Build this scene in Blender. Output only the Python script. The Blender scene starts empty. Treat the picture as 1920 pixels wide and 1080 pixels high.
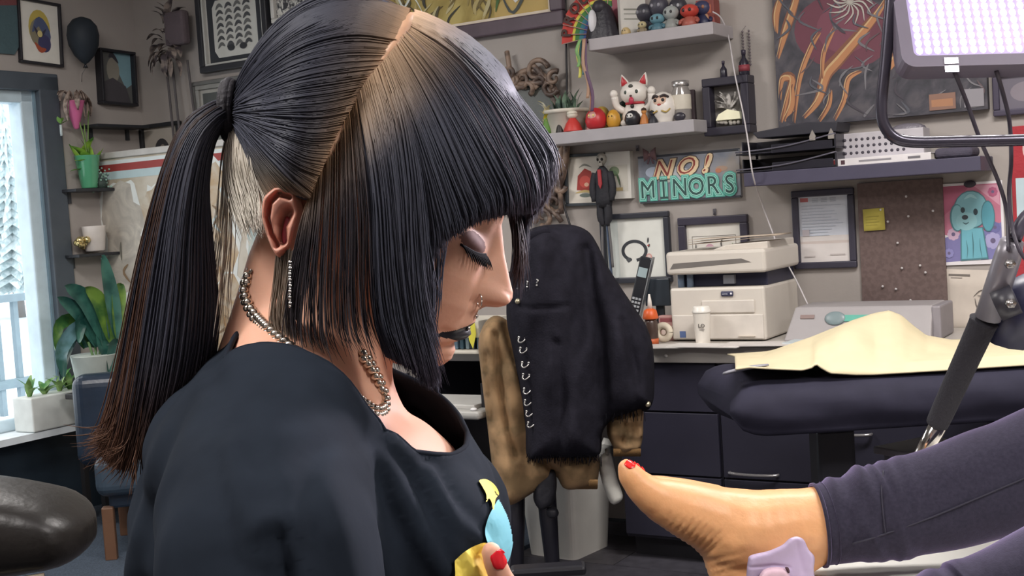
import bpy, bmesh, math, random
import numpy as np
from mathutils import Vector, Matrix
from mathutils.bvhtree import BVHTree
random.seed(7); rng = np.random.default_rng(7)
SC = bpy.context.scene; COL = SC.collection
# ------------------------------------------------------------------ camera, world, light, exposure
F = 2330.0                                # focal length in pixels of a 1920x1080 frame
CAM = Vector((0, 0, 1.25)); PITCH = math.radians(3.5); ROLL = 0.064
r0 = Vector((1, 0, 0)); f0 = Vector((0, math.cos(PITCH), -math.sin(PITCH))); u0 = r0.cross(f0)
CR = r0*math.cos(ROLL) - u0*math.sin(ROLL); CU = u0*math.cos(ROLL) + r0*math.sin(ROLL); CF = f0
cd = bpy.data.cameras.new('camera'); cam = bpy.data.objects.new('camera', cd); COL.objects.link(cam)
cd.sensor_width = 36; cd.lens = 36*F/1920; cd.clip_start = .05; cd.clip_end = 200
m = Matrix.Identity(4)
for i in range(3):
    m[i][0] = CR[i]; m[i][1] = CU[i]; m[i][2] = -CF[i]; m[i][3] = CAM[i]
cam.matrix_world = m; SC.camera = cam
SC.view_settings.view_transform = 'Standard'; SC.view_settings.look = 'None'
SC.view_settings.gamma = 1; SC.view_settings.use_curve_mapping = False
SC.view_settings.exposure = 0.0
LAMP_W = 33.                              # watts of the work lamp's panel
W = bpy.data.worlds.new('world'); SC.world = W; W.use_nodes = True
W.node_tree.nodes['Background'].inputs[0].default_value = (.93, .97, 1, 1)
W.node_tree.nodes['Background'].inputs[1].default_value = 2.4
def area(name, loc, target, size, power, color=(1, 1, 1), parent=None, spread=180):
    l = bpy.data.lights.new(name, 'AREA'); l.energy = power; l.color = color[:3]
    l.shape = 'RECTANGLE'; l.size, l.size_y = size; l.spread = math.radians(spread)
    o = bpy.data.objects.new(name, l); COL.objects.link(o); o.location = loc
    o.rotation_euler = (Vector(target) - Vector(loc)).to_track_quat('-Z', 'Y').to_euler()
    return o
# ------------------------------------------------------------------ pixel / room geometry
def ray(px, py): return CR*((px-960)/F) - CU*((py-540)/F) + CF
def P(px, py, d): return CAM + ray(px, py)*d
AZ = math.radians(58.9)
BU = Vector((math.sin(AZ), -math.cos(AZ), 0)); BN = Vector((-math.cos(AZ), -math.sin(AZ), 0))
def hit(px, py, p0, n):
    d = ray(px, py); return CAM + d*((p0-CAM).dot(n)/d.dot(n))
_w0 = P(1300, 400, 4.7)
_c = hit(257, 115, _w0, BN); CORNER = Vector((_c.x, _c.y, 0))
RZB = -(math.pi/2-AZ); RZL = AZ
def room(u, v, z=0): return CORNER + BU*u + BN*v + Vector((0, 0, z))
def wb(px, py, off=0): return hit(px, py, CORNER + BN*off, BN)
def wl(px, py, off=0): return hit(px, py, CORNER + BU*off, BU)
def onz(px, py, z): d = ray(px, py); return CAM + d*((z-CAM.z)/d.z)
def uv(p): q = p-CORNER; return q.dot(BU), q.dot(BN), q.z
def rect(px0, py0, px1, py1, w=wb, off=0):
    cx, cy = (px0+px1)/2, (py0+py1)/2
    a, b = w(px0, cy, off), w(px1, cy, off); t, bt = w(cx, py0, off), w(cx, py1, off)
    return w(cx, cy, off), (b-a).xy.length, (t-bt).length
# ------------------------------------------------------------------ materials
def lin(h):
    h = h.lstrip('#'); c = [int(h[i:i+2], 16)/255 for i in (0, 2, 4)]
    return tuple(x/12.92 if x <= .04045 else ((x+.055)/1.055)**2.4 for x in c) + (1,)
MATS = {}
def M(hex, rough=.6, metal=0., noise=.08, nscale=14., bump=0., bscale=60., emit=0., spec=.5, trans=0., alpha=1., sss=0., attr=None, aniso=None, sheen=0.):
    key = (hex, rough, metal, noise, nscale, bump, bscale, emit, spec, trans, alpha, sss, attr, sheen)
    if key in MATS: return MATS[key]
    m = bpy.data.materials.new('mat_'+hex.lstrip('#')); m.use_nodes = True
    nt = m.node_tree; b = nt.nodes['Principled BSDF']; I = b.inputs
    c = lin(hex); I['Base Color'].default_value = c; I['Roughness'].default_value = rough; I['Metallic'].default_value = metal
    I['Specular IOR Level'].default_value = spec; I['Transmission Weight'].default_value = trans; I['Alpha'].default_value = alpha
    tc = nt.nodes.new('ShaderNodeTexCoord')
    if sss:
        I['Subsurface Weight'].default_value = sss; I['Subsurface Radius'].default_value = (1, .35, .2); I['Subsurface Scale'].default_value = .012
    if sheen: I['Sheen Weight'].default_value = sheen; I['Sheen Roughness'].default_value = .35; I['Sheen Tint'].default_value = (.62, .5, .9, 1)
    if emit: I['Emission Color'].default_value = c; I['Emission Strength'].default_value = emit
    if attr:
        a = nt.nodes.new('ShaderNodeAttribute'); a.attribute_name = attr; nt.links.new(a.outputs['Color'], I['Base Color'])
    elif noise:
        n = nt.nodes.new('ShaderNodeTexNoise'); n.inputs['Scale'].default_value = nscale; n.inputs['Detail'].default_value = 4
        nt.links.new(tc.outputs['Object'], n.inputs['Vector'])
        r = nt.nodes.new('ShaderNodeMapRange'); r.inputs[1].default_value = .3; r.inputs[2].default_value = .7
        r.inputs[3].default_value = 1-noise; r.inputs[4].default_value = 1+noise
        nt.links.new(n.outputs[0], r.inputs[0])
        mx = nt.nodes.new('ShaderNodeMix'); mx.data_type = 'RGBA'; mx.blend_type = 'MULTIPLY'; mx.inputs[0].default_value = 1
        mx.inputs[6].default_value = c; nt.links.new(r.outputs[0], mx.inputs[7]); nt.links.new(mx.outputs[2], I['Base Color'])
    if bump:
        n = nt.nodes.new('ShaderNodeTexNoise'); n.inputs['Scale'].default_value = bscale; n.inputs['Detail'].default_value = 5
        nt.links.new(tc.outputs['Object'], n.inputs['Vector'])
        bp = nt.nodes.new('ShaderNodeBump'); bp.inputs['Strength'].default_value = bump; bp.inputs['Distance'].default_value = .01
        nt.links.new(n.outputs[0], bp.inputs['Height']); nt.links.new(bp.outputs[0], I['Normal'])
    MATS[key] = m; return m
def two_tone(c1, c2, scale, rough=.6, detail=6, lo=.42, hi=.58, kind='NOISE', bump=0., dist=0., stretch=(1, 1, 1), c3=None):
    """pattern of two or three colours, for prints, paintings and worn surfaces"""
    key = ('tt', c1, c2, c3, scale, rough, lo, hi, kind, stretch, dist)
    if key in MATS: return MATS[key]
    m = bpy.data.materials.new('pattern'); m.use_nodes = True; nt = m.node_tree; b = nt.nodes['Principled BSDF']
    b.inputs['Roughness'].default_value = rough
    tc = nt.nodes.new('ShaderNodeTexCoord'); mp = nt.nodes.new('ShaderNodeMapping'); mp.inputs['Scale'].default_value = stretch
    nt.links.new(tc.outputs['Object'], mp.inputs[0])
    if kind == 'NOISE':
        n = nt.nodes.new('ShaderNodeTexNoise'); n.inputs['Detail'].default_value = detail; n.inputs['Distortion'].default_value = dist
        out = n.outputs[0]
    elif kind == 'VORONOI':
        n = nt.nodes.new('ShaderNodeTexVoronoi'); n.feature = 'DISTANCE_TO_EDGE'; out = n.outputs[0]
    else:
        n = nt.nodes.new('ShaderNodeTexWave'); n.inputs['Distortion'].default_value = dist; n.inputs['Detail'].default_value = detail; out = n.outputs[1]
    n.inputs['Scale'].default_value = scale; nt.links.new(mp.outputs[0], n.inputs['Vector'])
    cr = nt.nodes.new('ShaderNodeValToRGB'); e = cr.color_ramp.elements
    e[0].position = lo; e[0].color = lin(c1); e[1].position = hi; e[1].color = lin(c2)
    if c3: k = cr.color_ramp.elements.new((lo+hi)/2); k.color = lin(c3)
    nt.links.new(out, cr.inputs[0]); nt.links.new(cr.outputs[0], b.inputs['Base Color'])
    if bump:
        bp = nt.nodes.new('ShaderNodeBump'); bp.inputs['Strength'].default_value = bump; bp.inputs['Distance'].default_value = .01
        nt.links.new(out, bp.inputs['Height']); nt.links.new(bp.outputs[0], b.inputs['Normal'])
    MATS[key] = m; return m
# ------------------------------------------------------------------ objects
def tag(o, label=None, cat=None, group=None, kind=None):
    if label: o['label'] = label
    if cat: o['category'] = cat
    if group: o['group'] = group
    if kind: o['kind'] = kind
    return o
def thing(name, label, cat, loc=(0, 0, 0), rz=0, group=None, rx=0, ry=0):
    o = bpy.data.objects.new(name, None); COL.objects.link(o); o.empty_display_size = .05
    o.location = loc; o.rotation_euler = (rx, ry, rz); return tag(o, label, cat, group)
def dup(root, loc, rz=None, label=None, scale=None):
    r = root.copy(); COL.objects.link(r); r.location = loc
    if rz is not None: r.rotation_euler = (root.rotation_euler[0], root.rotation_euler[1], rz)
    if scale: r.scale = (scale,)*3
    if label: r['label'] = label
    for ch in list(root.children):
        c = ch.copy(); COL.objects.link(c); c.parent = r
        for g in list(ch.children):
            d = g.copy(); COL.objects.link(d); d.parent = c
    return r
class MB:
    def __init__(s): s.v = []; s.f = []; s.mi = []; s.sm = []
    def add(s, v, f, mi=0, sm=False, T=None):
        n = len(s.v)
        if T is not None: v = [T @ Vector(p) for p in v]
        s.v += [tuple(p) for p in v]; s.f += [tuple(i+n for i in q) for q in f]
        s.mi += [mi]*len(f); s.sm += [sm]*len(f); return s
    def box(s, c, d, mi=0, T=None):
        x, y, z = c; a, b, e = d[0]/2, d[1]/2, d[2]/2
        v = [Vector((x+i*a, y+j*b, z+k*e)) for i in (-1, 1) for j in (-1, 1) for k in (-1, 1)]
        return s.add(v, [(0, 1, 3, 2), (4, 6, 7, 5), (0, 4, 5, 1), (2, 3, 7, 6), (0, 2, 6, 4), (1, 5, 7, 3)], mi, False, T)
    def lathe(s, prof, c=(0, 0, 0), n=20, mi=0, sm=True, T=None, sx=1., sy=1.):
        """prof: (radius, z) from bottom to top, ends capped"""
        v = []; f = []; k = len(prof)
        for r, z in prof:
            for i in range(n):
                a = 2*math.pi*i/n; v.append((c[0]+r*math.cos(a)*sx, c[1]+r*math.sin(a)*sy, c[2]+z))
        for j in range(k-1):
            for i in range(n): f.append((j*n+i, j*n+(i+1) % n, (j+1)*n+(i+1) % n, (j+1)*n+i))
        f.append(tuple(range(n-1, -1, -1))); f.append(tuple((k-1)*n+i for i in range(n)))
        return s.add(v, f, mi, sm, T)
    def cyl(s, a, b, r, r2=None, n=14, mi=0, sm=True): return s.tube([a, b], [r, r if r2 is None else r2], n, mi, sm)
    def tube(s, pts, rad, n=8, mi=0, sm=True, caps=True, flat=1.):
        pts = [Vector(p) for p in pts]; k = len(pts)
        if not hasattr(rad, '__len__'): rad = [rad]*k
        t0 = (pts[1]-pts[0]).normalized(); up = Vector((0, 0, 1)) if abs(t0.z) < .9 else Vector((0, 1, 0))
        nx = t0.cross(up).normalized(); v = []; f = []
        for i in range(k):
            t = (pts[min(i+1, k-1)]-pts[max(i-1, 0)]).normalized()
            nx = (nx - t*nx.dot(t)).normalized(); ny = t.cross(nx)
            for j in range(n):
                a = 2*math.pi*j/n; v.append(pts[i] + nx*(math.cos(a)*rad[i]) + ny*(math.sin(a)*rad[i]*flat))
        for i in range(k-1):
            for j in range(n): f.append((i*n+j, i*n+(j+1) % n, (i+1)*n+(j+1) % n, (i+1)*n+j))
        if caps: f.append(tuple(range(n-1, -1, -1))); f.append(tuple((k-1)*n+j for j in range(n)))
        return s.add(v, f, mi, sm)
    def ball(s, c, r, n=16, m=10, mi=0, T=None):
        rx, ry, rz = r if hasattr(r, '__len__') else (r, r, r)
        v = [(c[0], c[1], c[2]-rz)]; f = []
        for j in range(1, m):
            p = math.pi*j/m
            for i in range(n):
                a = 2*math.pi*i/n; v.append((c[0]+rx*math.sin(p)*math.cos(a), c[1]+ry*math.sin(p)*math.sin(a), c[2]-rz*math.cos(p)))
        v.append((c[0], c[1], c[2]+rz)); L = len(v)-1
        for i in range(n): f.append((0, 1+(i+1) % n, 1+i)); f.append((L, L-n+i, L-n+(i+1) % n))
        for j in range(m-2):
            for i in range(n): f.append((1+j*n+i, 1+j*n+(i+1) % n, 1+(j+1)*n+(i+1) % n, 1+(j+1)*n+i))
        return s.add(v, f, mi, True, T)
    def torus(s, c, R, r, n=20, k=8, mi=0, axis='y', arc=1., T=None, sx=1, sz=1):
        pts = []
        for i in range(n+1):
            a = 2*math.pi*arc*i/n; x, z = R*math.cos(a)*sx, R*math.sin(a)*sz
            pts.append(Vector((x, 0, z)) if axis == 'y' else Vector((x, z, 0)) if axis == 'z' else Vector((0, x, z)))
        pts = [p+Vector(c) for p in pts]
        if T is not None: pts = [T @ p for p in pts]
        return s.tube(pts, r, k, mi, True, arc < 1)
    def prism(s, pts, y0, y1, mi=0, T=None):
        """2D outline (x, z) extruded along y"""
        n = len(pts); v = [(x, y0, z) for x, z in pts] + [(x, y1, z) for x, z in pts]
        f = [tuple(range(n)), tuple(range(2*n-1, n-1, -1))] + [(i, i+n, (i+1) % n+n, (i+1) % n) for i in range(n)]
        return s.add(v, f, mi, False, T)
    def grid(s, G, mi=0, sm=True, closed=False):
        """G[i][j] -> point"""
        a, b = len(G), len(G[0]); v = [p for r in G for p in r]; f = []
        for i in range(a-1):
            for j in range(b if closed else b-1): f.append((i*b+j, i*b+(j+1) % b, (i+1)*b+(j+1) % b, (i+1)*b+j))
        return s.add(v, f, mi, sm)
    def build(s, name, mats, parent=None, world=False, bevel=0., seg=2, solid=0., sub=0, kind=None, label=None):
        me = bpy.data.meshes.new(name); v = s.v
        if world and parent is not None:
            T = parent.matrix_basis.inverted(); v = [tuple(T @ Vector(p)) for p in v]
        me.from_pydata(v, [], s.f)
        for mm in (mats if isinstance(mats, (list, tuple)) else [mats]): me.materials.append(mm)
        me.polygons.foreach_set('material_index', s.mi); me.polygons.foreach_set('use_smooth', s.sm)
        bm = bmesh.new(); bm.from_mesh(me); bmesh.ops.recalc_face_normals(bm, faces=bm.faces); bm.to_mesh(me); bm.free()
        me.update(); o = bpy.data.objects.new(name, me); COL.objects.link(o)
        if parent is not None: o.parent = parent
        if solid: q = o.modifiers.new('solid', 'SOLIDIFY'); q.thickness = solid; q.offset = 0
        if bevel:
            q = o.modifiers.new('bevel', 'BEVEL'); q.width = bevel; q.segments = seg; q.limit_method = 'ANGLE'; q.angle_limit = .6
        if sub: q = o.modifiers.new('sub', 'SUBSURF'); q.levels = sub; q.render_levels = sub
        if kind: o['kind'] = kind
        if label: o['label'] = label
        return o
def box(name, c, d, mt, parent=None, bevel=0., **k): return MB().box(c, d).build(name, mt, parent, bevel=bevel, **k)
def struct(o): o['kind'] = 'structure'; return o
def remeshed(mb, voxel, smooth=6, fac=.5):
    """one continuous skin over the shapes collected in mb: (verts, faces)"""
    o = mb.build('tmp', M('#888888')); q = o.modifiers.new('r', 'REMESH'); q.mode = 'VOXEL'; q.voxel_size = voxel
    q = o.modifiers.new('s', 'SMOOTH'); q.iterations = smooth; q.factor = fac
    dg = bpy.context.evaluated_depsgraph_get(); me = bpy.data.meshes.new_from_object(o.evaluated_get(dg))
    n = len(me.vertices); co = np.empty(n*3); me.vertices.foreach_get('co', co); fs = [tuple(p.vertices) for p in me.polygons]
    bpy.data.objects.remove(o); bpy.data.meshes.remove(me); return co.reshape(n, 3), fs
def crom(pts, n):
    """smooth interpolation through points (any dimension), n samples"""
    p = np.asarray(pts, float); k = len(p); out = []
    for t in np.linspace(0, k-1, n):
        i = min(int(t), k-2); x = t-i; p0, p1, p2, p3 = p[max(i-1, 0)], p[i], p[i+1], p[min(i+2, k-1)]
        out.append(.5*(2*p1+(p2-p0)*x+(2*p0-5*p1+4*p2-p3)*x*x+(3*p1-p0-3*p2+p3)*x**3))
    return np.array(out)
# flat prints: normalised shapes (x right, y down, 0..1) laid on a panel facing local -y
def ell(cx, cy, rx, ry, n=18, a0=0, a1=360): return [(cx+rx*math.cos(math.radians(a0+(a1-a0)*i/n)), cy+ry*math.sin(math.radians(a0+(a1-a0)*i/n))) for i in range(n if a1-a0 >= 360 else n+1)]
def rc(x0, y0, x1, y1): return [(x0, y0), (x1, y0), (x1, y1), (x0, y1)]
class Strip(list): pass
def stroke(pts, w, n=16, taper=True, asp=1.):
    c = crom(pts, n); L = []; R_ = []
    for i in range(n):
        t = c[min(i+1, n-1)]-c[max(i-1, 0)]; t = t/ (np.linalg.norm(t)+1e-9); k = w*(math.sin(math.pi*(i+.6)/(n+.2)) if taper else 1)/2
        L.append((c[i][0]-t[1]*k*asp, c[i][1]+t[0]*k)); R_.append((c[i][0]+t[1]*k*asp, c[i][1]-t[0]*k))
    return Strip(L + R_[::-1])
def flat(name, parent, items, w, h, y, cx=0., cz=0., rough=.6, step=.0003):
    step = min(step, .0035/max(1, len(items))); mb = MB(); mats = []; idx = {}
    for k, (col, pts) in enumerate(items):
        mt = col if not isinstance(col, str) else M(col, rough, noise=.05)
        if mt.name not in idx: idx[mt.name] = len(mats); mats.append(mt)
        mb.add([(cx+(p[0]-.5)*w, y-step*(k+1), cz+(.5-p[1])*h) for p in pts], [(i, i+1, len(pts)-2-i, len(pts)-1-i) for i in range(len(pts)//2-1)] if isinstance(pts, Strip) else [tuple(range(len(pts)))], idx[mt.name])
    return mb.build(name, mats, parent)
def text(name, parent, body, size, loc, mt, ext=.001, shear=0., off=0., rot=(math.pi/2, 0, 0), sx=1., align='CENTER'):
    cu = bpy.data.curves.new(name, 'FONT'); cu.body = body; cu.size = size; cu.extrude = ext; cu.shear = shear; cu.offset = off
    cu.align_x = align; cu.align_y = 'CENTER'; cu.resolution_u = 3
    t = bpy.data.objects.new('tmp', cu); COL.objects.link(t); dg = bpy.context.evaluated_depsgraph_get()
    me = bpy.data.meshes.new_from_object(t.evaluated_get(dg)); bpy.data.objects.remove(t)
    me.materials.clear(); me.materials.append(mt); o = bpy.data.objects.new(name, me); COL.objects.link(o)
    o.parent = parent; o.location = loc; o.rotation_euler = rot; o.scale = (sx, 1, 1); return o

# ------------------------------------------------------------------ soft shapes given by an outline at a distance
def frame_at(D):
    o = P(960, 540, D); a = CR*(D/F); b = -CU*(D/F)
    return lambda px, py, w=0.: o + a*(px-960) + b*(py-540) - CF*w
def segdist(q, pl):
    """distance and foot point from points q (n,2) to polyline pl"""
    pl = np.asarray(pl, float); best = np.full(len(q), 1e9); ft = np.zeros_like(q)
    for a, b in zip(pl[:-1], pl[1:]):
        d = b-a; t = np.clip(((q-a) @ d)/max(d @ d, 1e-9), 0, 1); p = a+t[:, None]*d; r = np.linalg.norm(q-p, axis=1); k = r < best; best[k] = r[k]; ft[k] = p[k]
    return best, ft
def inside(q, pl):
    pl = np.asarray(pl, float); c = np.zeros(len(q), bool); n = len(pl)
    for i in range(n):
        a, b = pl[i], pl[(i+1) % n]; k = (a[1] > q[:, 1]) != (b[1] > q[:, 1])
        c ^= k & (q[:, 0] < (b[0]-a[0])*(q[:, 1]-a[1])/(b[1]-a[1]+1e-12)+a[0])
    return c
def inflate(name, mt, parent, outline, D, thick, step=5., R=60., back=.5, grooves=(), fold=None, smooth=True, mb=None):
    """cushion-like solid: outline (photo pixels at distance D), front bulging by thick metres"""
    ol = crom(list(outline)+[outline[0]], len(outline)*8) if smooth else np.asarray(list(outline)+[outline[0]], float)
    x0, y0 = ol.min(0); x1, y1 = ol.max(0); nx, ny = int((x1-x0)/step)+2, int((y1-y0)/step)+2
    gx, gy = np.meshgrid(x0+np.arange(nx)*step, y0+np.arange(ny)*step); q = np.c_[gx.ravel(), gy.ravel()]
    ins = inside(q, ol[:-1]); d, ft = segdist(q, ol); ins2 = ins.reshape(ny, nx)
    ids = -np.ones(nx*ny, int); ids[ins] = np.arange(ins.sum()); idg = ids.reshape(ny, nx); cells = []
    for j in range(ny-1):
        for i in range(nx-1):
            c = (idg[j, i], idg[j, i+1], idg[j+1, i+1], idg[j+1, i])
            if min(c) >= 0: cells.append(c)
            elif sum(k >= 0 for k in c) == 3: cells.append(tuple(k for k in c if k >= 0))
    Q = q[ins]; dd = d[ins]; FT = ft[ins]
    cnt = {}
    for c in cells:
        for k in range(len(c)): e = (c[k], c[(k+1) % len(c)]); cnt[e] = 1
    bd = set()
    be = [(a, b) for (a, b) in cnt if (b, a) not in cnt]
    for a, b in be: bd.add(a); bd.add(b)
    bl = np.array(sorted(bd)); Q[bl] = FT[bl]; dd[bl] = 0
    t = np.clip(dd/R, 0, 1); h = np.sqrt(1-(1-t)**2); hf = thick*h
    for pl, wd, dp in grooves:
        g, _ = segdist(Q, pl); hf -= dp*np.exp(-(g/wd)**2)*h
    if fold is not None: hf = hf + fold(Q[:, 0], Q[:, 1])*h
    A = frame_at(D); n = len(Q); used = np.zeros(n, bool)
    V = [A(x, y, z) for (x, y), z in zip(Q, hf)]; B = [A(x, y, -back*thick*k) for (x, y), k in zip(Q, h)]
    m2 = mb or MB(); isb = np.zeros(n, bool); isb[bl] = True
    bi = [i if isb[i] else n+i for i in range(n)]
    faces = [tuple(c) for c in cells] + [tuple(bi[k] for k in c[::-1]) for c in cells]
    m2.add(V+B, faces, 0, True)
    if mb is not None: return None
    o = m2.build(name, mt, parent, world=parent is not None)
    bm = bmesh.new(); bm.from_mesh(o.data); bmesh.ops.delete(bm, geom=[v for v in bm.verts if not v.link_faces], context='VERTS'); bm.to_mesh(o.data); bm.free()
    o['_'] = 0; del o['_']
    return o
def grid2d(outline, step):
    """fine mesh of a flat outline: points (n,2) and cells"""
    ol = crom(list(outline)+[outline[0]], len(outline)*8); x0, y0 = ol.min(0); x1, y1 = ol.max(0); nx, ny = int((x1-x0)/step)+2, int((y1-y0)/step)+2
    gx, gy = np.meshgrid(x0+np.arange(nx)*step, y0+np.arange(ny)*step); q = np.c_[gx.ravel(), gy.ravel()]; ins = inside(q, ol[:-1]); d, ft = segdist(q, ol)
    ids = -np.ones(nx*ny, int); ids[ins] = np.arange(ins.sum()); g = ids.reshape(ny, nx); cells = []
    for j in range(ny-1):
        for i in range(nx-1):
            c = tuple(k for k in (g[j, i], g[j, i+1], g[j+1, i+1], g[j+1, i]) if k >= 0)
            if len(c) >= 3: cells.append(c)
    Q = q[ins].copy(); FT = ft[ins]; ed = {(c[k], c[(k+1) % len(c)]) for c in cells for k in range(len(c))}
    for a, b in ed:
        if (b, a) not in ed: Q[a] = FT[a]; Q[b] = FT[b]
    return Q, cells
def bvh_of(o):
    T = (o.parent.matrix_basis @ o.matrix_basis) if o.parent is not None else o.matrix_basis
    return BVHTree.FromPolygons([T @ v.co for v in o.data.vertices], [tuple(p.vertices) for p in o.data.polygons])
def proj(b, px, py, lift=0.):
    d = ray(px, py).normalized(); l, nn, i, ds = b.ray_cast(CAM, d)
    if l is None: return None, None
    if nn.dot(d) > 0: nn = -nn
    return l+nn*lift, nn
# ------------------------------------------------------------------ setting
H = 2.75; UW, VW = 8.2, 6.6
wallm = M('#a8a19c', .85, noise=.05, nscale=3, bump=.05, bscale=90)
def slabroom(name, u0, u1, v0, v1, z0, z1, mt, parent=None):
    mb = MB(); c = room((u0+u1)/2, (v0+v1)/2, (z0+z1)/2)
    T = Matrix.Translation(c) @ Matrix.Rotation(RZB, 4, 'Z')
    mb.box((0, 0, 0), (abs(u1-u0), abs(v1-v0), abs(z1-z0)), 0, T)
    return mb.build(name, mt, parent)
struct(slabroom('wall_back', -.2, UW, -.15, 0, 0, H, wallm))
struct(slabroom('wall_right', UW, UW+.15, -.15, VW, 0, H, wallm))
struct(slabroom('wall_front', -.2, UW+.15, VW, VW+.15, 0, H, wallm))
struct(slabroom('ceiling', -.2, UW+.15, -.15, VW+.15, H, H+.1, M('#d8d6d2', .9)))
# left wall with the window opening (v runs from the corner towards the camera)
_, vR, _ = uv(wl(97, 450)); _, _, zT = uv(wl(50, 165)); _, _, zS = uv(wl(60, 806)); vL = vR+1.5
mb = MB()
for v0, v1, z0, z1 in ((-.15, vR, 0, H), (vL, VW, 0, H), (vR, vL, 0, zS), (vR, vL, zT, H)):
    mb.box((0, 0, 0), (.14, v1-v0, z1-z0), 0, Matrix.Translation(room(-.07, (v0+v1)/2, (z0+z1)/2)) @ Matrix.Rotation(RZB, 4, 'Z'))
struct(mb.build('wall_left', wallm))
# floor: dark planks near the desk, each a board; blue-grey carpet by the window
fl = struct(slabroom('floor', -.2, UW+.15, -.15, VW+.15, -.12, -.012, M('#20222a', .9)))
pm = [M('#4a4850', .55, noise=.25, nscale=22), M('#44424a', .55, noise=.25, nscale=20), M('#504d52', .55, noise=.25, nscale=24)]
UC = 2.35
cols = {}
k = 0
for j in range(int(3.4/.18)):
    v0 = .05+j*.18
    u = UC+.02 - (j % 3)*.4
    while u < 6.4:
        u1 = min(u+1.2, 6.4); a = max(u, UC+.02)
        if u1-a > .05:
            o = slabroom('plank', a+.002, u1-.002, v0+.002, v0+.178, -.013, 0, pm[k % 3], fl); k += 1
        u += 1.2
struct(slabroom('floor_carpet', 0, UC, 0, VW, -.012, .004, M('#3f4a58', .95, noise=.35, nscale=160, bump=.6, bscale=260)))
# window: frame, sash bars, pane
wn = struct(thing('window_1', None, None, room(-.07, (vR+vL)/2, 0), RZL)); 
hw, dk = (vL-vR)/2, M('#4d555e', .5)
lt = M('#c9dce6', .4)
mb = MB()
mb.box((hw+.045, -.06, (zS+zT)/2), (.11, .05, zT-zS+.12)); mb.box((-hw-.045, -.06, (zS+zT)/2), (.11, .05, zT-zS+.12)); mb.box((0, -.06, zT+.03), (2*hw+.2, .05, .08))
mb.build('casing', dk, wn, bevel=.006)
mb = MB()
for x in (hw-.05, -hw+.05): mb.box((x, 0, (zS+zT)/2), (.07, .09, zT-zS))
for z in (zT-.035, zS+.035): mb.box((0, 0, z), (2*hw, .09, .06))
mb.build('sash', lt, wn, bevel=.008)
mb = MB(); mb.box((hw-.012, .005, (zS+zT)/2), (.018, .12, zT-zS)); mb.build('seal_strip', M('#7f97a5', .5), wn)
gl = M('#ffffff', .0, noise=0, trans=1., spec=.3)
nt = gl.node_tree; mx = nt.nodes.new('ShaderNodeMixShader'); tr = nt.nodes.new('ShaderNodeBsdfTransparent'); gs = nt.nodes.new('ShaderNodeBsdfGlossy'); gs.inputs['Roughness'].default_value = .02
mx.inputs[0].default_value = .05; nt.links.new(tr.outputs[0], mx.inputs[1]); nt.links.new(gs.outputs[0], mx.inputs[2]); nt.links.new(mx.outputs[0], nt.nodes['Material Output'].inputs[0])
GLASS = gl
box('pane', (0, .01, (zS+zT)/2), (2*hw-.15, .006, zT-zS-.1), gl, wn)
struct(box('trim_1', (0, 0, 0), (1.9, .16, .03), M('#dfe6ea', .5))); o = bpy.data.objects['trim_1']; o.location = room(.07, vR+.72, zS-.005); o.rotation_euler = (0, 0, RZL)
struct(box('trim_2', (0, 0, 0), (2.2, .03, zS-.03), M('#23303c', .5, noise=.1))); o = bpy.data.objects['trim_2']; o.location = room(.02, vR+.8, (zS-.03)/2+.005); o.rotation_euler = (0, 0, RZL)
struct(slabroom('baseboard_left', 0, .02, 0, vR-.3, .004, .1, M('#3a3f47', .5)))
# outside: snow, deck railing, snowy trees
g = MB().box((0, 0, 0), (40, 40, .1), 0, Matrix.Translation(room(-21, 4, -.35)) @ Matrix.Rotation(RZB, 4, 'Z')).build('ground_outside', M('#eef4f8', .9, bump=.2, bscale=2)); struct(g)
def fenceu(px, py, u): return hit(px, py, CORNER+BU*u, BU)
uf = -2.6
a = fenceu(-60, 560, uf); b = fenceu(125, 548, uf); zt = a.z; zb = fenceu(40, 760, uf).z
dk_ = struct(slabroom('path_deck', -3.2, -.2, -1, 6, -.3, zb-.05, M('#e9eff3', .9)))
rl = thing('deck_railing', 'white wooden deck railing outside the window in snow', 'railing', (0, 0, 0))
rm = M('#8499a4', .7)
va, vb = uv(a)[1], uv(b)[1]; v0, v1 = min(va, vb)-1.2, max(va, vb)+.9
slabroom('top_rail', uf-.05, uf+.05, v0, v1, zt-.05, zt, rm, rl); slabroom('bottom_rail', uf-.03, uf+.03, v0, v1, zb+.13, zb+.19, rm, rl)
k = int((v1-v0)/.15)
for i in range(k+1): slabroom('baluster', uf-.02, uf+.02, v0+.15*i-.018, v0+.15*i+.018, zb-.06, zt-.05, rm, rl)
random.seed(5)
for i, (px, dist, hh) in enumerate(((-210, 27, 4.6), (25, 26, 4.3), (260, 28, 4.4))):
    q = P(px, 450, dist); t = thing('snowy_spruce', ['pale snow-covered spruce outside, past the edge of the window', 'pale snow-covered spruce seen through the window beyond the railing', 'pale snow-covered spruce hidden behind the window frame'][i], 'tree', (q.x, q.y, -.3), 0, 'snowy spruces outside the window')
    MB().cyl((0, 0, 0), (0, 0, hh*.9), .12, .03).build('trunk', M('#8d8a88', .9), t)
    mb = MB()
    for j in range(22):
        z = .6+(hh-.6)*j/22; rr = (1.25*(1-j/23))
        n = 26; ring = []
        for kk in range(n): an = 2*math.pi*kk/n+j; rj = rr*(1 if kk % 2 else .5)*random.uniform(.7, 1.15); ring.append((rj*math.cos(an), rj*math.sin(an), z-.15*(kk % 2)))
        mb.add(ring+[(0, 0, z+.45)], [(kk, (kk+1) % n, n) for kk in range(n)])
    mb.build('branches', two_tone('#b2c6ca', '#d8e4e7', 9, .9), t)
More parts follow.
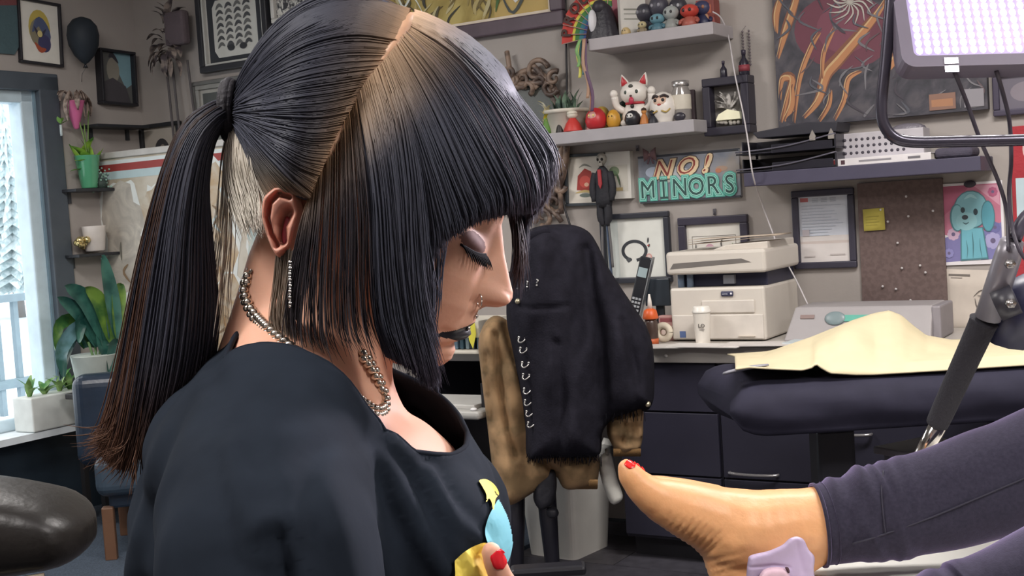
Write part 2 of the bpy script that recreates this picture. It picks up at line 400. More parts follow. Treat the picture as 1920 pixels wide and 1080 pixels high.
# ceiling lights (real fixtures that light the room)
for i, (u, v, e) in enumerate(((1.6, 2.2, 46), (4.4, 1.7, 60), (6.3, 3.4, 60), (3.4, 4.6, 55))):
    t = thing('ceiling_light', f'flat white ceiling light panel {["near the corner", "over the desk", "over the padded bench", "behind the camera"][i]}', 'light', room(u, v, H-.03), RZB)
    box('housing', (0, 0, 0), (1.2, .6, .05), M('#d0d0d0', .5), t); box('diffuser', (0, 0, -.028), (1.1, .5, .006), M('#fff6ee', .5, emit=1.5), t)
    area('ceiling_lamp', room(u, v, H-.075), room(u, v, 0), (1.1, .5), e, (1, .955, .92))
# ------------------------------------------------------------------ framed pictures
def picture(name, label, cat, px, frame, bw, items, depth=.022, w=wb, matc=None, mw=0., roll=0., inner=None, off=0., group=None, rough=.45):
    c, ww, hh = rect(*px, w=w, off=off); rz = RZB if w is wb else RZL
    t = thing(name, label, cat, c, rz, group); t.rotation_euler = (0, roll, rz)
    mb = MB(); d = depth
    if bw:
        mb.box((0, -d/2, hh/2-bw/2), (ww, d, bw)); mb.box((0, -d/2, -hh/2+bw/2), (ww, d, bw))
        mb.box((ww/2-bw/2, -d/2, 0), (bw, d, hh-2*bw)); mb.box((-ww/2+bw/2, -d/2, 0), (bw, d, hh-2*bw))
        mb.build('frame', M(frame, rough) if isinstance(frame, str) else frame, t, bevel=min(.004, bw*.2))
    if inner:
        col, iw = inner; mb = MB(); W2, H2 = ww-2*bw, hh-2*bw
        for x, z, a, b in ((0, H2/2-iw/2, W2, iw), (0, -H2/2+iw/2, W2, iw), (W2/2-iw/2, 0, iw, H2-2*iw), (-W2/2+iw/2, 0, iw, H2-2*iw)): mb.box((x, -d*.4, z), (a, d*.8, b))
        mb.build('inner_frame', M(col), t, bevel=.002)
    W2, H2 = ww-2*bw+.002, hh-2*bw+.002; y = -d*.35 if bw else -d
    box('backing', (0, y/2, 0), (W2, abs(y)-.0004, H2), matc if matc is not None and not isinstance(matc, str) else M(matc or '#e6e2da', .7, noise=.03), t)
    if items: flat('print', t, items, W2-2*mw, H2-2*mw, y)
    return t, ww, hh
LW = dict(w=wl)
# left wall
c, ww, hh = rect(-40, -20, 34, 100, w=wl)
t = thing('hanging_pennant', 'teal cloth pennant with a red top, hanging above the window', 'pennant', c, RZL)
MB().prism([(-ww/2, hh/2), (ww/2, hh/2), (ww/2, hh*.28), (-ww/2, hh*.2)], -.012, -.004).build('red_band', M('#7c4a4c', .9, bump=.3), t)
MB().prism([(-ww/2, hh*.2), (ww/2, hh*.28), (ww*.42, -hh*.38), (ww*.3, -hh/2), (-ww/2, -hh/2)], -.011, -.004).build('cloth', M('#4c6268', .9, bump=.3), t)
picture('framed_print', 'dark framed print of a yellow and blue bird on white, above the window', 'picture', (32, 2, 112, 122), '#2c2b30', .012,
    [('#e9e6dd', rc(0, 0, 1, 1)), ('#c9b45c', ell(.5, .42, .30, .33)), ('#8d8670', ell(.5, .5, .27, .26)), ('#566080', stroke([(.3, .5), (.5, .3), (.72, .55), (.55, .8)], .2)), ('#46456a', ell(.62, .68, .18, .16)), ('#b0563c', stroke([(.35, .68), (.5, .8), (.66, .78)], .1)), ('#3d3a4c', stroke([(.35, .4), (.5, .55), (.68, .42)], .08)), ('#d9c98a', ell(.5, .52, .07, .06))], w=wl, roll=.04, matc='#e9e6dd', mw=.008)
picture('framed_print', 'thick black framed photo of a bluish portrait, hanging crooked by the corner', 'picture', (180, 96, 246, 198), '#24242a', .013,
    [('#60615f', rc(0, 0, 1, 1)), ('#7fa3ae', [(.45, 0), (1, 0), (1, .6), (.8, .7), (.6, .4)]), ('#8f8b80', ell(.42, .35, .2, .25)), ('#4a474c', [(.05, 1), (.1, .6), (.4, .5), (.8, .65), (.95, 1)]), ('#38363e', stroke([(.3, .1), (.42, .05), (.6, .2)], .1))], depth=.045, w=wl, roll=.03, matc='#777772')
c = wl(156, 72, .085)
t = thing('balloon', 'round black balloon hanging on the wall between two small frames', 'balloon', c, RZL)
mb = MB(); r = .125
mb.lathe([(.004, -.18), (.03, -.165), (.075, -.12), (.112, -.05), (.122, .02), (.11, .085), (.07, .13), (.02, .148), (.001, .15)], n=28, sy=.9)
mb.v = [(x*.62, y*.62, z*.66) for x, y, z in mb.v]; mb.build('bag', M('#2b323a', .6, spec=.3), t)
MB().lathe([(.012, -.135), (.005, -.122), (.004, -.116)]).build('knot', M('#1c1f25', .4), t)
MB().tube([(0, 0, -.135), (.01, .04, -.16), (.03, .07, -.19)], .0015).build('string', M('#777777'), t)
# pink hanging pot with dried trailing plant
def leafmesh(mb, base, tip, wid, mi=0, curl=.3, n=6, up=(0, 0, 1)):
    b, t = Vector(base), Vector(tip); ax = t-b; L = ax.length; ax.normalize(); side = ax.cross(Vector(up)); side = side.normalized() if side.length > .01 else Vector((1, 0, 0)); nn = side.cross(ax)
    G = []
    for i in range(n+1):
        s = i/n; w_ = wid*math.sin(math.pi*min(s*.92+.06, 1))**.8; c = b+ax*(L*s)+nn*(curl*L*math.sin(math.pi*s)*.5)
        G.append([c-side*w_+nn*w_*.25, c, c+side*w_+nn*w_*.25])
    mb.grid(G, mi)
c = wl(141, 212, .06)
t = thing('hanging_planter', 'small pink cone planter with a dry trailing plant beside the window', 'planter', c, RZL)
MB().lathe([(.004, -.075), (.012, -.07), (.045, .05), (.048, .055), (.04, .05)], n=18).build('pot', M('#d86f9e', .4), t)
random.seed(3); mb = MB()
for i in range(13):
    a = random.uniform(0, 6.28); l = random.uniform(.05, .1)
    p = [(0, 0, .04), (math.cos(a)*l*.6, math.sin(a)*l*.4, .1), (math.cos(a)*l, math.sin(a)*l*.5, random.uniform(-.05, .1))]; mb.tube(crom(p, 7), .0035, 5)
    leafmesh(mb, p[1], p[2], .012)
mb.build('plant', two_tone('#5c4c44', '#a9988c', 30), t)
# narrow dark shelves between the window and the corner
def lshelf(label, px0, px1, py, d=.11, th=.014):
    a, b = wl(px0, py), wl(px1, py); c = (a+b)/2; t = thing('wall_shelf', label, 'shelf', c, RZL, 'narrow dark shelves by the window')
    box('board', (0, -d/2, 0), ((b-a).length, d, th), M('#2a2c31', .5), t, bevel=.002)
    for x in (-.35, .35): box('bracket', (x*(b-a).length, -.006, -.03), (.018, .012, .055), M('#33363c', .5), t)
    return t, c
lshelf('narrow dark shelf under the crooked frame, topmost by the window', 152, 250, 240)
lshelf('narrow dark shelf under the green vase, middle one by the window', 112, 205, 358)
lshelf('narrow dark shelf carrying the white pot, lowest by the window', 118, 215, 478)
def jarleaf(mb, n, r, h, wid, seed, mi=0):
    random.seed(seed)
    for i in range(n):
        a = i*2.4+random.uniform(-.3, .3); q = random.uniform(.5, 1)
        leafmesh(mb, (0, 0, h*.3), (math.cos(a)*r*q, math.sin(a)*r*q*.4-.012, h*random.uniform(.3, 1)), wid*random.uniform(.7, 1.1), mi, random.uniform(-.2, .5))
c = wl(168, 353, .055)
t = thing('green_vase', 'green glass tumbler with bright leafy cuttings on the middle shelf', 'vase', c, RZL)
MB().lathe([(.034, 0), (.036, .004), (.058, .15), (.06, .152), (.055, .15)], n=20).build('glass', M('#5fae84', .12, noise=.03, spec=.7), t)
mb = MB(); jarleaf(mb, 16, .12, .24, .026, 4); mb.build('leaves', two_tone('#4f8a2c', '#a5cf4e', 12), t)
o = MB(); 
for p in ((0, 0, .3), (-.05, -.02, .33), (.03, 0, .36)): o.tube(crom([(0, 0, .08), (p[0]*.4, p[1], .2), p], 6), .003, 5)
o.build('stem', M('#7fa05a'), t)
c = wl(190, 355, .06)
t = thing('string_plant', 'little trailing plant of pale round beads beside the green vase', 'plant', c, RZL)
MB().lathe([(.025, 0), (.032, .05), (.03, .05)]).build('pot', M('#3a4a44'), t)
mb = MB(); random.seed(8)
for i in range(60): a = random.uniform(0, 6.28); q = random.uniform(.01, .045); mb.ball((q*math.cos(a), q*math.sin(a)-.01, random.uniform(-.01, .1)), .005, 6, 5)
mb.build('beads', M('#9fc4b4', .5), t, kind='stuff')
c = wl(52/1+62, 238, .05)
t = thing('wall_clip_plant', 'tiny green sprig in a clear clip on the window frame', 'plant', c, RZL)
MB().tube([(0, 0, -.04), (0, 0, .01)], .006).build('clip', M('#c8d4d4', .2), t)
mb = MB(); jarleaf(mb, 6, .035, .05, .012, 6); mb.build('leaves', M('#7fae55'), t)
c = wl(179, 471, .055)
t = thing('plant_pot', 'plain white plant pot on the lowest dark shelf', 'pot', c, RZL)
MB().lathe([(.04, 0), (.045, .005), (.055, .115), (.055, .118), (.048, .115), (.046, .09)], n=22).build('pot', M('#ded6d0', .5), t)
MB().lathe([(.047, .092), (.03, .1), (.002, .104)], n=16).build('soil', M('#4a3d33', .9), t)
c = wl(152, 472, .06)
t = thing('trinket', 'knobbly shiny gold trinket beside the white plant pot', 'trinket', c, RZL)
mb = MB(); random.seed(2)
for i in range(12): mb.ball((random.uniform(-.03, .03), random.uniform(-.02, .02), .015+random.uniform(0, .05)), random.uniform(.01, .02), 8, 6)
mb.build('body', M('#d9c58c', .2, metal=.8), t)
# dried bouquet hanging by the corner
c = wb(322, 70, .05)
t = thing('dried_bouquet', 'dried brown flower bouquet with long ribbons hanging by the wall corner', 'bouquet', c, RZB)
random.seed(11); mb = MB()
for i in range(46):
    a = random.uniform(0, 6.28); r = random.uniform(.02, .12); z = random.uniform(-.2, .18); x = r*math.cos(a)+(.02 if z > 0 else -.02)
    leafmesh(mb, (x*.3, -.03, z*.5), (x, -.03-abs(r*math.sin(a))*.5, z), random.uniform(.01, .024), 0, .5)
mb.build('flowers', two_tone('#4a4246', '#958880', 24, .9), t)
mb = MB(); mb.box((.07, -.03, .03), (.13, .05, .16)); mb.build('wrapping', M('#5d5257', .9, bump=.4), t, bevel=.015)
for x, l in ((.0, 1.0), (-.04, 1.25), (.1, .55)):
    MB().tube(crom([(x, -.01, -.12), (x+.02, -.015, -.12-l*.4), (x+.045, -.01, -.12-l)], 10), .006, 6).build('ribbon', M('#5a5658', .9), t)
# back-wall pictures on the left
bw = '#3a3c42'
t, ww, hh = picture('framed_art', 'black and silver double framed drawing of rows of dark scrolls', 'picture', (379, -30, 511, 130), '#2b2c31', .03,
    [('#c4c3be', rc(0, 0, 1, 1)), ('#2f3238', rc(.05, .04, .95, .96)), ('#c9c9c3', [(.14+.0, .2), (.2, .1), (.8, .1), (.86, .2), (.86, .8), (.8, .9), (.2, .9), (.14, .8)])] +
    [('#4d4f52' if (i+j) % 2 else '#6b6c6b', stroke([(.2+.15*i, .2+.09*j+.03), (.26+.15*i, .17+.09*j), (.32+.15*i, .21+.09*j)], .05)) for i in range(4) for j in range(7)] + [('#34363a', ell(.42+.2*i, .78, .06, .045)) for i in range(2)], depth=.045, inner=('#bfbfba', .01), matc='#c4c3be', roll=0)
picture('framed_art', 'white framed dark lace print beside the scroll drawing', 'picture', (512, -60, 580, 40), '#cfcdc8', .02, [(two_tone('#3c3d42', '#d5d3cd', 45, dist=1.), rc(0, 0, 1, 1))], depth=.03)
picture('framed_art', 'grey stepped frame with a dim print, under the scroll drawing', 'picture', (371, 148, 470, 320), '#6a6a68', .02, [('#a7a6a0', rc(0, 0, 1, 1)), ('#545857', rc(.12, .1, .88, .9)), ('#7d817d', ell(.5, .5, .25, .2))], depth=.03, inner=('#8f8f8b', .02))
picture('framed_art', 'black framed print of a dark oval figure, above the map board', 'picture', (270, 231, 345, 330), '#24262b', .02, [('#b3aca2', rc(0, 0, 1, 1)), ('#3b3a3d', ell(.5, .55, .22, .3)), ('#8a7f76', ell(.52, .5, .08, .12)), ('#56525a', stroke([(.2, .9), (.5, .82), (.8, .92)], .06))], depth=.03, matc='#b3aca2')
# map board standing in front of the wall
BO = .3
a, b = wb(186, 480, BO), wb(560, 470, BO); c = (a+b)/2; ang = RZB; wB = (b-a).xy.length
zt = wb(186, 294, BO).z; zb_ = .12
t = thing('map_board', 'tall white-edged board with tan and pale blue tattoo drawings, behind the ponytail', 'board', (c.x, c.y, 0), ang)
hB = zt-zb_; zc = (zt+zb_)/2
mb = MB()
for x, z, w_, h_ in ((-wB/2, zc, .03, hB), (wB/2, zc, .03, hB), (0, zt, wB+.03, .03), (0, zb_, wB+.03, .03)): mb.box((x, 0, z), (w_, .03, h_))
mb.build('frame', M('#c4c1bc', .5), t, bevel=.004)
for x in (-wB/2+.06, wB/2-.06): box('foot', (x, 0, .05), (.05, .26, .1), M('#8a8a88'), t)
box('sheet', (0, .002, zc), (wB-.02, .012, hB-.02), two_tone('#b3a690', '#cdc6b8', 5, .7, lo=.4, hi=.6), t)
red = ('#9c3f3c', rc(0, .012, 1, .035)); items = [('#d9e0df', rc(0, 0, 1, .012)), red, ('#b9cdd0', rc(0, .035, 1, .06))]
random.seed(21)
def jag(cx, cy, rx, ry, n=16): return [(cx+rx*math.cos(6.283*i/n)*random.uniform(.75, 1.2), cy+ry*math.sin(6.283*i/n)*random.uniform(.75, 1.2)) for i in range(n)]
for cx, cy, rx, ry, colr in ((.14, .25, .12, .2, '#aaa39a'), (.15, .55, .12, .1, '#9fa8a6'), (.36, .2, .11, .13, '#b3a189'), (.36, .5, .1, .15, '#b5a48a'), (.62, .25, .12, .2, '#bca382'), (.66, .5, .11, .12, '#b49a78'), (.88, .3, .1, .22, '#a9c0c2'), (.88, .62, .1, .1, '#b4a48c'), (.2, .78, .14, .1, '#b3a79a'), (.55, .8, .2, .1, '#a8b6b4')): items += [('#dfe2de', jag(cx, cy, rx*1.12, ry*1.08)), (two_tone(colr, '#cfc8ba', 9, .7, dist=2., lo=.35, hi=.75), jag(cx, cy, rx, ry))]
for i in range(46): x, y = random.uniform(.05, .9), random.uniform(.1, .9); items.append((random.choice(['#8b7358', '#7d7a70', '#c8d6d6', '#8fa7aa', '#a38059']), stroke([(x, y), (x+random.uniform(-.05, .05), y+.025), (x+random.uniform(-.07, .07), y+.06)], .012, 8)))
flat('map_print', t, items, wB-.05, hB-.05, -.005, 0, zc)
# monstera-like plant with long drooping leaves on a stand behind the armchair
dep = 5.5
base = P(184, 733, dep)
t = thing('potted_plant', 'big leafy plant with long arching dark leaves in a pale pot', 'plant', (base.x, base.y, base.z), RZL)
MB().lathe([(.075, 0), (.085, .01), (.105, .16), (.11, .165), (.1, .16)], n=24).build('pot', M('#c9d2cb', .5), t)
def blade(mb, pts, wid, mi=0):
    c_ = crom(pts, 12); G = []
    for i in range(12):
        s = i/11; w_ = wid*math.sin(math.pi*min(.08+s*.9, 1))**.7; tt = Vector(c_[min(i+1, 11)])-Vector(c_[max(i-1, 0)]); sd = tt.cross(Vector((.25, 1, .15))).normalized()
        o = Vector(c_[i]); G.append([o-sd*w_+Vector((0, -.012, .0)), o, o+sd*w_+Vector((0, -.012, 0))])
    mb.grid(G, mi)
def PX(px, py, d=dep): return tuple(P(px, py, d)-base)
mats = [two_tone('#1f4a44', '#3d6f62', 9, .35), two_tone('#2a5950', '#6f97a0', 7, .3), two_tone('#2f5a2c', '#6d8f3a', 8, .4)]
rt = (185, 690)
for i, (pts, wd, mi) in enumerate(((((185, 640), (178, 560), (165, 480)), .035, 0), (((185, 640), (190, 560), (178, 485)), .03, 1), (((184, 640), (150, 565), (105, 535)), .04, 0), (((184, 650), (150, 590), (102, 555)), .035, 0),
        (((184, 650), (160, 610), (115, 650), (116, 700)), .035, 1), (((184, 650), (165, 620), (140, 650), (122, 705)), .03, 1), (((186, 640), (195, 560), (206, 535)), .035, 2), (((186, 640), (205, 580), (222, 560)), .03, 0),
        (((184, 650), (190, 600), (184, 640), (183, 672)), .045, 0), (((186, 650), (175, 610), (150, 600), (140, 640)), .035, 0), (((186, 650), (205, 610), (212, 640), (210, 690)), .04, 0), (((185, 650), (160, 600), (128, 605), (118, 650)), .03, 2),
        (((186, 650), (175, 650), (165, 680), (160, 715)), .025, 0), (((185, 645), (165, 570), (135, 540)), .035, 2), (((186, 640), (200, 590), (225, 600)), .035, 0), (((186, 650), (170, 590), (150, 575)), .05, 0), (((186, 650), (190, 600), (205, 610)), .05, 2))):
    mb = MB(); blade(mb, [PX(x, y, dep-.1+.03*(i % 6)) for x, y in pts], wd, 0); mb.build('leaf', mats[mi], t)
mb = MB()
for x in (170, 185, 200): mb.tube([PX(186, 695), PX(x, 640)], .006, 6)
mb.build('stem', M('#5a7a4a'), t)
ps = thing('plant_stand', 'low dark stand under the big leafy plant, behind the armchair', 'stand', (base.x, base.y, 0), RZL)
box('top', (0, 0, base.z-.012), (.2, .2, .024), M('#2b2a2c', .5), ps, bevel=.004)
for x in (-.06, .06):
    for y in (-.06, .06): box('leg', (x, y, (base.z-.024)/2), (.025, .025, base.z-.024), M('#2b2a2c', .5), ps)
# white box planter on the sill
c = wl(98, 784, .09); c.z = zS+.012
t = thing('planter_box', 'white box planter with green succulents on the window sill', 'planter', c, RZL)
mb = MB(); mb.box((0, 0, .075), (.3, .13, .15)); mb.build('box', M('#d3d6d2', .6), t, bevel=.006)
mb = MB(); random.seed(14)
for x in (-.11, -.03, .05, .11):
    for i in range(9): a = random.uniform(0, 6.28); l = random.uniform(.04, .1); leafmesh(mb, (x, 0, .14), (x+math.cos(a)*l, math.sin(a)*l*.7, .15+random.uniform(.02, .1)), .014)
mb.build('succulents', two_tone('#3f7a35', '#8fae6a', 14), t)
# dark armchair by the plant
D_ = 5.12
q = P(128, 800, D_); zt_ = P(170, 706, D_).z
t = thing('armchair', 'dark blue-black leather armchair with brown wooden legs by the window sill', 'armchair', (q.x+.34, q.y+.04, 0), .16)
lm = M('#232f3f', .35, noise=.12, bump=.15, bscale=30)
def rbox(name, c, d, mt, par, r, seg=4): return box(name, c, d, mt, par, bevel=r, seg=seg)
mb = MB(); mb.box((0, .12, (zt_+.3)/2), (.66, .14, zt_-.3)); mb.build('backrest', lm, t, bevel=.05, seg=5)
zs = P(190, 866, D_-.45).z
mb = MB(); mb.box((.06, -.17, zs-.08), (.5, .44, .16)); mb.build('seat', M('#3c4a58', .4, noise=.1), t, bevel=.045, seg=5)
box('base', (.08, -.13, (zs-.15+.2)/2), (.46, .4, zs-.35), lm, t, bevel=.01)
zl = .21
for x in (-.155, .28):
    for y in (-.33, .06): MB().box((x, y, zl/2), (.045, .045, zl)).build('leg', M('#6b4c38', .5), t, bevel=.006)
q = P(192, 818, D_-.2)
t = thing('folded_towel', 'folded light blue towel lying on the dark armchair seat', 'towel', tuple(t.matrix_basis @ Vector((-.1, -.2, zs))), .3)
mb = MB(); mb.box((0, 0, .035), (.15, .22, .07)); mb.build('towel', M('#7f9fd0', .9, bump=.4, bscale=120), t, bevel=.025, seg=4)
# black leather arm pad at the lower left
q = P(0, 985, 1.62)
t = thing('arm_pad', 'black leather padded armrest jutting in at the bottom corner', 'armrest', (q.x, q.y, 0), math.radians(8))
zp = q.z
G = []
n = 34; xe = .117
for i in range(n+1):
    x = -.42+(xe+.42)*i/n if i < 20 else None
    if x is None: x = -.42+(xe+.42)*20/n + (xe+.42)*(14/n)*math.sin((i-20)/14*math.pi/2)
    e = max(0, 1-max(0, (x-(xe-.05))/.05)**2.2)**.45 if x > xe-.05 else 1
    top = .066 - (.052*max(0, (x+.06)/(xe+.06))**1.6 if x > -.06 else 0); bot = -.06+.012*max(0, x)/xe-.1*min(0, x)*-.0
    mid = (top+bot)/2; ring = []
    for j in range(28):
        a = 2*math.pi*j/28; ca, sa = math.cos(a), math.sin(a)
        ring.append((x, .1*e*math.copysign(abs(ca)**.65, ca), zp+mid+(top-bot)/2*math.copysign(abs(sa)**.6, sa)*(.25+.75*e)))
    G.append(ring)
mb = MB(); mb.grid(G, 0, True, True); mb.f.append(tuple(range(n*28, n*28+28))); mb.mi.append(0); mb.sm.append(True)
mb.build('pad', M('#171412', .4, noise=.15, bump=.1, bscale=70), t)
mb = MB()
for s_ in (-1, 1): mb.tube(crom([(-.42, s_*.085, zp-.056), (-.1, s_*.09, zp-.058), (.07, s_*.085, zp-.05)], 14), .004, 6)
mb.build('piping', M('#9a8f7d', .5), t)
MB().cyl((-.2, 0, zp-.06), (-.2, 0, .05), .022).build('post', M('#333333', .3, metal=.8), t)
MB().lathe([(.2, 0), (.2, .03), (.04, .05)], c=(-.2, 0, 0), n=28).build('base', M('#222226', .4), t)
# ------------------------------------------------------------------ back wall: frames, shelves and what stands on them
# big picture with purple-brown frame
c, ww, hh = rect(740, -150, 1065, 92)
def uz(px, py, c): p = wb(px, py); return (p-c).dot(BU), p.z-c.z
ux = lambda px, py, cc: uz(px, py, cc)
pa = [wb(800, 60), wb(1062, 44)]
cc = wb(905, -30); x1 = ux(1062, 0, cc)[0]; zb2 = ux(1060, 48, cc)[1]; wP, hP = 1.0, .62
t = thing('framed_painting', 'large painting of a golden lion-like beast and a white crane in a wide purple-brown frame', 'painting', cc + BU*(x1-wP/2) + Vector((0, 0, zb2+hP/2)), RZB)
bwd = .058; mb = MB()
mb.box((0, -.02, hP/2-bwd/2), (wP, .04, bwd)); mb.box((0, -.02, -hP/2+bwd/2), (wP, .04, bwd)); mb.box((wP/2-bwd/2, -.02, 0), (bwd, .04, hP-2*bwd)); mb.box((-wP/2+bwd/2, -.02, 0), (bwd, .04, hP-2*bwd))
mb.build('frame', M('#584a54', .45, noise=.15), t, bevel=.006)
W2, H2 = wP-2*bwd, hP-2*bwd; mb = MB(); iw = .012
for x, z, a, b in ((0, H2/2-iw/2, W2, iw), (0, -H2/2+iw/2, W2, iw), (W2/2-iw/2, 0, iw, H2-2*iw), (-W2/2+iw/2, 0, iw, H2-2*iw)): mb.box((x, -.012, z), (a, .024, b))
mb.build('inner_frame', M('#e3d6c3', .5), t)
box('canvas', (0, -.005, 0), (W2, .01, H2), two_tone('#8f7d45', '#c0ae6c', 4, .7, c3='#a89555', dist=1.5, lo=.35, hi=.65), t)
items = [('#3e4a3f', [(.0, .0), (1, 0), (1, .35), (.8, .6), (.7, .8), (.62, .3), (.1, .3)]), ('#c2a765', [(.8, .8), (1, .45), (1, 1), (.7, 1), (.7, .92)])]
random.seed(4)
for i in range(120): x = random.uniform(.02, .68); y = random.uniform(.3, 1.02); items.append((random.choice(['#7a6a3d', '#6b5c38', '#b9a973', '#a08f58', '#c4b98c', '#554c36', '#3f3d33', '#857647']), stroke([(x, y), (x+random.uniform(-.03, .05), y-.08), (x+random.uniform(-.02, .08), y-.17)], random.uniform(.015, .04), 9, asp=.6)))
items += [('#dfe3dc', stroke([(.05, .75), (.12, .6), (.18, .78), (.24, .7), (.3, .88)], .02, 14, asp=.6)), ('#6fa044', stroke([(.66, .2), (.68, .55), (.71, .85)], .05, 12, asp=.6)), ('#4a6b3a', stroke([(.7, .4), (.74, .7), (.71, .95)], .04, 12, asp=.6)),
          ('#e6e6e6', [(.74, .5), (.78, .42), (.82, .62), (.9, .62), (.935, .55), (.93, .66), (.86, .86), (.82, .9), (.77, .78)]), ('#4a4f4c', stroke([(.74, .78), (.8, .98), (.88, .82), (.94, .6)], .03, 12, asp=.6)), ('#8c3b35', stroke([(.79, .45), (.8, .62), (.8, .72)], .035, 9, asp=.6)), ('#3d4038', stroke([(.48, .3), (.47, .55), (.44, .7)], .04, 9, asp=.6))]
flat('print', t, items, W2-2*iw, H2-2*iw, -.011)
# carved scroll mirror
c = wb(1000, 235, .02); sc = 1.0
top = wb(1000, 100).z-c.z; bot = wb(1040, 420).z-c.z; hm = (top-bot)/2; cz = (top+bot)/2; wm = .2
t = thing('carved_mirror', 'oval mirror in a carved brown scrollwork frame, behind the hair', 'mirror', c, RZB)
mb = MB(); mb.v = []; mb.prism([(.125*math.cos(a)*1.0, cz+(hm-.1)*math.sin(a)) for a in np.linspace(0, 6.283, 32, False)], -.012, .0); mb.build('mirror_glass', M('#c6d2d4', .06, metal=.9, noise=0), t)
cm = two_tone('#4d3f39', '#8a7566', 22, .45, bump=.4); mb = MB()
for k in range(2): mb.torus((0, -.015, cz), 1, .014, 40, 7, sx=.135+.02*k, sz=(hm-.09)+.02*k)
def scroll(mb, cx, z, r, a0, turn, th=.012, n=22, y=-.022):
    p = [(cx+(r*(1-.75*i/n))*math.cos(a0+turn*i/n), y-.012*math.sin(i/n*3), z+(r*(1-.75*i/n))*math.sin(a0+turn*i/n)) for i in range(n+1)]
    mb.tube(p, [th*(1-.5*i/n) for i in range(n+1)], 7)
for (px, py, r, a0, tr) in ((990, 150, .045, 2.5, 6.5), (1018, 135, .05, .2, 7), (1042, 165, .035, -.3, -6.5), (968, 140, .03, 3.5, -6), (1050, 148, .03, 1, 6), (958, 165, .035, 3, 6), (1025, 155, .03, 4, -5), (1000, 165, .03, 5, 5), (1045, 330, .04, 0, 6), (1050, 380, .04, -1, -6), (1030, 405, .04, -2, 6.5), (1060, 350, .025, 0, -6), (1012, 410, .035, 3.5, -6), (1040, 300, .03, .5, -6), (1046, 270, .03, -.5, 6)):
    x, z = uz(px, py, c); scroll(mb, x, z, r, a0, tr)
for s_ in (-1,):
    for k in range(7): a = math.pi*.62+k*.26; scroll(mb, .16*math.cos(a), cz+(hm-.08)*math.sin(a), .035, a, 6*(-1)**k)
for px, py, px2, py2 in ((960, 98, 966, 160), (966, 160, 1040, 155), (1005, 120, 1030, 150), (1050, 300, 1062, 400), (1040, 390, 1062, 415)):
    x, z = uz(px, py, c); x2, z2 = uz(px2, py2, c); mb.tube(crom([(x, -.02, z), ((x+x2)/2+.01, -.03, (z+z2)/2), (x2, -.02, z2)], 8), .011, 7)
mb.build('carved_frame', cm, t)
# black cable down the wall
t = thing('wall_cable', 'black cable running down the wall beside the carved mirror', 'cable', wb(1064, 200), RZB)
c0 = wb(1064, 200)
MB().tube(crom([Vector((*(lambda q: (q[0], -.008-.006*i, q[1]))(uz(px, py, c0)),)) for i, (px, py) in enumerate(((1062, -5), (1065, 100), (1067, 180), (1060, 300), (1062, 370), (1078, 424)))], 30), .0045, 7).build('cable', M('#2a282c', .5), t)
# floating shelves
def shelf(name, label, px0, px1, ytop, ybot, depth, colr, xr=None):
    """front edge from px0 to px1; ytop..ybot are the front face's height at px1"""
    a, b = wb(px0, ytop, depth), wb(px1, ytop, depth); zt = b.z; zb = wb(px1, ybot, depth).z
    c = (a+b)/2-BN*depth; t = thing(name, label, 'shelf', (c.x, c.y, zt), RZB); L = (b-a).xy.length
    box('board', (0, -depth/2, -(zt-zb)/2), (L, depth, zt-zb), M(colr, .5, noise=.05), t, bevel=.003)
    return t, zt, L
s1, z1, L1 = shelf('floating_shelf', 'upper light grey floating shelf crowded with figurines', 1100, 1336, 40, 64, .2, '#aba5a8')
s2, z2, L2 = shelf('floating_shelf', 'lower light grey floating shelf with the white lucky cat', 1020, 1300, 223, 247, .2, '#a8a4a8')
s3, z3, L3 = shelf('floating_shelf', 'long dark floating shelf with black trays, over the desk', 1392, 1838, 292, 320, .22, '#474458')
def on(px, py, z, off): # point on a shelf: seen at px, standing at height z, off metres from the wall
    p = wb(px, py, off); return Vector((p.x, p.y, z))
def uni(px, dy, off=.1): return dy/F*wb(px, 100, off).xy.length
S = lambda px, n: n*(wb(px, 200, .1)-CAM).dot(CF)/F    # metres for n pixels at the wall
# rainbow fan
c = on(1133, 60, z1, .035); R_ = S(1130, 92)
t = thing('paper_fan', 'open rainbow paper fan with red lettered edge on the upper shelf', 'fan', (c.x, c.y, z1+.005), RZB)
bands = [(1.0, .74, '#c9463f'), (.74, .68, '#e2d75c'), (.68, .58, '#4f8a4c'), (.58, .48, '#4d8f9f'), (.48, .38, '#5566a8'), (.38, .2, '#93508f')]
for k in range(16):
    a0, a1 = math.pi*(-.03+1.06*k/16), math.pi*(-.03+1.06*(k+1)/16); mb = MB()
    for bi, (ro, ri, _) in enumerate(bands):
        q = [(-math.cos(a)*r*R_, .004*(1 if j_ else -1), math.sin(a)*r*R_+.03) for (a, r, j_) in ((a0, ri, 0), (a0, ro, 0), (a1, ro, 1), (a1, ri, 1))]; mb.add(q, [(0, 1, 2, 3)], bi)
    mb.build('fan_fold', [M(b[2], .7) for b in bands], t, solid=.001)
mb = MB()
for k in range(17): a = math.pi*(-.03+1.06*k/16); mb.tube([(0, -.006, .03), (-math.cos(a)*R_*.98, -.006, math.sin(a)*R_*.98+.03)], .0018, 4)
mb.build('rib', M('#c9a49a'), t, kind='stuff')
for ch, a in (('P', 8), ('R', 26), ('O', 44), ('U', 62), ('D', 80)):
    a = math.radians(a); text('letter', t, ch, R_*.3, (-math.cos(a)*R_*.86, -.009, math.sin(a)*R_*.86+.03), M('#4a2f2a'), rot=(math.pi/2, 0-0, 0), off=.002).rotation_euler = (math.pi/2, -(math.pi/2-a), 0)
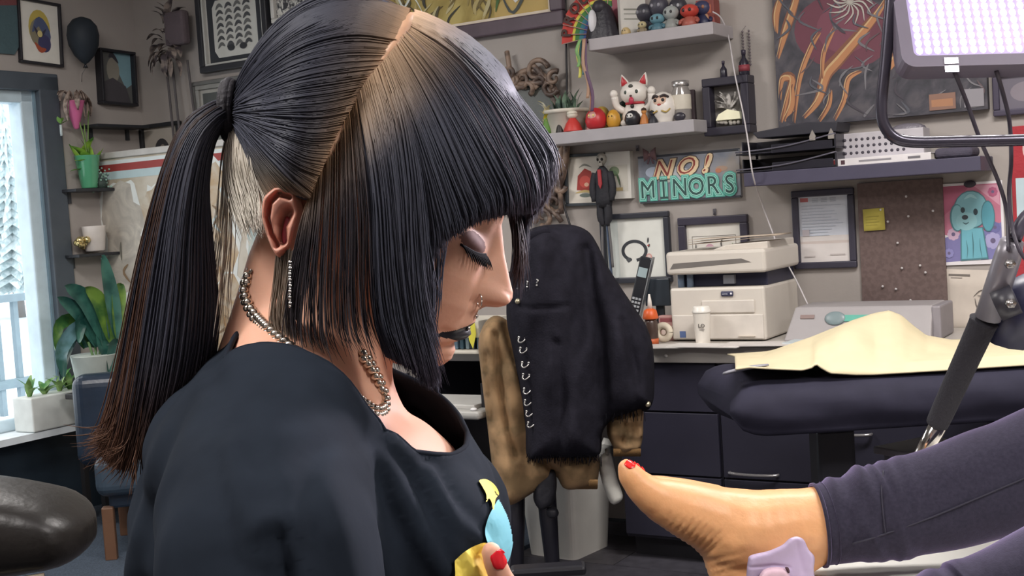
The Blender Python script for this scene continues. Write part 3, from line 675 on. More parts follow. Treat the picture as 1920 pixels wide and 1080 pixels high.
# generic figurine builders
def figurine(label, px, off, zs, hpx, col1, col2, col3='#2b2a30', wide=.34, name='figurine', shape='toy', group=None, rz=0):
    h = S(px, hpx); c = on(px, 100, zs, off); t = thing(name, label, 'figurine', c, RZB+rz, group); w = h*wide
    if shape == 'toy':
        MB().lathe([(w*.75, 0), (w*.95, h*.06), (w*.8, h*.28), (w*.5, h*.45), (w*.4, h*.5)], n=16).build('body', M(col1, .45), t)
        mb = MB(); mb.ball((0, 0, h*.7), (w*1.0, w*.92, h*.29), 16, 12); mb.build('head', M(col2, .45), t)
        mb = MB()
        for s_ in (-1, 1): mb.ball((s_*w*.36, -w*.85, h*.72), (w*.17, w*.12, w*.2), 8, 6)
        mb.build('eyes', M(col3, .3), t)
        for s_ in (-1, 1): MB().tube(crom([(s_*w*.5, 0, h*.4), (s_*w*1.0, -w*.2, h*.3), (s_*w*.9, -w*.45, h*.2)], 6), w*.2, 7).build('arm', M(col1, .45), t)
    elif shape == 'round':
        MB().lathe([(w*.55, 0), (w*.95, h*.12), (w*1.1, h*.4), (w*.95, h*.7), (w*.55, h*.93), (w*.05, h)], n=18).build('body', M(col1, .4), t)
        mb = MB(); mb.ball((0, -w*.55, h*.58), (w*.62, w*.55, h*.24), 14, 10); mb.build('face', M(col2, .5), t)
        mb = MB()
        for s_ in (-1, 1): mb.ball((s_*w*.25, -w*1.06, h*.62), (w*.11, w*.06, w*.12), 8, 6)
        mb.build('eyes', M(col3, .3), t)
    elif shape == 'bell':
        MB().lathe([(w, 0), (w, h*.05), (w*.7, h*.4), (w*.4, h*.6), (w*.3, h*.66)], n=16).build('body', M(col1, .5), t)
        mb = MB(); mb.ball((0, 0, h*.8), (w*.55, w*.55, h*.2), 12, 9); mb.build('head', M(col2, .5), t)
        MB().lathe([(w*.58, h*.84), (w*.5, h*.96), (w*.1, h*1.03)], n=12).build('cap', M(col3, .6), t)
    return t
# upper shelf
c = on(1131, 60, z1, .115); h = S(1131, 70)
t = thing('hooded_figurine', 'black draped figurine with a plain white long face, in front of the rainbow fan', 'figurine', c, RZB-.2)
mb = MB(); n = 26; G = []
for j in range(15):
    s = j/14; r = .075*(1-.62*s**1.3) if s < .9 else .035*(1-(s-.9)/.1*.75); G.append([(r*(1+.09*math.sin(i*5))*math.cos(6.283*i/n), r*(.75+.09*math.sin(i*5))*math.sin(6.283*i/n), h*s) for i in range(n)])
mb.grid(G, 0, True, True); mb.f.append(tuple(range(14*n, 15*n))); mb.mi.append(0); mb.sm.append(True); mb.build('cloak', M('#2c2a32', .45, bump=.3), t)
mb = MB(); mb.ball((-.012, -.045, h*.48), (.016, .02, .045), 12, 10); mb.build('face', M('#e4e3e8', .4), t)
mb = MB(); mb.ball((0, -.012, h*.86), (.03, .03, .028), 12, 8); mb.build('hood', M('#35323a', .5), t)
figurine('small round tan figurine at the foot of the black draped one', 1176, .13, z1, 17, '#c7ae7c', '#cbb58a', shape='round', wide=.5)
c = on(1186, 40, z1, .09); t = thing('book', 'white upright booklet standing on the upper shelf', 'book', c, RZB+.9)
box('pages', (0, 0, .075), (.1, .014, .145), M('#d9d5cc', .8), t); box('cover', (0, -.009, .075), (.104, .004, .15), M('#dedbd4', .6), t); box('spine', (-.052, 0, .075), (.004, .02, .15), M('#cfcbc4', .6), t)
flat('print', t, [('#8f8f86', rc(.1, .3, .8, .34)), ('#a5a59c', rc(.1, .42, .7, .45)), ('#9b9b92', rc(.1, .55, .75, .58))], .1, .145, -.0112, 0, .075)
c = on(1165, 30, z1, .03); t = thing('pink_box', 'tall dusky pink box behind the booklet on the upper shelf', 'box', c, RZB); box('carton', (0, 0, .09), (.06, .03, .18), M('#a25666', .6), t, bevel=.003); box('lid', (0, 0, .185), (.063, .033, .016), M('#b06a78', .6), t)
for (lb, px, off, hp, a, b, cc_, shp, wd) in (('tiny gold and grey figurine beside the booklet', 1207, .13, 24, '#8a7d66', '#c2b48c', '#3a3634', 'toy', .36), ('dark grey seated figurine in the back row, next to the booklet', 1212, .06, 62, '#34333c', '#3f3e48', '#8c8c94', 'toy', .3), ('blue-grey squat figurine at the front of the upper shelf', 1236, .13, 34, '#4f7482', '#6a95a3', '#20242a', 'toy', .42), ('tall charcoal figurine behind the blue-grey one', 1240, .055, 74, '#3a3844', '#4a4854', '#9a98a2', 'toy', .26),
        ('pale grey bear-like figurine in the middle of the upper shelf', 1262, .12, 46, '#8f928f', '#a3a8a6', '#34363a', 'toy', .33), ('black horned figurine behind the pale grey bear', 1276, .055, 66, '#2c2b33', '#3a3942', '#bfbfc4', 'toy', .27), ('bright red-headed figurine at the right of the upper shelf', 1297, .12, 44, '#a5584c', '#c24438', '#2a2022', 'toy', .4), ('navy blue figurine behind the red-headed one', 1322, .07, 52, '#2d3050', '#3c3f60', '#a8745a', 'toy', .34)):
    figurine(lb, px, off, z1, hp, a, b, cc_, wd, shape=shp)
c = on(1355, 40, z1, .05); t = thing('red_carton', 'faded red carton at the end of the upper shelf', 'box', c + BU*-.0, RZB); box('carton', (-.02, 0, .05), (.07, .06, .1), M('#8f4a44', .6, noise=.2), t, bevel=.003); flat('print', t, [('#b8674c', rc(.15, .2, .85, .5)), ('#d0a27e', ell(.5, .65, .2, .15))], .07, .1, -.031, -.02, .05)
t.location = on(1338, 40, z1, .05)
# hanging rainbow ribbons from the upper shelf's end
c = on(1092, 90, z1, .2)+BN*.004; t = thing('ribbon_bundle', 'rainbow ribbons hanging from the end of the upper shelf', 'ribbons', c, RZB)
for k, (colr, x0, x1, l) in enumerate((('#4c7f86', .004, .002, .13), ('#d9d36a', -.004, -.014, .14), ('#a8785f', .012, .026, .27), ('#6a4f6a', .02, .032, .27), ('#b5927a', .016, .018, .22), ('#7fae6a', 0, -.012, .1))):
    pts = crom([(x0, -.002-.002*k, .0), ((x0+x1)/2-.006, -.008-.003*k, -l*.4), (x1+.006, -.006-.002*k, -l*.75), (x1, -.004-.003*k, -l)], 12)
    G = [[(p[0]-.006, p[1], p[2]), (p[0]+.006, p[1]+.003, p[2])] for p in pts]; mb = MB(); mb.grid(G); mb.build('ribbon', M(colr, .5), t, solid=.0008)
# lower shelf: planter
c = on(1062, 220, z2, .1); h = S(1062, 44); t = thing('succulent_planter', 'cream ribbed planter with dark succulents on the lower shelf', 'planter', c, RZB)
w_ = S(1062, 40)
MB().lathe([(w_*.78, 0), (w_*.82, .004), (w_*.98, h*.85), (w_*1.06, h*.86), (w_*1.08, h), (w_*1.0, h), (w_*.96, h*.8)], n=30).build('pot', M('#d3cdc0', .5), t)
mb = MB(); random.seed(31)
for i in range(60): a = random.uniform(0, 6.28); q = random.uniform(0, w_*.9); l = random.uniform(.02, .05); x, y = q*math.cos(a), q*math.sin(a); leafmesh(mb, (x*.8, y*.8, h*.85), (x*1.05+random.uniform(-.02, .02), y*1.05, h+random.uniform(.0, .075)), .009)
mb.build('succulents', two_tone('#3b4f48', '#7e9a84', 25), t)
c = on(1036, 220, z2, .155); 
figurine('tiny tan-headed figurine in a black robe in front of the cream planter', 1041, .165, z2, 27, '#2c2826', '#c79668', '#4a3528', .3, shape='bell')
figurine('white-topped red gnome figurine in front of the cream planter', 1066, .165, z2, 38, '#c23a34', '#ded8c8', '#ddd6c6', .48, shape='bell')
figurine('small red figurine with a yellow cap on the lower shelf', 1110, .165, z2, 40, '#bf2f35', '#d8a39a', '#e0d07a', .46, shape='round')
figurine('pale pink little figurine tucked behind the red ones', 1102, .12, z2, 36, '#d7a3a0', '#e4cdb9', '#d9c25c', .34, shape='bell')
figurine('amber yellow figurine left of the lucky cat', 1143, .15, z2, 34, '#c99434', '#dcae52', '#3a2a20', .36, shape='round')
figurine('dim yellow figurine at the back by the ribbons', 1122, .06, z2, 46, '#a48436', '#c0a04c', '#3a3220', .3, shape='toy')
figurine('dark green bottle-like figurine behind the lucky cat', 1162, .06, z2, 50, '#33533c', '#456a4e', '#20302a', .28, shape='bell')
c = on(1024, 220, z2, .15); t = thing('flower_figurine', 'yellow and white orchid-like ornament at the left end of the lower shelf', 'ornament', c, RZB)
mb = MB(); random.seed(9)
for i in range(10): a = random.uniform(0, 6.28); leafmesh(mb, (0, 0, .02+.008*i), (.03*math.cos(a), .02*math.sin(a)-.01, .05+.009*i), .012)
mb.build('petals', two_tone('#d9c13c', '#e9e6da', 20), t); MB().lathe([(.018, 0), (.02, .02), (.01, .05), (.006, .1)]).build('stem', M('#5f8a3c'), t)
# lucky cat
c = on(1192, 210, z2, .1); k = S(1192, 1); t = thing('lucky_cat', 'white beckoning cat figurine with red ears on the lower shelf', 'figurine', c, RZB+.12)
wm_ = M('#e6e0d8', .35, noise=.02); rm_ = M('#b8323a', .4)
MB().lathe([(20*k, 0), (28*k, 4*k), (27*k, 20*k), (20*k, 36*k), (15*k, 46*k)], n=24, sy=.85).build('body', wm_, t)
mb = MB(); mb.ball((0, -2*k, 62*k), (27*k, 23*k, 22*k), 24, 16); hd = mb.build('head', wm_, t)
for s_ in (-1, 1):
    Te = Matrix.Translation((s_*17*k, 0, 76*k)) @ Matrix.Rotation(s_*.28, 4, 'Y'); mb = MB(); mb.lathe([(10.5*k, 0), (8*k, 9*k), (4*k, 18*k), (.5*k, 24*k)], n=14, sy=.55, T=Te); mb.build('ear', wm_, hd)
    mb = MB(); mb.lathe([(7*k, 1*k), (5.4*k, 8*k), (2.6*k, 14*k), (.3*k, 19*k)], n=12, sy=.4, T=Matrix.Translation((0, -4*k, 1*k)) @ Te); mb.build('inner_ear', rm_, hd)
    mb = MB(); mb.ball((s_*10*k, -21*k, 63*k), (4*k, 3*k, 4.4*k), 10, 8); mb.build('eye', M('#3c463f', .2), hd)
    MB().tube(crom([(s_*22*k, -2*k, 30*k), (s_*34*k, -8*k, 40*k), (s_*36*k, -12*k, 58*k)], 8), [7*k]*8, 10).build('arm', wm_, t)
    mb = MB(); mb.ball((s_*37*k, -13*k, 63*k), (8*k, 7*k, 8*k), 12, 9); mb.build('paw', wm_, t)
mb = MB(); mb.ball((0, -22*k, 74*k), (4.5*k, 2.5*k, 3.5*k), 10, 7); mb.build('forehead_mark', M('#4a4a44'), hd)
mb = MB(); mb.ball((0, -25*k, 56*k), (2.6*k, 2*k, 1.8*k), 8, 6); mb.build('nose', M('#5a3838'), hd)
mb = MB(); mb.ball((0, -23*k, 47*k), (5*k, 3.2*k, 7*k), 12, 8); mb.build('tongue', M('#c0304c', .4), hd)
MB().torus((0, 0, 43*k), 16.5*k, 2.4*k, 24, 8, axis='z').build('collar', rm_, t)
mb = MB(); mb.ball((0, -19*k, 37*k), (4*k, 4*k, 4*k), 10, 8); mb.build('bell', M('#33302c', .3), t)
for s_ in (-1, 1): mb = MB(); mb.ball((s_*16*k, -18*k, 7*k), (9*k, 9*k, 7*k), 12, 8); mb.build('foot', wm_, t)
figurine('black and white striped egg-shaped figurine at the lucky cat\'s feet', 1179, .175, z2, 28, '#26262c', '#d8d6d2', '#1c1c22', .5, shape='round')
figurine('small orange-brown figurine in front of the lucky cat', 1201, .175, z2, 30, '#b8743a', '#c98a4a', '#3a2418', .3, shape='bell')
figurine('small black wedge-like figurine beside the white daruma', 1217, .165, z2, 24, '#22232c', '#2c2d38', '#14141a', .42, shape='bell')
# daruma
c = on(1244, 205, z2, .125); t = thing('daruma_doll', 'round white daruma doll with painted face beside the lucky cat', 'doll', c, RZB+.1)
MB().lathe([(13*k, 0), (18*k, 1*k), (17*k, 5*k), (22*k, 12*k), (25.5*k, 26*k), (24*k, 40*k), (16*k, 52*k), (6*k, 57*k), (.5*k, 58*k)], n=28).build('body', wm_, t)
mb = MB(); mb.ball((0, -13.5*k, 38*k), (15*k, 12.5*k, 13*k), 18, 12); fc = mb.build('face', M('#d9b9a4', .5), t)
for s_ in (-1, 1):
    mb = MB(); mb.ball((s_*7*k, -23.6*k, 41*k), (3.4*k, 2.4*k, 3.4*k), 10, 7); mb.build('eye', M('#2c2a2a', .3), fc)
    MB().tube(crom([(s_*2*k, -23.5*k, 47*k), (s_*9*k, -21*k, 50*k), (s_*15*k, -14*k, 46*k)], 8), 2.4*k, 6).build('eyebrow', M('#3a3030'), fc)
    MB().tube(crom([(s_*4*k, -25*k, 22*k), (s_*12*k, -22.5*k, 19*k), (s_*18*k, -17*k, 25*k)], 8), 1.6*k, 6).build('painted_scroll', M('#b49a54'), t)
mb = MB(); mb.ball((0, -24.6*k, 33*k), (4*k, 2*k, 2*k), 10, 7); mb.build('mouth', M('#b0403c'), fc)
# jar and dark boxes behind
c = on(1278, 200, z2, .1); t = thing('glass_jar', 'glass jar with silver lid and cream filling on the lower shelf', 'jar', c, RZB)
MB().lathe([(16*k, 0), (17.5*k, 3*k), (17.5*k, 54*k), (14*k, 62*k), (14*k, 66*k)], n=22).build('jar', M('#8f8a86', .1, noise=.05), t)
MB().lathe([(17.9*k, 22*k), (18.2*k, 23*k), (18.2*k, 48*k), (17.9*k, 49*k)], n=22).build('label_band', M('#d6cfc0', .6), t)
MB().lathe([(15.5*k, 65*k), (16*k, 66*k), (16*k, 74*k), (14*k, 75*k)], n=22).build('lid', M('#c9c6c4', .25, metal=.8), t)
mb = MB(); mb.ball((2*k, -17*k, 9*k), (12*k, 4*k, 8*k), 10, 8); mb.build('charm', M('#33313a', .3), t)
c = wb(1299, 190, .0); t = thing('small_plaque', 'dark brown plaque leaning on the wall behind the glass jar', 'plaque', (c.x, c.y, z2), RZB, rx=0)
box('panel', (0, -.016, S(1299, 31)), (S(1299, 16), .02, S(1299, 62)), M('#4d4145', .6), t, bevel=.003); box('back', (0, -.005, S(1299, 31)), (S(1299, 14), .004, S(1299, 58)), M('#332c30', .6), t)
# shadow box with carved figure and small bottles on top
t, ww, hh = picture('shadow_box', 'deep black shadow box with a pale carved figure and a lit base', 'frame', (1331, 146, 1417, 253), '#2e2b38', .03, [('#76726f', rc(0, 0, 1, 1))], depth=.075, matc='#8d8985')
mb = MB(); random.seed(17)
hx = lambda x, z: (x*ww*.3, -.045, z*hh*.33)
for i in range(26): a = random.uniform(0, 6.28); r = random.uniform(.2, 1); p = hx(r*math.cos(a), .2+.75*r*math.sin(a)); mb.tube(crom([hx(0, -.2), (p[0]*.6+.01, -.05, p[2]*.6), p], 6), .003, 5)
mb.ball(hx(0, .25), (.012, .01, .03), 10, 8); mb.build('carving', two_tone('#6b6763', '#c6c2bd', 50, .7), t)
mb = MB(); mb.prism([(-ww*.26, -hh*.24), (ww*.28, -hh*.24), (ww*.26, -hh*.12), (0, -hh*.06), (-ww*.2, -hh*.14)], -.06, -.03); mb.build('lit_base', M('#f3efcf', .5, emit=.15), t)
mb = MB()
for i in range(12): mb.ball(hx(random.uniform(-.8, .8), random.uniform(-1.0, -.72)), (.008, .008, .008), 8, 6)
mb.build('pebbles', M('#b5b0a8', .7), t, kind='stuff')
zt_ = wb(1374, 146).z + .0
zb_s = t.location.z + hh/2
for lb, px, hp, c1 in (('tiny dark bottle standing on the black shadow box, the shorter one', 1357, 32, '#2c2a36'), ('taller dark bottle with a red label standing on the black shadow box', 1396, 48, '#2a2834')):
    p = on(px, 140, zb_s, .04); h = S(px, hp); q = thing('small_bottle', lb, 'bottle', p, RZB, 'bottles on the shadow box')
    MB().lathe([(h*.2, 0), (h*.22, h*.05), (h*.2, h*.5), (h*.08, h*.68), (h*.07, h*.8)], n=14).build('body', M(c1, .25), q); MB().lathe([(h*.09, h*.8), (h*.1, h*.98), (h*.06, h)], n=10).build('cap', M('#3a3444', .4), q)
    if hp > 40: MB().lathe([(h*.222, h*.15), (h*.224, h*.4)], n=14).build('label', M('#8a3a44', .6), q)
c = wb(1400, 85, .01); t = thing('bead_strand', 'dim strand of small beads hanging above the shadow box', 'beads', c, RZB)
mb = MB()
for i in range(12):
    for x in (-.012, .012): mb.ball((x, -.004, .05-i*.011), .0045, 7, 5)
mb.build('beads', M('#6d6468', .4), t); MB().tube([(0, 0, .07), (-.012, -.004, .055), (-.012, -.004, -.08)], .001, 4).build('string', M('#777070'), t)
# white charging cord from the upper shelf
c0 = wb(1340, 30, .02); t = thing('charging_cable', 'thin white cord drooping from the upper shelf to the desk', 'cord', c0, RZB)
pts = []
for px, py, of in ((1336, 22, .1), (1352, 34, .08), (1366, 70, .05), (1378, 140, .1), (1393, 210, .12), (1402, 262, .24), (1412, 330, .25), (1428, 380, .12), (1450, 440, .1), (1462, 470, .12), (1490, 520, .16), (1515, 572, .2)):
    p = wb(px, py, of)-c0; pts.append((p.dot(BU), -p.dot(BN), p.z))
MB().tube(crom(pts, 50), .0028, 6).build('cable', M('#c9c4c6', .5), t)
# ------------------------------------------------------------------ lower back wall
picture('framed_art', 'small dark framed print of a red creature, left of the hanging puppet', 'picture', (1062, 288, 1135, 386), '#3c4248', .012, [('#e4ded2', rc(0, 0, 1, 1)), ('#a8403a', [(.2, .75), (.25, .4), (.5, .22), (.72, .3), (.8, .6), (.75, .78)]), ('#c9534a', ell(.5, .55, .2, .15)), ('#e3b49a', ell(.55, .62, .08, .05)), ('#8f8f85', stroke([(.3, .2), (.5, .13), (.75, .2)], .05)), ('#c9b27a', stroke([(.15, .82), (.5, .78), (.85, .84)], .06)), ('#6f7a74', ell(.5, .88, .2, .05))], depth=.02, matc='#e4ded2', mw=.012, roll=.03)
picture('canvas_print', 'small white canvas with a green plant painting, right of the hanging puppet', 'picture', (1140, 285, 1188, 372), None, 0, [('#c9c5ba', rc(.0, .25, 1, .9)), ('#7a8a6c', ell(.35, .4, .25, .12)), ('#5f7a58', stroke([(.2, .4), (.45, .45), (.6, .75)], .08)), ('#54524c', stroke([(.55, .5), (.62, .7), (.6, .85)], .04)), ('#b8a478', rc(.3, .8, .75, .88))], depth=.03, matc='#d9d6cf', mw=.012, roll=.02)
# hanging puppet
c = wb(1128, 300, .06); k = S(1128, 1); t = thing('hanging_puppet', 'skull-headed puppet in a black suit and red tie hanging on the wall', 'puppet', c, RZB)
bk = M('#24242b', .7, bump=.3); 
mb = MB(); mb.ball((0, 0, 2*k), (10*k, 9*k, 12*k), 16, 12); mb.box((0, -4*k, -8*k), (9*k, 8*k, 7*k)); hd = mb.build('skull', two_tone('#8d8880', '#b3aea4', 40, .6), t, bevel=.003)
mb = MB()
for s_ in (-1, 1): mb.ball((s_*4.2*k, -7.6*k, 1*k), (2.8*k, 2.4*k, 3*k), 10, 8)
mb.ball((0, -8.6*k, -4*k), (1.5*k, 1.2*k, 1.8*k), 8, 6); mb.build('eye_socket', M('#2a2726', .8), hd)
MB().lathe([(15*k, -90*k), (18*k, -75*k), (15*k, -45*k), (17*k, -28*k), (9*k, -16*k), (5*k, -12*k)], n=18, sy=.6).build('jacket', bk, t)
MB().prism([(-4*k, -18*k), (2.5*k, -18*k), (3.6*k, -46*k), (0, -54*k), (-3.6*k, -46*k)], -13*k, -10*k).build('tie', M('#a8343a', .6), t)
for s_ in (-1, 1):
    MB().tube(crom([(s_*15*k, 0, -24*k), (s_*21*k, -2*k, -50*k), (s_*19*k, -4*k, -78*k)], 8), [7*k]*6+[5*k]*2, 10).build('arm', bk, t)
    MB().tube(crom([(s_*7*k, 0, -84*k), (s_*8*k, -1*k, -105*k), (s_*(5 if s_ > 0 else 3)*k, -2*k, -124*k)], 8), [8*k]*6+[5*k]*2, 10).build('leg', bk, t)
    MB().tube(crom([(s_*7*k, 0, -124*k), (s_*9*k, 0, -160*k), (s_*10*k, 1*k, -205*k)], 8), [2.6*k]*8, 6).build('ragged_strip', M('#6d6b6c', .9), t)
MB().tube([(0, .03, 13*k), (0, 0, 12*k)], .003).build('hook', M('#333333'), t)
MB().tube(crom([(2*k, 2*k, -95*k), (3*k, 2*k, -150*k), (5*k, 4*k, -230*k)], 8), [2.8*k]*8, 6).build('rod', M('#4d5a70', .4), t)
# little bow ornament and the painted sign
t, ww, hh = picture('painted_sign', 'hand painted sign reading NO! MINORS on grey-blue board', 'sign', (1200, 288, 1388, 374), None, 0, None, depth=.018, matc=two_tone('#6f7684', '#9a938e', 9, .6, c3='#8a8f9a', lo=.35, hi=.65))
ed = MB()
for z in (-hh/2, hh/2): ed.box((0, -.01, z), (ww, .022, .008))
ed.build('edge', M('#3d4048'), t)
[flat('painted_cloud', t, [it_], ww, hh, -.018-.0002*i_) for i_, it_ in enumerate([('#b9bdc2', ell(.33, .42, .2, .16)), ('#c7c3bd', ell(.28, .48, .1, .12)), ('#a58d7c', ell(.83, .38, .06, .06)), ('#b3785c', ell(.8, .42, .03, .05)), ('#a9b3c4', ell(.15, .35, .08, .12))])]
def layered(ch, x, z, size, cols_, shear=0., sx=1.):
    for n_, (colr, off, y, dx, dz) in enumerate(cols_):
        o = text('letter', t, ch, size, (x+dx, y, z+dz), M(colr, .6), ext=.0006, shear=shear, off=off, sx=sx)
for i, ch in enumerate('NO!'):
    layered(ch, (-.012+[-.085, 0, .07][i])*ww/.36, hh*(.2+.02*i), hh*.52, [('#4d3a36', .010, -.0195, .004, -.003), ('#e6d3b0', .007, -.0203, .004, -.003), ('#e3c9a4', .006, -.021, .0025, -.002), ('#8e3f38', -.001, -.0218, 0, 0)], .35, 1.05)
for i, ch in enumerate('MINORS'):
    x = (-.41+.163*i)*ww; 
    layered(ch, x, hh*(-.24+.0*i), hh*.56, [('#5fb3a4', .013, -.0226, 0, 0), ('#9adccf', .009, -.0232, 0, 0), ('#41907f', .006, -.0238, 0, 0), ('#a5ded2', .0035, -.0243, 0, 0), ('#34524f', 0., -.0249, 0, 0)], 0, .88)
    if ch == 'I':
        for zz in (.19, -.19):
            mb = MB(); mb.box((x, -.0244, hh*(-.235)+hh*zz), (ww*.075, .0015, hh*.045)); mb.build('serif', M('#34524f', .6), t)
c = wb(1220, 290, .035); t = thing('bow_ornament', 'dusty red bow ornament on the corner of the painted sign', 'ornament', c, RZB)
mb = MB()
for s_ in (-1, 1): mb.grid([[(s_*x, -.006-.006*math.sin(j), z) for j, z in enumerate((-.01*(1+x*60), 0, .01*(1+x*60)))] for x in (.004, .012, .02, .026)])
mb.build('bow', M('#6f5457', .8), t, solid=.004); mb = MB(); mb.ball((0, -.008, 0), .007, 10, 8); mb.build('knot', M('#7d5f5f', .8), t)
for s_ in (-1, 1): MB().tube([(0, -.006, 0), (s_*.012, -.006, -.035)], .004, 5).build('tail', M('#66505a', .8), t)
# calligraphy circle, blossom print, document, cork board, notes, drawings
enso = [('#e8e9e2', rc(0, 0, 1, 1)), ('#d3d9d4', rc(0, 0, .2, 1))]
ring = []
for i in range(26):
    a = math.radians(112+i*13.2); ring.append((.47+.2*math.cos(a), .55+.165*math.sin(a)))
enso += [('#3c3f44', stroke(ring, .055, 60, False)), ('#35383d', ell(.37, .70, .05, .035)), ('#55585c', stroke([(.36, .66), (.37, .72), (.38, .74)], .07, 8)), ('#4a4b4c', stroke([(.72, .33), (.71, .42)], .03, 6)), ('#55514f', stroke([(.735, .44), (.72, .5)], .03, 6)), ('#b9463e', rc(.7, .455, .73, .475)), ('#d8a39c', ell(.72, .66, .05, .055)), ('#e6d0ca', ell(.72, .66, .03, .035))]
picture('framed_calligraphy', 'black framed ink circle calligraphy with red seal, behind the jackets', 'picture', (1130, 399, 1259, 530), '#33353e', .022, enso, depth=.025, matc='#e8e9e2', mw=.003)
bl = [('#e6e2d9', rc(0, 0, 1, 1))] + [('#6d665f', p) for p in (rc(.1, .25, .9, .262), rc(.1, .25, .108, 1), rc(.892, .25, .9, 1))] + [('#cfa6b4', ell(.42, .55, .09, .13)), ('#d8aebb', ell(.56, .62, .09, .12)), ('#b9788f', ell(.58, .6, .04, .05)), ('#8f7d6e', stroke([(.3, .75), (.5, .62), (.72, .6), (.82, .45)], .03)), ('#5c5a58', stroke([(.66, .6), (.63, .42), (.67, .3)], .025)), ('#6d8a5c', stroke([(.7, .6), (.8, .55), (.84, .42)], .03)), ('#5a5856', stroke([(.17, .4), (.165, .6), (.17, .75)], .03, 8)), ('#a2543f', ell(.45, .8, .14, .05))]
picture('framed_blossom', 'dark framed pink blossom print, behind the printer', 'picture', (1276, 405, 1406, 522), '#3b3746', .03, bl, depth=.025, matc='#e6e2d9')
for px, py in ((1195, 278), (1340, 397)):
    p = wb(px, py, .004); q = thing('wall_hook', ['small metal picture hook above the hanging puppet and canvas', 'small metal picture hook above the blossom print'][px > 1200], 'hook', p, RZB, 'picture hooks'); box('plate', (0, 0, 0), (.012, .003, .022), M('#77747a', .4, metal=.6), q); MB().tube(crom([(0, -.002, 0), (0, -.008, -.01), (0, -.012, -.004)], 6), .002, 5).build('hook', M('#6d6a70', .4, metal=.6), q)
doc = [('#d3d8e2', rc(0, 0, 1, .62)), ('#dcd6d3', rc(0, .6, 1, 1)), ('#cfc3bd', rc(0, .68, 1, .72)), ('#c8767a', rc(.04, .02, .2, .08))] + [('#b4bac6', rc(.28+.18*(i % 3), .03+.025*(i//3), .4+.18*(i % 3), .042+.025*(i//3))) for i in range(9)] + [('#bcc3d0', rc(.06, .14+.045*i, .5+.4*random.random(), .148+.045*i)) for i in range(11)] + [('#c3bbb9', rc(.08, .9, .3, .92)), ('#c3bbb9', rc(.6, .88, .9, .9)), ('#bdb6bb', rc(.06, .5, .2, .6))]
picture('framed_document', 'black framed pale printed certificate, right of the printer top', 'picture', (1488, 355, 1605, 503), '#3a3846', .024, doc, depth=.02, matc='#d3d8e2', roll=.0)
t, ww, hh = picture('cork_board', 'plain dark brown pin board under the dark shelf', 'board', (1614, 340, 1772, 600), None, 0, None, depth=.014, matc=two_tone('#645451', '#6e5d5a', 60, .85))
for px, py in ((1702, 368), (1668, 415), (1706, 405), (1752, 395), (1686, 455), (1694, 502), (1728, 497), (1738, 510), (1658, 536), (1683, 541), (1710, 562)):
    x, z = uz(px, py, t.location); MB().lathe([(.0012, 0), (.0012, .004), (.0035, .0045), (.0045, .009), (.002, .0105)], n=8, T=Matrix.Translation((x, -.014, z)) @ Matrix.Rotation(math.pi/2, 4, 'X')).build('push_pin', M('#c9c4c4', .3), t)
c, ww, hh = rect(1619, 391, 1659, 432, off=.016); t = thing('sticky_note', 'yellow sticky note pinned on the brown pin board', 'note', c, RZB)
t.rotation_euler = (0, -.03, RZB); mb = MB(); mb.grid([[(x*ww, -.001-.004*(1-j/3)**2, (j/3-.5)*hh) for j in range(4)] for x in (-.5, 0, .5)]); mb.build('paper', M('#cdbf5c', .8), t, solid=.0008)
mb = MB(); mb.ball((ww*.35, -.005, hh*.42), .004, 8, 6); mb.build('pin', M('#d9d9d0', .3), t)
flat('writing', t, [('#a89c48', rc(.12, .35+.13*i, .75-.1*(i % 2), .37+.13*i)) for i in range(4)], ww, hh, -.0035)
pup = [('#e3dfe2', rc(0, 0, 1, 1)), ('#c2788f', [(.04, .03), (.96, .03), (.96, .5), (.5, .7), (.04, .62)]), ('#b5647e', [(.04, .03), (.5, .03), (.2, .3), (.04, .4)]), ('#d39aae', [(.55, .04), (.95, .05), (.95, .3), (.8, .2)]),
       ('#7c78a8', [(.05, .66), (.4, .6), (.4, .95), (.06, .96)]), ('#7f7db0', [(.62, .62), (.96, .5), (.96, .94), (.62, .95)])]
for cx, cy, r, co in ((.2, .62, .09, '#c6a9c0'), (.82, .72, .12, '#a8a3cc'), (.86, .56, .08, '#6f6fa3'), (.85, .13, .07, '#b15f80'), (.12, .85, .07, '#8d8abc')):
    for i in range(8): a = i*.785; pup.append((co, ell(cx+r*.7*math.cos(a), cy+r*.55*math.sin(a), r*.42, r*.32, 9)))
    pup.append(('#6a5f80', ell(cx, cy, r*.35, r*.27, 10)))
pup += [('#4f7d86', ell(.5, .33, .275, .232)), ('#7fb3bd', ell(.5, .33, .26, .22)), ('#4f7d86', [(.32, .55), (.68, .55), (.74, .94), (.3, .95)]), ('#6fb0bf', [(.34, .56), (.66, .56), (.72, .92), (.32, .93)]), ('#4f7d86', ell(.27, .42, .11, .17)), ('#86b8c0', ell(.28, .42, .095, .155)), ('#4f7d86', ell(.76, .42, .11, .19)), ('#5a9dad', ell(.76, .42, .095, .175)), ('#8fbfc6', ell(.42, .47, .17, .11)),
        ('#35444c', ell(.37, .33, .035, .035)), ('#35444c', ell(.57, .36, .035, .04)), ('#3a4148', ell(.4, .42, .05, .03)), ('#4b6a72', stroke([(.36, .48), (.41, .5), (.46, .48)], .018, 8)), ('#4a7780', stroke([(.5, .6), (.51, .75), (.5, .92)], .018, 8)), ('#4a7780', stroke([(.4, .7), (.42, .82), (.4, .92)], .012, 8)), ('#4a7780', stroke([(.62, .68), (.62, .8), (.64, .92)], .012, 8)), ('#9ccad0', stroke([(.4, .2), (.5, .16), (.6, .2)], .04, 8))]
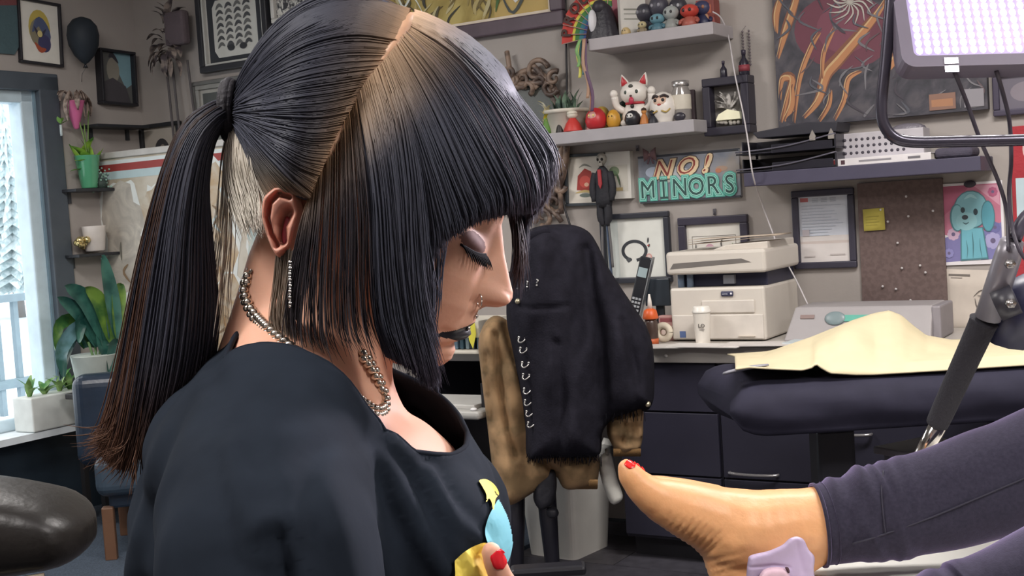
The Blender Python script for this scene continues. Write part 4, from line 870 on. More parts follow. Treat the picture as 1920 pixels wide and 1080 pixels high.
def sheet(name, label, px, items, roll=0., off=.003, cat='drawing', colr='#e3dfe2'):
    c, ww, hh = rect(*px, off=off); t = thing(name, label, cat, c, RZB); t.rotation_euler = (0, roll, RZB)
    mb = MB(); mb.grid([[(x*ww, -.0015-.004*abs(x)*abs(z)*4*.3, z*hh) for z in np.linspace(-.5, .5, 5)] for x in np.linspace(-.5, .5, 5)]); mb.build('paper', M(colr, .8), t, solid=.0008)
    flat('print', t, items, ww, hh, -.0036); return t, ww, hh
t, ww, hh = sheet('puppy_drawing', 'coloured drawing of a blue puppy among flowers on pink, taped up', (1763, 342, 1882, 496), pup, -.005)
mb = MB(); mb.ball((0, -.006, hh*.48), (.02, .004, .012), 12, 8); mb.build('tape', M('#3a3640', .5), t)
t, ww, hh = sheet('sketch_sheet', 'torn cream sheet with a small pencil sketch, under the puppy drawing', (1760, 506, 1905, 632), [('#77706a', rc(.12, .07, .4, .1)), ('#8f8982', rc(.15, .12, .3, .13))] + [('#5f5753', stroke(p, .015, 9)) for p in (((.45, .4), (.55, .3), (.66, .34)), ((.47, .42), (.5, .55), (.58, .6)), ((.6, .3), (.68, .4), (.64, .5)), ((.5, .38), (.58, .4), (.6, .48)), ((.55, .56), (.5, .66), (.55, .72)), ((.63, .26), (.7, .24), (.72, .32)))] + [('#8a5f58', ell(.62, .36, .03, .03))], .06, cat='sketch', colr='#c9bfb4')
# big tentacle painting and neighbours
c, ww, hh = rect(1448, -190, 1840, 226); t = thing('tentacle_painting', 'large dark unframed painting of orange tentacles around a red circle', 'painting', c+BN*.004, RZB)
box('canvas', (0, -.018, 0), (ww, .036, hh), two_tone('#2f3037', '#5a565b', 7, .6, c3='#45434b', dist=2.5, lo=.3, hi=.7), t)
NX = lambda px, py: (min(.985, max(.015, (px-1448)/392)), min(.985, max(.015, (py+190-(1644-px)*.105)/416)))
it = []
it.append(('#6a3c49', [NX(1644+95*math.cos(a)-60, 60+72*math.sin(a)) for a in np.linspace(0, 6.28, 26, False)])); it.append(('#774553', [NX(1585+52*math.cos(a), 55+46*math.sin(a)) for a in np.linspace(0, 6.28, 20, False)]))
def ten(pts, w, c1, c2):
    q = [NX(*p) for p in pts]; it.append((c1, stroke(q, w, 20, asp=.8))); it.append((c2, stroke([(x+.004, y+.004) for x, y in q], w*.55, 18, asp=.8)))
for pts, w in ((((1445, 110), (1470, 60), (1490, 10), (1510, -40)), .06), (((1448, 60), (1455, 20), (1475, -30)), .05), (((1500, 225), (1530, 190), (1548, 140), (1575, 110), (1640, 40), (1670, 0)), .075), (((1450, 235), (1468, 190), (1480, 150), (1460, 150), (1450, 190)), .05), (((1480, 235), (1495, 150), (1520, 90), (1540, 60)), .035), (((1560, 232), (1580, 190), (1590, 150), (1615, 135)), .035), (((1540, 150), (1545, 100), (1570, 50)), .03), (((1460, 232), (1476, 200), (1480, 160)), .05), (((1530, 235), (1550, 200), (1556, 170)), .03), (((1660, 140), (1680, 110), (1700, 70)), .05)):
    ten(pts, w, '#7d5240', '#b47f58')
    it.append(('#c4a478', stroke([(x-.008, y-.006) for x, y in [NX(*p) for p in pts]], w*.16, 18, asp=.8)))
random.seed(12)
for i in range(70):
    x, y = random.uniform(1450, 1830), random.uniform(-60, 215); it.append((random.choice(['#5f5d64', '#6f6d72', '#54565f', '#454049', '#5d4f53', '#77757a']), stroke([NX(x, y), NX(x+random.uniform(-25, 25), y+18), NX(x+random.uniform(-35, 35), y+random.uniform(25, 50))], random.uniform(.006, .014), 9)))
for i in range(14):
    a = i*.45; it.append(('#b3aea6', stroke([NX(1600, 5), NX(1600+40*math.cos(a)*.6, 5+36*math.sin(a)*.6), NX(1600+44*math.cos(a+.5), 8+40*math.sin(a+.5))], .008, 9)))
it += [('#8a6a5c', [NX(1738, 180), NX(1785, 175), NX(1785, 215), NX(1738, 218)]), ('#a87a5c', [NX(1742, 190), NX(1780, 186), NX(1780, 200), NX(1742, 203)]), ('#8f8c92', [NX(1800, 170), NX(1835, 168), NX(1835, 205), NX(1800, 208)])]
flat('print', t, it, ww, hh, -.036)
picture('framed_print', 'dark framed print at the edge of the picture, behind the lamp wires', 'picture', (1862, 128, 1990, 214), '#433d50', .02, [('#6b6672', rc(0, 0, 1, 1)), ('#857d86', ell(.5, .5, .3, .3))], depth=.025)
c, ww, hh = rect(1899, 235, 1975, 530, off=.01); t = thing('red_banner', 'red banner with a pale blue panel at the very edge, behind the lamp', 'banner', c, RZB)
box('cloth', (0, -.004, 0), (ww, .008, hh), M('#a8333c', .8, bump=.3), t, bevel=.002); flat('print', t, [('#c4d8e0', rc(.1, .33, 1, .62)), ('#8fa9b8', rc(.1, .58, 1, .62)), ('#d8b8b8', ell(.5, .15, .2, .08))], ww, hh, -.008)
# things on the dark shelf
k = S(1480, 1)
c = on(1490, 290, z3, .118); t = thing('file_tray', 'black plastic file tray stack on the dark shelf', 'tray', c, RZB-.02)
a_, b_ = wb(1392, 280, .2), wb(1582, 260, .2); wT = (b_-a_).xy.length; pl = M('#24232c', .3)
for j, (z, h) in enumerate(((0, .05), (.062, .05))):
    mb = MB(); mb.box((0, 0, z+.004), (wT, .2, .006)); mb.box((wT/2-.003, 0, z+h/2), (.006, .2, h)); mb.box((0, .098, z+h/2), (wT, .006, h)); mb.box((-wT/2+.003, .03, z+h/2), (.006, .14, h)); mb.box((.06, -.098, z+.015), (wT*.6, .005, .03)); mb.build('tray', pl, t, bevel=.002)
    MB().tube(crom([(-wT/2, -.1, z+.012), (0, -.104, z+.02), (wT/2, -.1, z+h)], 10), .003, 6).build('rim', M('#5c5a66', .25), t)
for x in (-wT/2+.01, wT/2-.01): MB().cyl((x, .08, .05), (x, .08, .066), .005).build('post', pl, t)
mb = MB(); mb.prism([(-wT*.3, .118), (wT*.48, .118), (wT*.5, .15), (wT*.2, .16), (-wT*.35, .14)], -.07, .08); mb.build('folder', M('#2c2b34', .5), t, bevel=.003)
for x in (wT*.28, wT*.46):
    mb = MB(); mb.box((x, -.1, .1), (.02, .01, .012)); mb.prism([(x-.012, .106), (x+.012, .106), (x, .13)], -.102, -.098); mb.build('clip', M('#d3cdc6', .25, metal=.7), t)
c = on(1655, 290, z3, .08); t = thing('perforated_box', 'white perforated metal box on the dark shelf', 'box', c, RZB)
a_, b_ = wb(1582, 280, .1), wb(1748, 260, .1); wX = (b_-a_).xy.length; hX = S(1650, 50)
mb = MB(); mb.box((0, 0, .02+hX/2), (wX, .1, hX)); mb.build('box', M('#b9b5bb', .5), t, bevel=.003)
mb = MB()
for i in range(11):
    for j in range(3): mb.cyl((-wX*.38+i*wX*.066, -.0505, .02+hX*(.25+.25*j)), (-wX*.38+i*wX*.066, -.049, .02+hX*(.25+.25*j)), .0055, n=8)
mb.build('hole', M('#4c4852', .8), t, kind='stuff'); box('base_plate', (0, 0, .0125), (wX*.98, .1, .015), M('#8f8b94', .5), t)
mb = MB(); mb.ball((wX*.3, 0, .02+hX+.0), (wX*.2, .04, .02), 14, 8); mb.build('crumpled_bag', M('#77737c', .35, bump=.8, bscale=40), t)
c = on(1655, 290, z3, .165); t = thing('thick_book', 'white paperback book lying flat at the front of the dark shelf', 'book', c, RZB-.02)
a_, b_ = wb(1560, 300, .2), wb(1752, 285, .2); wK = (b_-a_).xy.length
mb = MB(); mb.box((0, .01, .012), (wK-.006, .1, .018)); mb.build('pages', M('#d8d2c6', .9), t)
mb = MB(); mb.box((0, .008, .0225), (wK, .108, .003)); mb.box((0, .008, .0015), (wK, .108, .003)); mb.box((0, -.0455, .012), (wK, .003, .024)); mb.build('cover', M('#dcd8da', .4), t, bevel=.001)
flat('print', t, [('#a5454a', rc(.02, .1, .09, .9)), ('#4a3038', rc(.12, .2, .16, .8)), ('#8d8a90', rc(.3, .35, .62, .6)), ('#6d6a70', rc(.78, .35, .9, .65))], wK, .024, -.047, 0, .012)
c = on(1795, 290, z3, .1); t = thing('folded_cloth', 'dark grey folded cloth at the right end of the dark shelf', 'cloth', c, RZB); mb = MB(); mb.box((0, 0, .018), (.12, .14, .034)); mb.build('cloth', M('#4e4a58', .9, bump=.4), t, bevel=.014, seg=3)
# ------------------------------------------------------------------ desk
ZD = .76; DD = .53
u0d, u1d = uv(wb(760, 500, DD))[0], uv(wb(2050, 600, DD))[0]
t = thing('desk', 'long pale grey worktop along the back wall', 'desk', room((u0d+u1d)/2, .0, 0), RZB)
Ld = u1d-u0d
box('worktop', (0, -DD/2-.004, ZD-.028), (Ld, DD-.008, .056), M('#b7b2ac', .4, noise=.03), t, bevel=.004)
mb = MB(); mb.cyl((0, 0, 0), (0, -.006, 0), .006); o = mb.build('screw_cap', M('#dad6d0', .4), t); q = wb(1250, 667, DD); o.location = ((q-t.location).dot(BU), -DD, q.z)
for x in (-Ld/2+.02, ): box('side_panel', (x, -DD/2, (ZD-.056)/2), (.03, DD-.04, ZD-.056), M('#2c2c36', .5), t)
box('back_rail', (-Ld*.32, -.03, ZD-.2), (Ld*.3, .02, .25), M('#2a2a34', .6), t)
cm_ = M('#2c2b38', .45, noise=.06); fm_ = M('#302f3d', .4, noise=.05)
def cabinet(label, px0, px1, handles, group=None):
    a, b = wb(px0, 800, DD-.04), wb(px1, 800, DD-.04); c = (a+b)/2; w_ = (b-a).xy.length
    cc = CORNER + BU*(c-CORNER).dot(BU); t = thing('base_cabinet', label, 'cabinet', cc, RZB, group); hh = ZD-.057; d = DD-.06
    box('body', (0, -.02-d/2, .08+(hh-.08)/2), (w_, d, hh-.08), cm_, t); box('plinth', (0, -.02-d/2+.03, .04), (w_, d-.06, .08), M('#1d1c24', .6), t)
    zs_ = [.09, .09+(hh-.09)*.36, .09+(hh-.09)*.72, hh]
    for i in range(3):
        o = box('drawer', (0, -.02-d-.009, (zs_[i]+zs_[i+1])/2), (w_-.008, .018, zs_[i+1]-zs_[i]-.006), fm_, t, bevel=.002)
        for (hpx0, hpx1, hpy) in handles:
            z = wb((hpx0+hpx1)/2, hpy, DD).z
            if zs_[i] < z < zs_[i+1]:
                x0, x1 = [(wb(p_, hpy, DD)-cc).dot(BU) for p_ in (hpx0, hpx1)]
                MB().tube(crom([(x0, -.04-d-.004, z), (x0+.008, -.06-d, z), ((x0+x1)/2, -.064-d, z-.002), (x1-.008, -.06-d, z), (x1, -.04-d-.004, z)], 16), .0055, 8).build('handle', M('#c9c6c8', .25, metal=.8), o).location = (0, 0, 0)
    return t
cabinet('dark base cabinet under the desk, beside the white bin', 1165, 1352, [], 'dark desk cabinets')
cabinet('dark base cabinet with a silver bar handle, behind the bare foot', 1354, 1540, [(1366, 1456, 890)], 'dark desk cabinets')
cabinet('dark base cabinet with a silver bar handle, behind the black bench', 1542, 1745, [(1571, 1632, 815)], 'dark desk cabinets')
cabinet('dark base cabinet farthest along the desk, behind the lamp pole', 1747, 1990, [], 'dark desk cabinets')
def dbox(px0, px1, pyb, pyt):
    xm = (px0+px1)/2; f = onz(xm, pyb, ZD); off = uv(f)[1]; a, b = wb(px0, pyb, off), wb(px1, pyb, off)
    return f, (b-a).xy.length, wb(xm, pyt, off).z-ZD, off
# printer
f, w_, h_, off = dbox(1259, 1436, 640, 541); d_ = min(.38, off-.03)
t = thing('printer', 'large white office printer with scanner lid on the desk', 'printer', f-BN*0, RZB)
wh = M('#d5cec4', .4, noise=.02); dk2 = M('#2b2c42', .4)
mb = MB(); mb.box((0, d_/2, h_/2+.004), (w_, d_, h_)); bd = mb.build('body', wh, t, bevel=.008)
mb = MB(); mb.box((0, -.004, h_*.28), (w_*.96, .008, h_*.46)); mb.build('paper_drawer', M('#d8d1c8', .4), bd, bevel=.003)
mb = MB(); mb.box((w_*.12, -.003, h_*.66), (w_*.55, .006, h_*.24)); mb.build('front_flap', M('#d6cfc6', .4), bd, bevel=.003)
mb = MB(); mb.box((w_*.12, -.004, h_*.9), (w_*.13, .008, h_*.1)); mb.build('badge', M('#3a3d55', .3), bd, bevel=.004)
text('badge_text', bd, 'xerox', .0085, (w_*.1, -.0085, h_*.9), M('#c9ccd8', .4)); mb = MB(); mb.ball((w_*.165, -.008, h_*.9), .004, 8, 6); mb.build('badge_dot', M('#e0e0ea', .3), bd)
mb = MB(); mb.box((-w_*.37, -.009, h_*.14), (.022, .001, .022)); mb.build('sticker', M('#5f74a5', .5), bd)
kk = (wb(1300, 500, off)-CAM).dot(CF)/F
z0_, z1_ = h_+.004, wb(1370, 512, off).z-ZD; zl2 = wb(1370, 468, off).z-ZD
mb = MB(); mb.box((w_*.02, d_*.55, (z0_+z1_)/2), (w_*.93, d_*.8, z1_-z0_)); mb.build('neck', dk2, t, bevel=.003)
for x in (-w_*.42, -w_*.32): MB().cyl((x, d_*.12, z0_), (x, d_*.12, z1_), .012).build('column', M('#6f8098', .3), t)
mb = MB(); mb.box((w_*.1, d_*.13, (z0_+z1_)/2), (.04, .02, .03)); mb.build('button', M('#8f929c', .4), t)
mb = MB(); mb.box((w_*.02, d_*.46, (z1_+zl2)/2), (w_*1.05, d_*1.02, zl2-z1_)); sc_ = mb.build('scanner_lid', wh, t, bevel=.012, seg=3)
mb = MB(); mb.prism([(-w_*.46, z1_+(zl2-z1_)*.25), (w_*.4, z1_+(zl2-z1_)*.45), (w_*.3, z1_+(zl2-z1_)*.62), (-w_*.42, z1_+(zl2-z1_)*.5)], -d_*.052, -.0); mb.build('slot', M('#77726e', .4), sc_)
mb = MB(); mb.prism([(-w_*.1, zl2-.004), (w_*.52, zl2-.004), (w_*.52, zl2+.022), (w_*.1, zl2+.016)], d_*.1, d_*.9); mb.build('document_feeder', M('#cfc8be', .5), sc_, bevel=.004)
q = f-BN*.12; t = thing('loose_papers', 'loose beige papers lying on top of the printer', 'papers', (q.x+BU.x*.04, q.y+BU.y*.04, ZD+zl2+.024), RZB, rx=0)
for i in range(3): mb = MB(); mb.grid([[(x, y, .003+.003*i+.012*max(0, x+.02)*3*(1+.2*i)+.006*math.sin(8*x+i)) for y in (-.08, 0, .08)] for x in np.linspace(-.15, .17, 8)]); mb.build('sheet', M(['#b8a795', '#c4b4a2', '#cabaa9'][i], .8), t, solid=.0012)
# things around the printer
f, w_, h_, off = dbox(1206, 1262, 634, 525); t = thing('card_reader', 'dark grey little screen on a stand left of the printer', 'screen', f-BN*.02, RZB)
sz = wb(1232, 522, off-.02).z-ZD
MB().box((0, 0, sz-.05), (.1, .015, .1)).build('screen', M('#39414a', .4), t, bevel=.004); box('stand', (0, .015, (sz-.06)/2), (.03, .012, sz-.06), M('#2c3036', .5), t); box('base', (0, .01, .006), (.09, .07, .012), M('#2c3036', .5), t, bevel=.003)
f, w_, h_, off = dbox(1211, 1234, 645, 560); t = thing('glue_bottle', 'brown bottle with orange collar and white nozzle left of the printer', 'bottle', f, RZB)
h_ = .175
MB().lathe([(.022, 0), (.024, .004), (.024, .075), (.018, .09)], n=18).build('body', M('#4a3a34', .3), t); MB().lathe([(.0245, 0), (.0245, .02)], n=18).build('orange_band', M('#c9643a', .5), t)
MB().lathe([(.026, .088), (.028, .092), (.022, .118), (.012, .124)], n=18).build('collar', M('#e0652f', .4), t); MB().lathe([(.009, .122), (.007, .15), (.003, h_)], n=12).build('nozzle', M('#e6e0d8', .4), t)
f, w_, h_, off = dbox(1232, 1258, 642, 590); t = thing('tape_roll', 'cream roll of tape standing on the desk against the printer', 'tape', f, RZB)
MB().torus((0, 0, .036), .024, .012, 28, 10).build('roll', M('#dcd2be', .6), t); MB().torus((0, 0, .036), .013, .0035, 20, 6).build('core', M('#8a7a66', .7), t)
t = thing('pink_packet', 'pinkish packet standing behind the tape roll', 'packet', f-BN*.06, RZB); box('packet', (0, 0, .045), (.075, .03, .09), M('#b98d88', .6, noise=.2), t, bevel=.004); flat('print', t, [('#8a4a4e', rc(.1, .1, .9, .25)), ('#d8c4b8', rc(.15, .4, .85, .8))], .075, .09, -.0155, 0, .045)
f, w_, h_, off = dbox(1180, 1202, 636, 540); t = thing('desk_phone', 'cordless phone with silver keys standing in its cradle by the jackets', 'phone', f, RZB+.1)
q = wb(1166, 548, off)
MB().box((0, 0, .02), (.08, .08, .04)).build('cradle', M('#bfc2c4', .35), t, bevel=.008)
hz = wb(1176, 487, off).z-ZD
Tm = Matrix.Translation((-.01, -.0, .05)) @ Matrix.Rotation(.25, 4, 'Y') @ Matrix.Rotation(-.12, 4, 'X')
mb = MB(); mb.box((0, 0, (hz-.03)/2), (.046, .024, hz-.04), 0, Tm); mb.build('handset', M('#26272c', .3), t, bevel=.006); mb = MB(); mb.box((0, -.0125, hz*.68), (.034, .003, .035), 0, Tm); mb.build('display', M('#9fb0b4', .2), t)
mb = MB()
for i in range(3):
    for j in range(4): mb.box((-.012+.012*i, -.0128, hz*.2+.014*j), (.009, .003, .008), 0, Tm)
mb.build('keys', M('#a8abb0', .4), t, kind='stuff'); mb = MB(); mb.box((.024, 0, (hz-.03)/2), (.003, .026, hz-.03), 0, Tm); mb.build('silver_edge', M('#c9cdd0', .25, metal=.7), t)
f, w_, h_, off = dbox(1299, 1338, 645, 574); t = thing('paper_cup', 'white paper coffee cup with a domed lid in front of the printer', 'cup', f, RZB)
r_ = w_/2*.8; MB().lathe([(r_*.78, 0), (r_*.8, .002), (r_*1.0, h_*.84), (r_*1.0, h_*.85)], n=24).build('cup', M('#e2dcd2', .5), t); MB().lathe([(r_*1.06, h_*.83), (r_*1.08, h_*.87), (r_*.98, h_*.9), (r_*.92, h_*.98), (r_*.85, h_)], n=24).build('lid', M('#ece8e0', .35), t)
text('letters', t, 'LO', r_*.62, (r_*.3, -r_*.96, h_*.5), M('#55504c', .6)); box('printed_line', (r_*.3, -r_*.9, h_*.4), (r_*.6, .002, .003), M('#8d8884', .6), t)
q = onz(1330, 649, ZD); t = thing('magazine_pile', 'white flyers and magazines spread on the desk in front of the printer', 'papers', (q.x, q.y, ZD), RZB)
for i, (x, y, r, a, b, co) in enumerate(((-.12, -.015, .1, .2, .1, '#ccc8c4'), (.0, -.02, -.08, .26, .1, '#d8d4d0'), (.2, -.0, .06, .28, .11, '#d2ccc8'), (.34, .03, -.1, .16, .1, '#c3cdd0'))):
    MB().box((x, y, .002+.003*i), (a, b, .003), 0, Matrix.Translation((x, y, 0)) @ Matrix.Rotation(r, 4, 'Z') @ Matrix.Translation((-x, -y, 0))).build('magazine', M(co, .5), t)
f, w_, h_, off = dbox(1375, 1430, 640, 612); t = thing('desk_card', 'little white tent card with dark script lettering in front of the printer', 'card', (f.x, f.y, ZD+.018), RZB)
MB().prism([(-.03, 0), (.03, 0), (.022, .05), (-.03, .052)], -.003, .003).build('card', M('#d6cdbf', .6), t); text('lettering', t, 'Lo', .024, (-.002, -.0035, .028), M('#3a3634', .6), shear=.2); box('foot', (0, .0, .001), (.06, .03, .002), M('#c9bfb2', .6), t)
f, w_, h_, off = dbox(1466, 1745, 640, 577)
t = thing('thermal_copier', 'wide light grey thermal copier with a teal label on the desk', 'copier', f, RZB)
gm = M('#a29d9e', .5, noise=.03); d_ = min(.24, off-.03); wv = (wb(1745, 640, off)-f).dot(BU)*2
mb = MB(); mb.add([(-wv/2-.01, 0, 0), (wv/2, 0, 0), (wv/2, d_, 0), (-wv/2, d_, 0), (-wv/2+.02, .05, h_), (wv/2, .05, h_), (wv/2, d_, h_), (-wv/2+.02, d_, h_)], [(0, 1, 5, 4), (1, 2, 6, 5), (2, 3, 7, 6), (3, 0, 4, 7), (4, 5, 6, 7), (0, 3, 2, 1)]); mb.build('body', gm, t, bevel=.006)
mb = MB(); mb.box((wv/2+.012, d_*.55, h_*.5), (.028, d_*.8, h_*.98)); mb.build('end_cap', M('#8d888c', .5), t, bevel=.006)
Tf = Matrix.Rotation(-math.atan2(.05, h_), 4, 'X')
mb = MB(); mb.box((0, -.002, h_*.72), (wv*.3, .004, h_*.2), 0, Tf); mb.build('teal_label', M('#5fae9c', .4), t)
mb = MB(); mb.ball((-wv*.16, -.003, h_*.72), (.035, .006, .024), 16, 10, 0, Tf); mb.build('dial', M('#7f8f92', .35), t); mb = MB(); mb.box((-wv*.36, -.002, h_*.78), (wv*.1, .003, h_*.12), 0, Tf); mb.build('name_plate', M('#8a7672', .5), t)
# left end of the desk: cream file stand with blue folders
f, w_, h_, off = dbox(838, 902, 664, 606); t = thing('file_stand', 'cream desk file stand holding blue folders, beside the face', 'stand', f-BN*.02, RZB)
mb = MB(); W_ = w_*2.4; mb.box((-W_*.3, .08, h_*.8), (W_, .2, .06)); mb.box((-W_*.3, .08, .006), (W_, .2, .012)); mb.box((-W_*.3, .175, h_*.4), (W_, .01, h_*.8)); mb.build('shelf_frame', M('#d9d3c6', .5), t, bevel=.003)
for i in range(9): box('folder', (w_*.45-i*.024, .085, .012+h_*.33), (.014, .14, h_*.62), M(['#3f6478', '#6f8da0', '#2c3c50', '#93aab4', '#4a6a7c', '#7a98b0', '#35485c', '#a9b9c0', '#486070'][i], .5), t, bevel=.002)
f2 = onz(896, 620, ZD+h_+.0); t = thing('yellow_tag', 'bright yellow paper tag hanging by the file stand', 'tag', wb(893, 625, off-.02)+BN*.035, RZB); MB().prism([(-.012, .04), (.02, .04), (.022, .0), (.006, -.05), (-.008, -.02)], -.002, 0).build('paper', M('#d9d04c', .6), t); MB().torus((.004, -.001, .042), .005, .001, 10, 5).build('ring', M('#b9b9b9', .3, metal=.8), t)
q = P(866, 775, 4.05); t = thing('keyboard_tray', 'grey pull-out keyboard tray under the desk, beside the jackets', 'tray', (q.x, q.y, q.z), RZB)
mb = MB(); mb.box((-.16, .1, 0), (.5, .28, .028)); mb.build('tray', M('#a9a8a4', .35), t, bevel=.012, seg=3); mb = MB(); mb.box((-.16, .1, .02), (.42, .2, .016)); mb.build('keyboard', M('#c3c2be', .5), t, bevel=.004)
for x in (-.38, .06): box('runner', (x, .14, (ZD-.06-q.z)/2), (.014, .2, ZD-.06-q.z), M('#2b2b30', .4), t)
mb = MB(); mb.ball((.06, -.02, .018), (.012, .012, .006), 10, 6); mb.build('knob', M('#dddddd', .3), t)
# ------------------------------------------------------------------ bin, jackets, chair, black bench
bc = onz(1068, 1030, 0); 
t = thing('waste_bin', 'white plastic waste bin on the floor under the jackets', 'bin', (bc.x, bc.y, 0), RZB-.12)
hb = .34; wb0, wb1 = .21, .255
mb = MB()
def rr(w, d, z, n=6, r=.03):
    out = []
    for cx, cy, a0 in ((w/2-r, d/2-r, 0), (-w/2+r, d/2-r, 90), (-w/2+r, -d/2+r, 180), (w/2-r, -d/2+r, 270)):
        for i in range(n): a = math.radians(a0+90*i/(n-1)); out.append((cx+r*math.cos(a), cy+r*math.sin(a), z))
    return out
G = [rr(wb0, wb0*1.1, 0.0), rr(wb0, wb0*1.1, .004), rr(wb1, wb1*1.1, hb), rr(wb1+.012, wb1*1.1+.012, hb), rr(wb1+.012, wb1*1.1+.012, hb+.02), rr(wb1-.004, wb1*1.1-.004, hb+.02), rr(wb0-.006, wb0*1.1-.006, .012)]
mb.grid(G, 0, False, True); mb.f.append(tuple(range(24))); mb.mi.append(0); mb.sm.append(False); mb.f.append(tuple(range(6*24, 7*24))); mb.mi.append(0); mb.sm.append(False)
mb.build('bin', M('#e6e3dc', .45, noise=.03), t)
mb = MB(); mb.grid([[(p[0]*s, p[1]*s, z+.02*math.sin(5*i)) for i, p in enumerate(rr(wb1, wb1*1.1, 0))] for s, z in ((1.06, hb-.04), (1.07, hb+.03), (.9, hb+.04), (.7, hb-.03))], 0, True, True); mb.build('liner', M('#d6d5d0', .3, bump=.6, bscale=20), t, solid=.001)
# white plush/paper strip leaning on the bin
A_ = 4.0
t = thing('white_bottle', 'translucent white squeeze bottle hanging beside the bin, left of the toes', 'bottle', P(1146, 900, A_), 0)
inflate('bottle', M('#dcdbd2', .5), t, [(1131, 850), (1143, 847), (1150, 868), (1158, 900), (1168, 930), (1160, 943), (1146, 944), (1134, 920), (1124, 885), (1122, 862)], A_, .03, 3, 14, 1.)
MB().tube([P(1139, 852, A_-.02), P(1137, 842, A_-.01)], .006).build('spout', M('#b9b8ae'), t, world=True)
# chair with dark legs carrying the jackets
cc = P(1030, 700, 4.15); t = thing('valet_stand', 'dark narrow clothes stand on two pairs of legs, hidden under the hanging jackets', 'stand', (cc.x, cc.y, 0), 0)
dm = M('#22222c', .4)
box('post', (-.07, .07, .7), (.07, .05, .7), dm, t, bevel=.01); box('shoulder_bar', (.02, .07, 1.0), (.3, .05, .1), dm, t, bevel=.02)
for x0, x1, y0, y1 in ((-.13, -.155, -.05, -.13), (-.04, -.03, -.05, -.13), (-.13, -.155, .14, .22), (-.04, -.03, .14, .22)):
    mb = MB(); mb.tube([(x0, y0, .5), ((x0+x1)/2, (y0+y1)/2, .24), (x1, y1, .0)], [.035, .03, .02], 8); mb.build('leg', dm, t)
box('crossbar', (-.085, .045, .42), (.13, .24, .1), dm, t, bevel=.02)
sp = P(985, 1000, 4.0)
# tan jacket
t = thing('brown_jacket', 'tan brown fleece jacket hanging under the black one', 'jacket', (cc.x, cc.y, .3), 0)
tm = two_tone('#7d6648', '#9c7d5a', 14, .9, bump=.15); TD = 3.98
fold_t = lambda x, y: .012*np.sin(x*.09+y*.012)+.008*np.sin(x*.05-y*.03)+.004*np.sin(y*.11)
inflate('body', tm, t, [(908, 606), (926, 592), (950, 600), (990, 640), (1040, 760), (1120, 800), (1124, 850), (1119, 905), (1090, 916), (1058, 916), (1043, 893), (1030, 903), (990, 930), (958, 947), (938, 940), (925, 890), (914, 800), (902, 700), (897, 640)], TD, .075, 5, 36, .8, [([(928, 625), (936, 700), (952, 800), (965, 850)], 6, .04), ([(948, 610), (968, 680), (985, 730)], 5, .035), ([(1020, 860), (1040, 885), (1046, 905)], 7, .045), ([(912, 660), (915, 720), (924, 800)], 4, .02)], fold_t)
inflate('sleeve', tm, t, [(1140, 770), (1200, 755), (1206, 800), (1203, 832), (1194, 848), (1160, 852), (1148, 835), (1138, 810)], TD-.05, .06, 4, 24, .8, [([(1165, 775), (1172, 800), (1166, 825)], 4, .03), ([(1185, 775), (1190, 810)], 4, .02)], lambda x, y: .006*np.sin(x*.2)+.006*np.sin(y*.25))
mb = MB(); A = frame_at(TD-.05)
for i in range(26): x = 1149+i*1.9; mb.tube([A(x, 838, .05), A(x+1, 852, .035)], .0035, 5)
mb.build('ribbed_cuff', M('#86663f', .9), t, world=True)
mb = MB(); A = frame_at(TD)
for i in range(24): x = 1066+i*2.2; mb.tube([A(x, 895, .062), A(x+.5, 913, .03)], .004, 5)
mb.build('ribbed_hem', M('#94724a', .9), t, world=True, kind='stuff')
# black jacket
t = thing('black_jacket', 'black denim jacket with metal hooks hanging over the tan one', 'jacket', (cc.x, cc.y, .4), 0)
jm = M('#24232b', .9, noise=.2, nscale=30, bump=.2, bscale=160, spec=.08); JD = 3.9
fold_j = lambda x, y: .014*np.sin(x*.055-y*.01+1)+.009*np.sin(x*.11+y*.02)+.006*np.sin(y*.045+x*.02)
ol = [(962, 470), (975, 445), (998, 428), (1035, 421), (1075, 422), (1103, 434), (1120, 458), (1140, 500), (1165, 540), (1192, 580), (1212, 612), (1224, 650), (1227, 700), (1225, 750), (1212, 772), (1200, 768), (1180, 775), (1150, 785), (1130, 810), (1124, 852), (1085, 858), (1050, 858), (1010, 860), (988, 855), (985, 800), (975, 730), (962, 660), (950, 600), (952, 540)]
bj = inflate('body', jm, t, ol, JD, .15, 5, 62, .55, [([(1098, 470), (1110, 560), (1125, 650), (1130, 780)], 12, .05), ([(1040, 640), (1050, 740), (1045, 850)], 9, .02), ([(1160, 600), (1185, 690), (1190, 760)], 9, .025), ([(958, 570), (1000, 578), (1060, 572)], 4, .012)], fold_j)
bj_b = bvh_of(bj)
MB().tube(crom([proj(bj_b, x, y, -.004)[0] for x, y in ((978, 470), (985, 455), (1005, 440), (1030, 434))], 12), [.02]*12, 8, flat=.5).build('collar', jm, t, world=True)
inflate('lining', M('#b0505f', .8), t, [(978, 440), (990, 432), (1000, 436), (990, 446), (978, 450)], JD+.1, .02, 3, 8)
silver = M('#c9c7c4', .22, metal=.9, noise=0)
for x, y in ((981, 637), (984, 657), (987, 684), (989, 706), (991, 733), (993, 755), (996, 776), (999, 797)):
    p, n = proj(bj_b, x, y, .004); 
    if p is None: continue
    k = JD/F; mb = MB(); pts = [p + CR*(k*dx) - CU*(k*dy) + n*dz for dx, dy, dz in ((-6, -5, 0), (-5.5, 2, .004), (-1, 4, .006), (4, 2, .006), (6.5, -2, .002), (6, -4, 0))]; mb.tube(crom(pts, 14), .0026, 6); mb.ball(p+CR*(k*6)-CU*(-k*4), .005, 8, 6); mb.ball(p-CR*(k*6)-CU*(-k*5), .0045, 8, 6); mb.build('hook', silver, t, world=True)
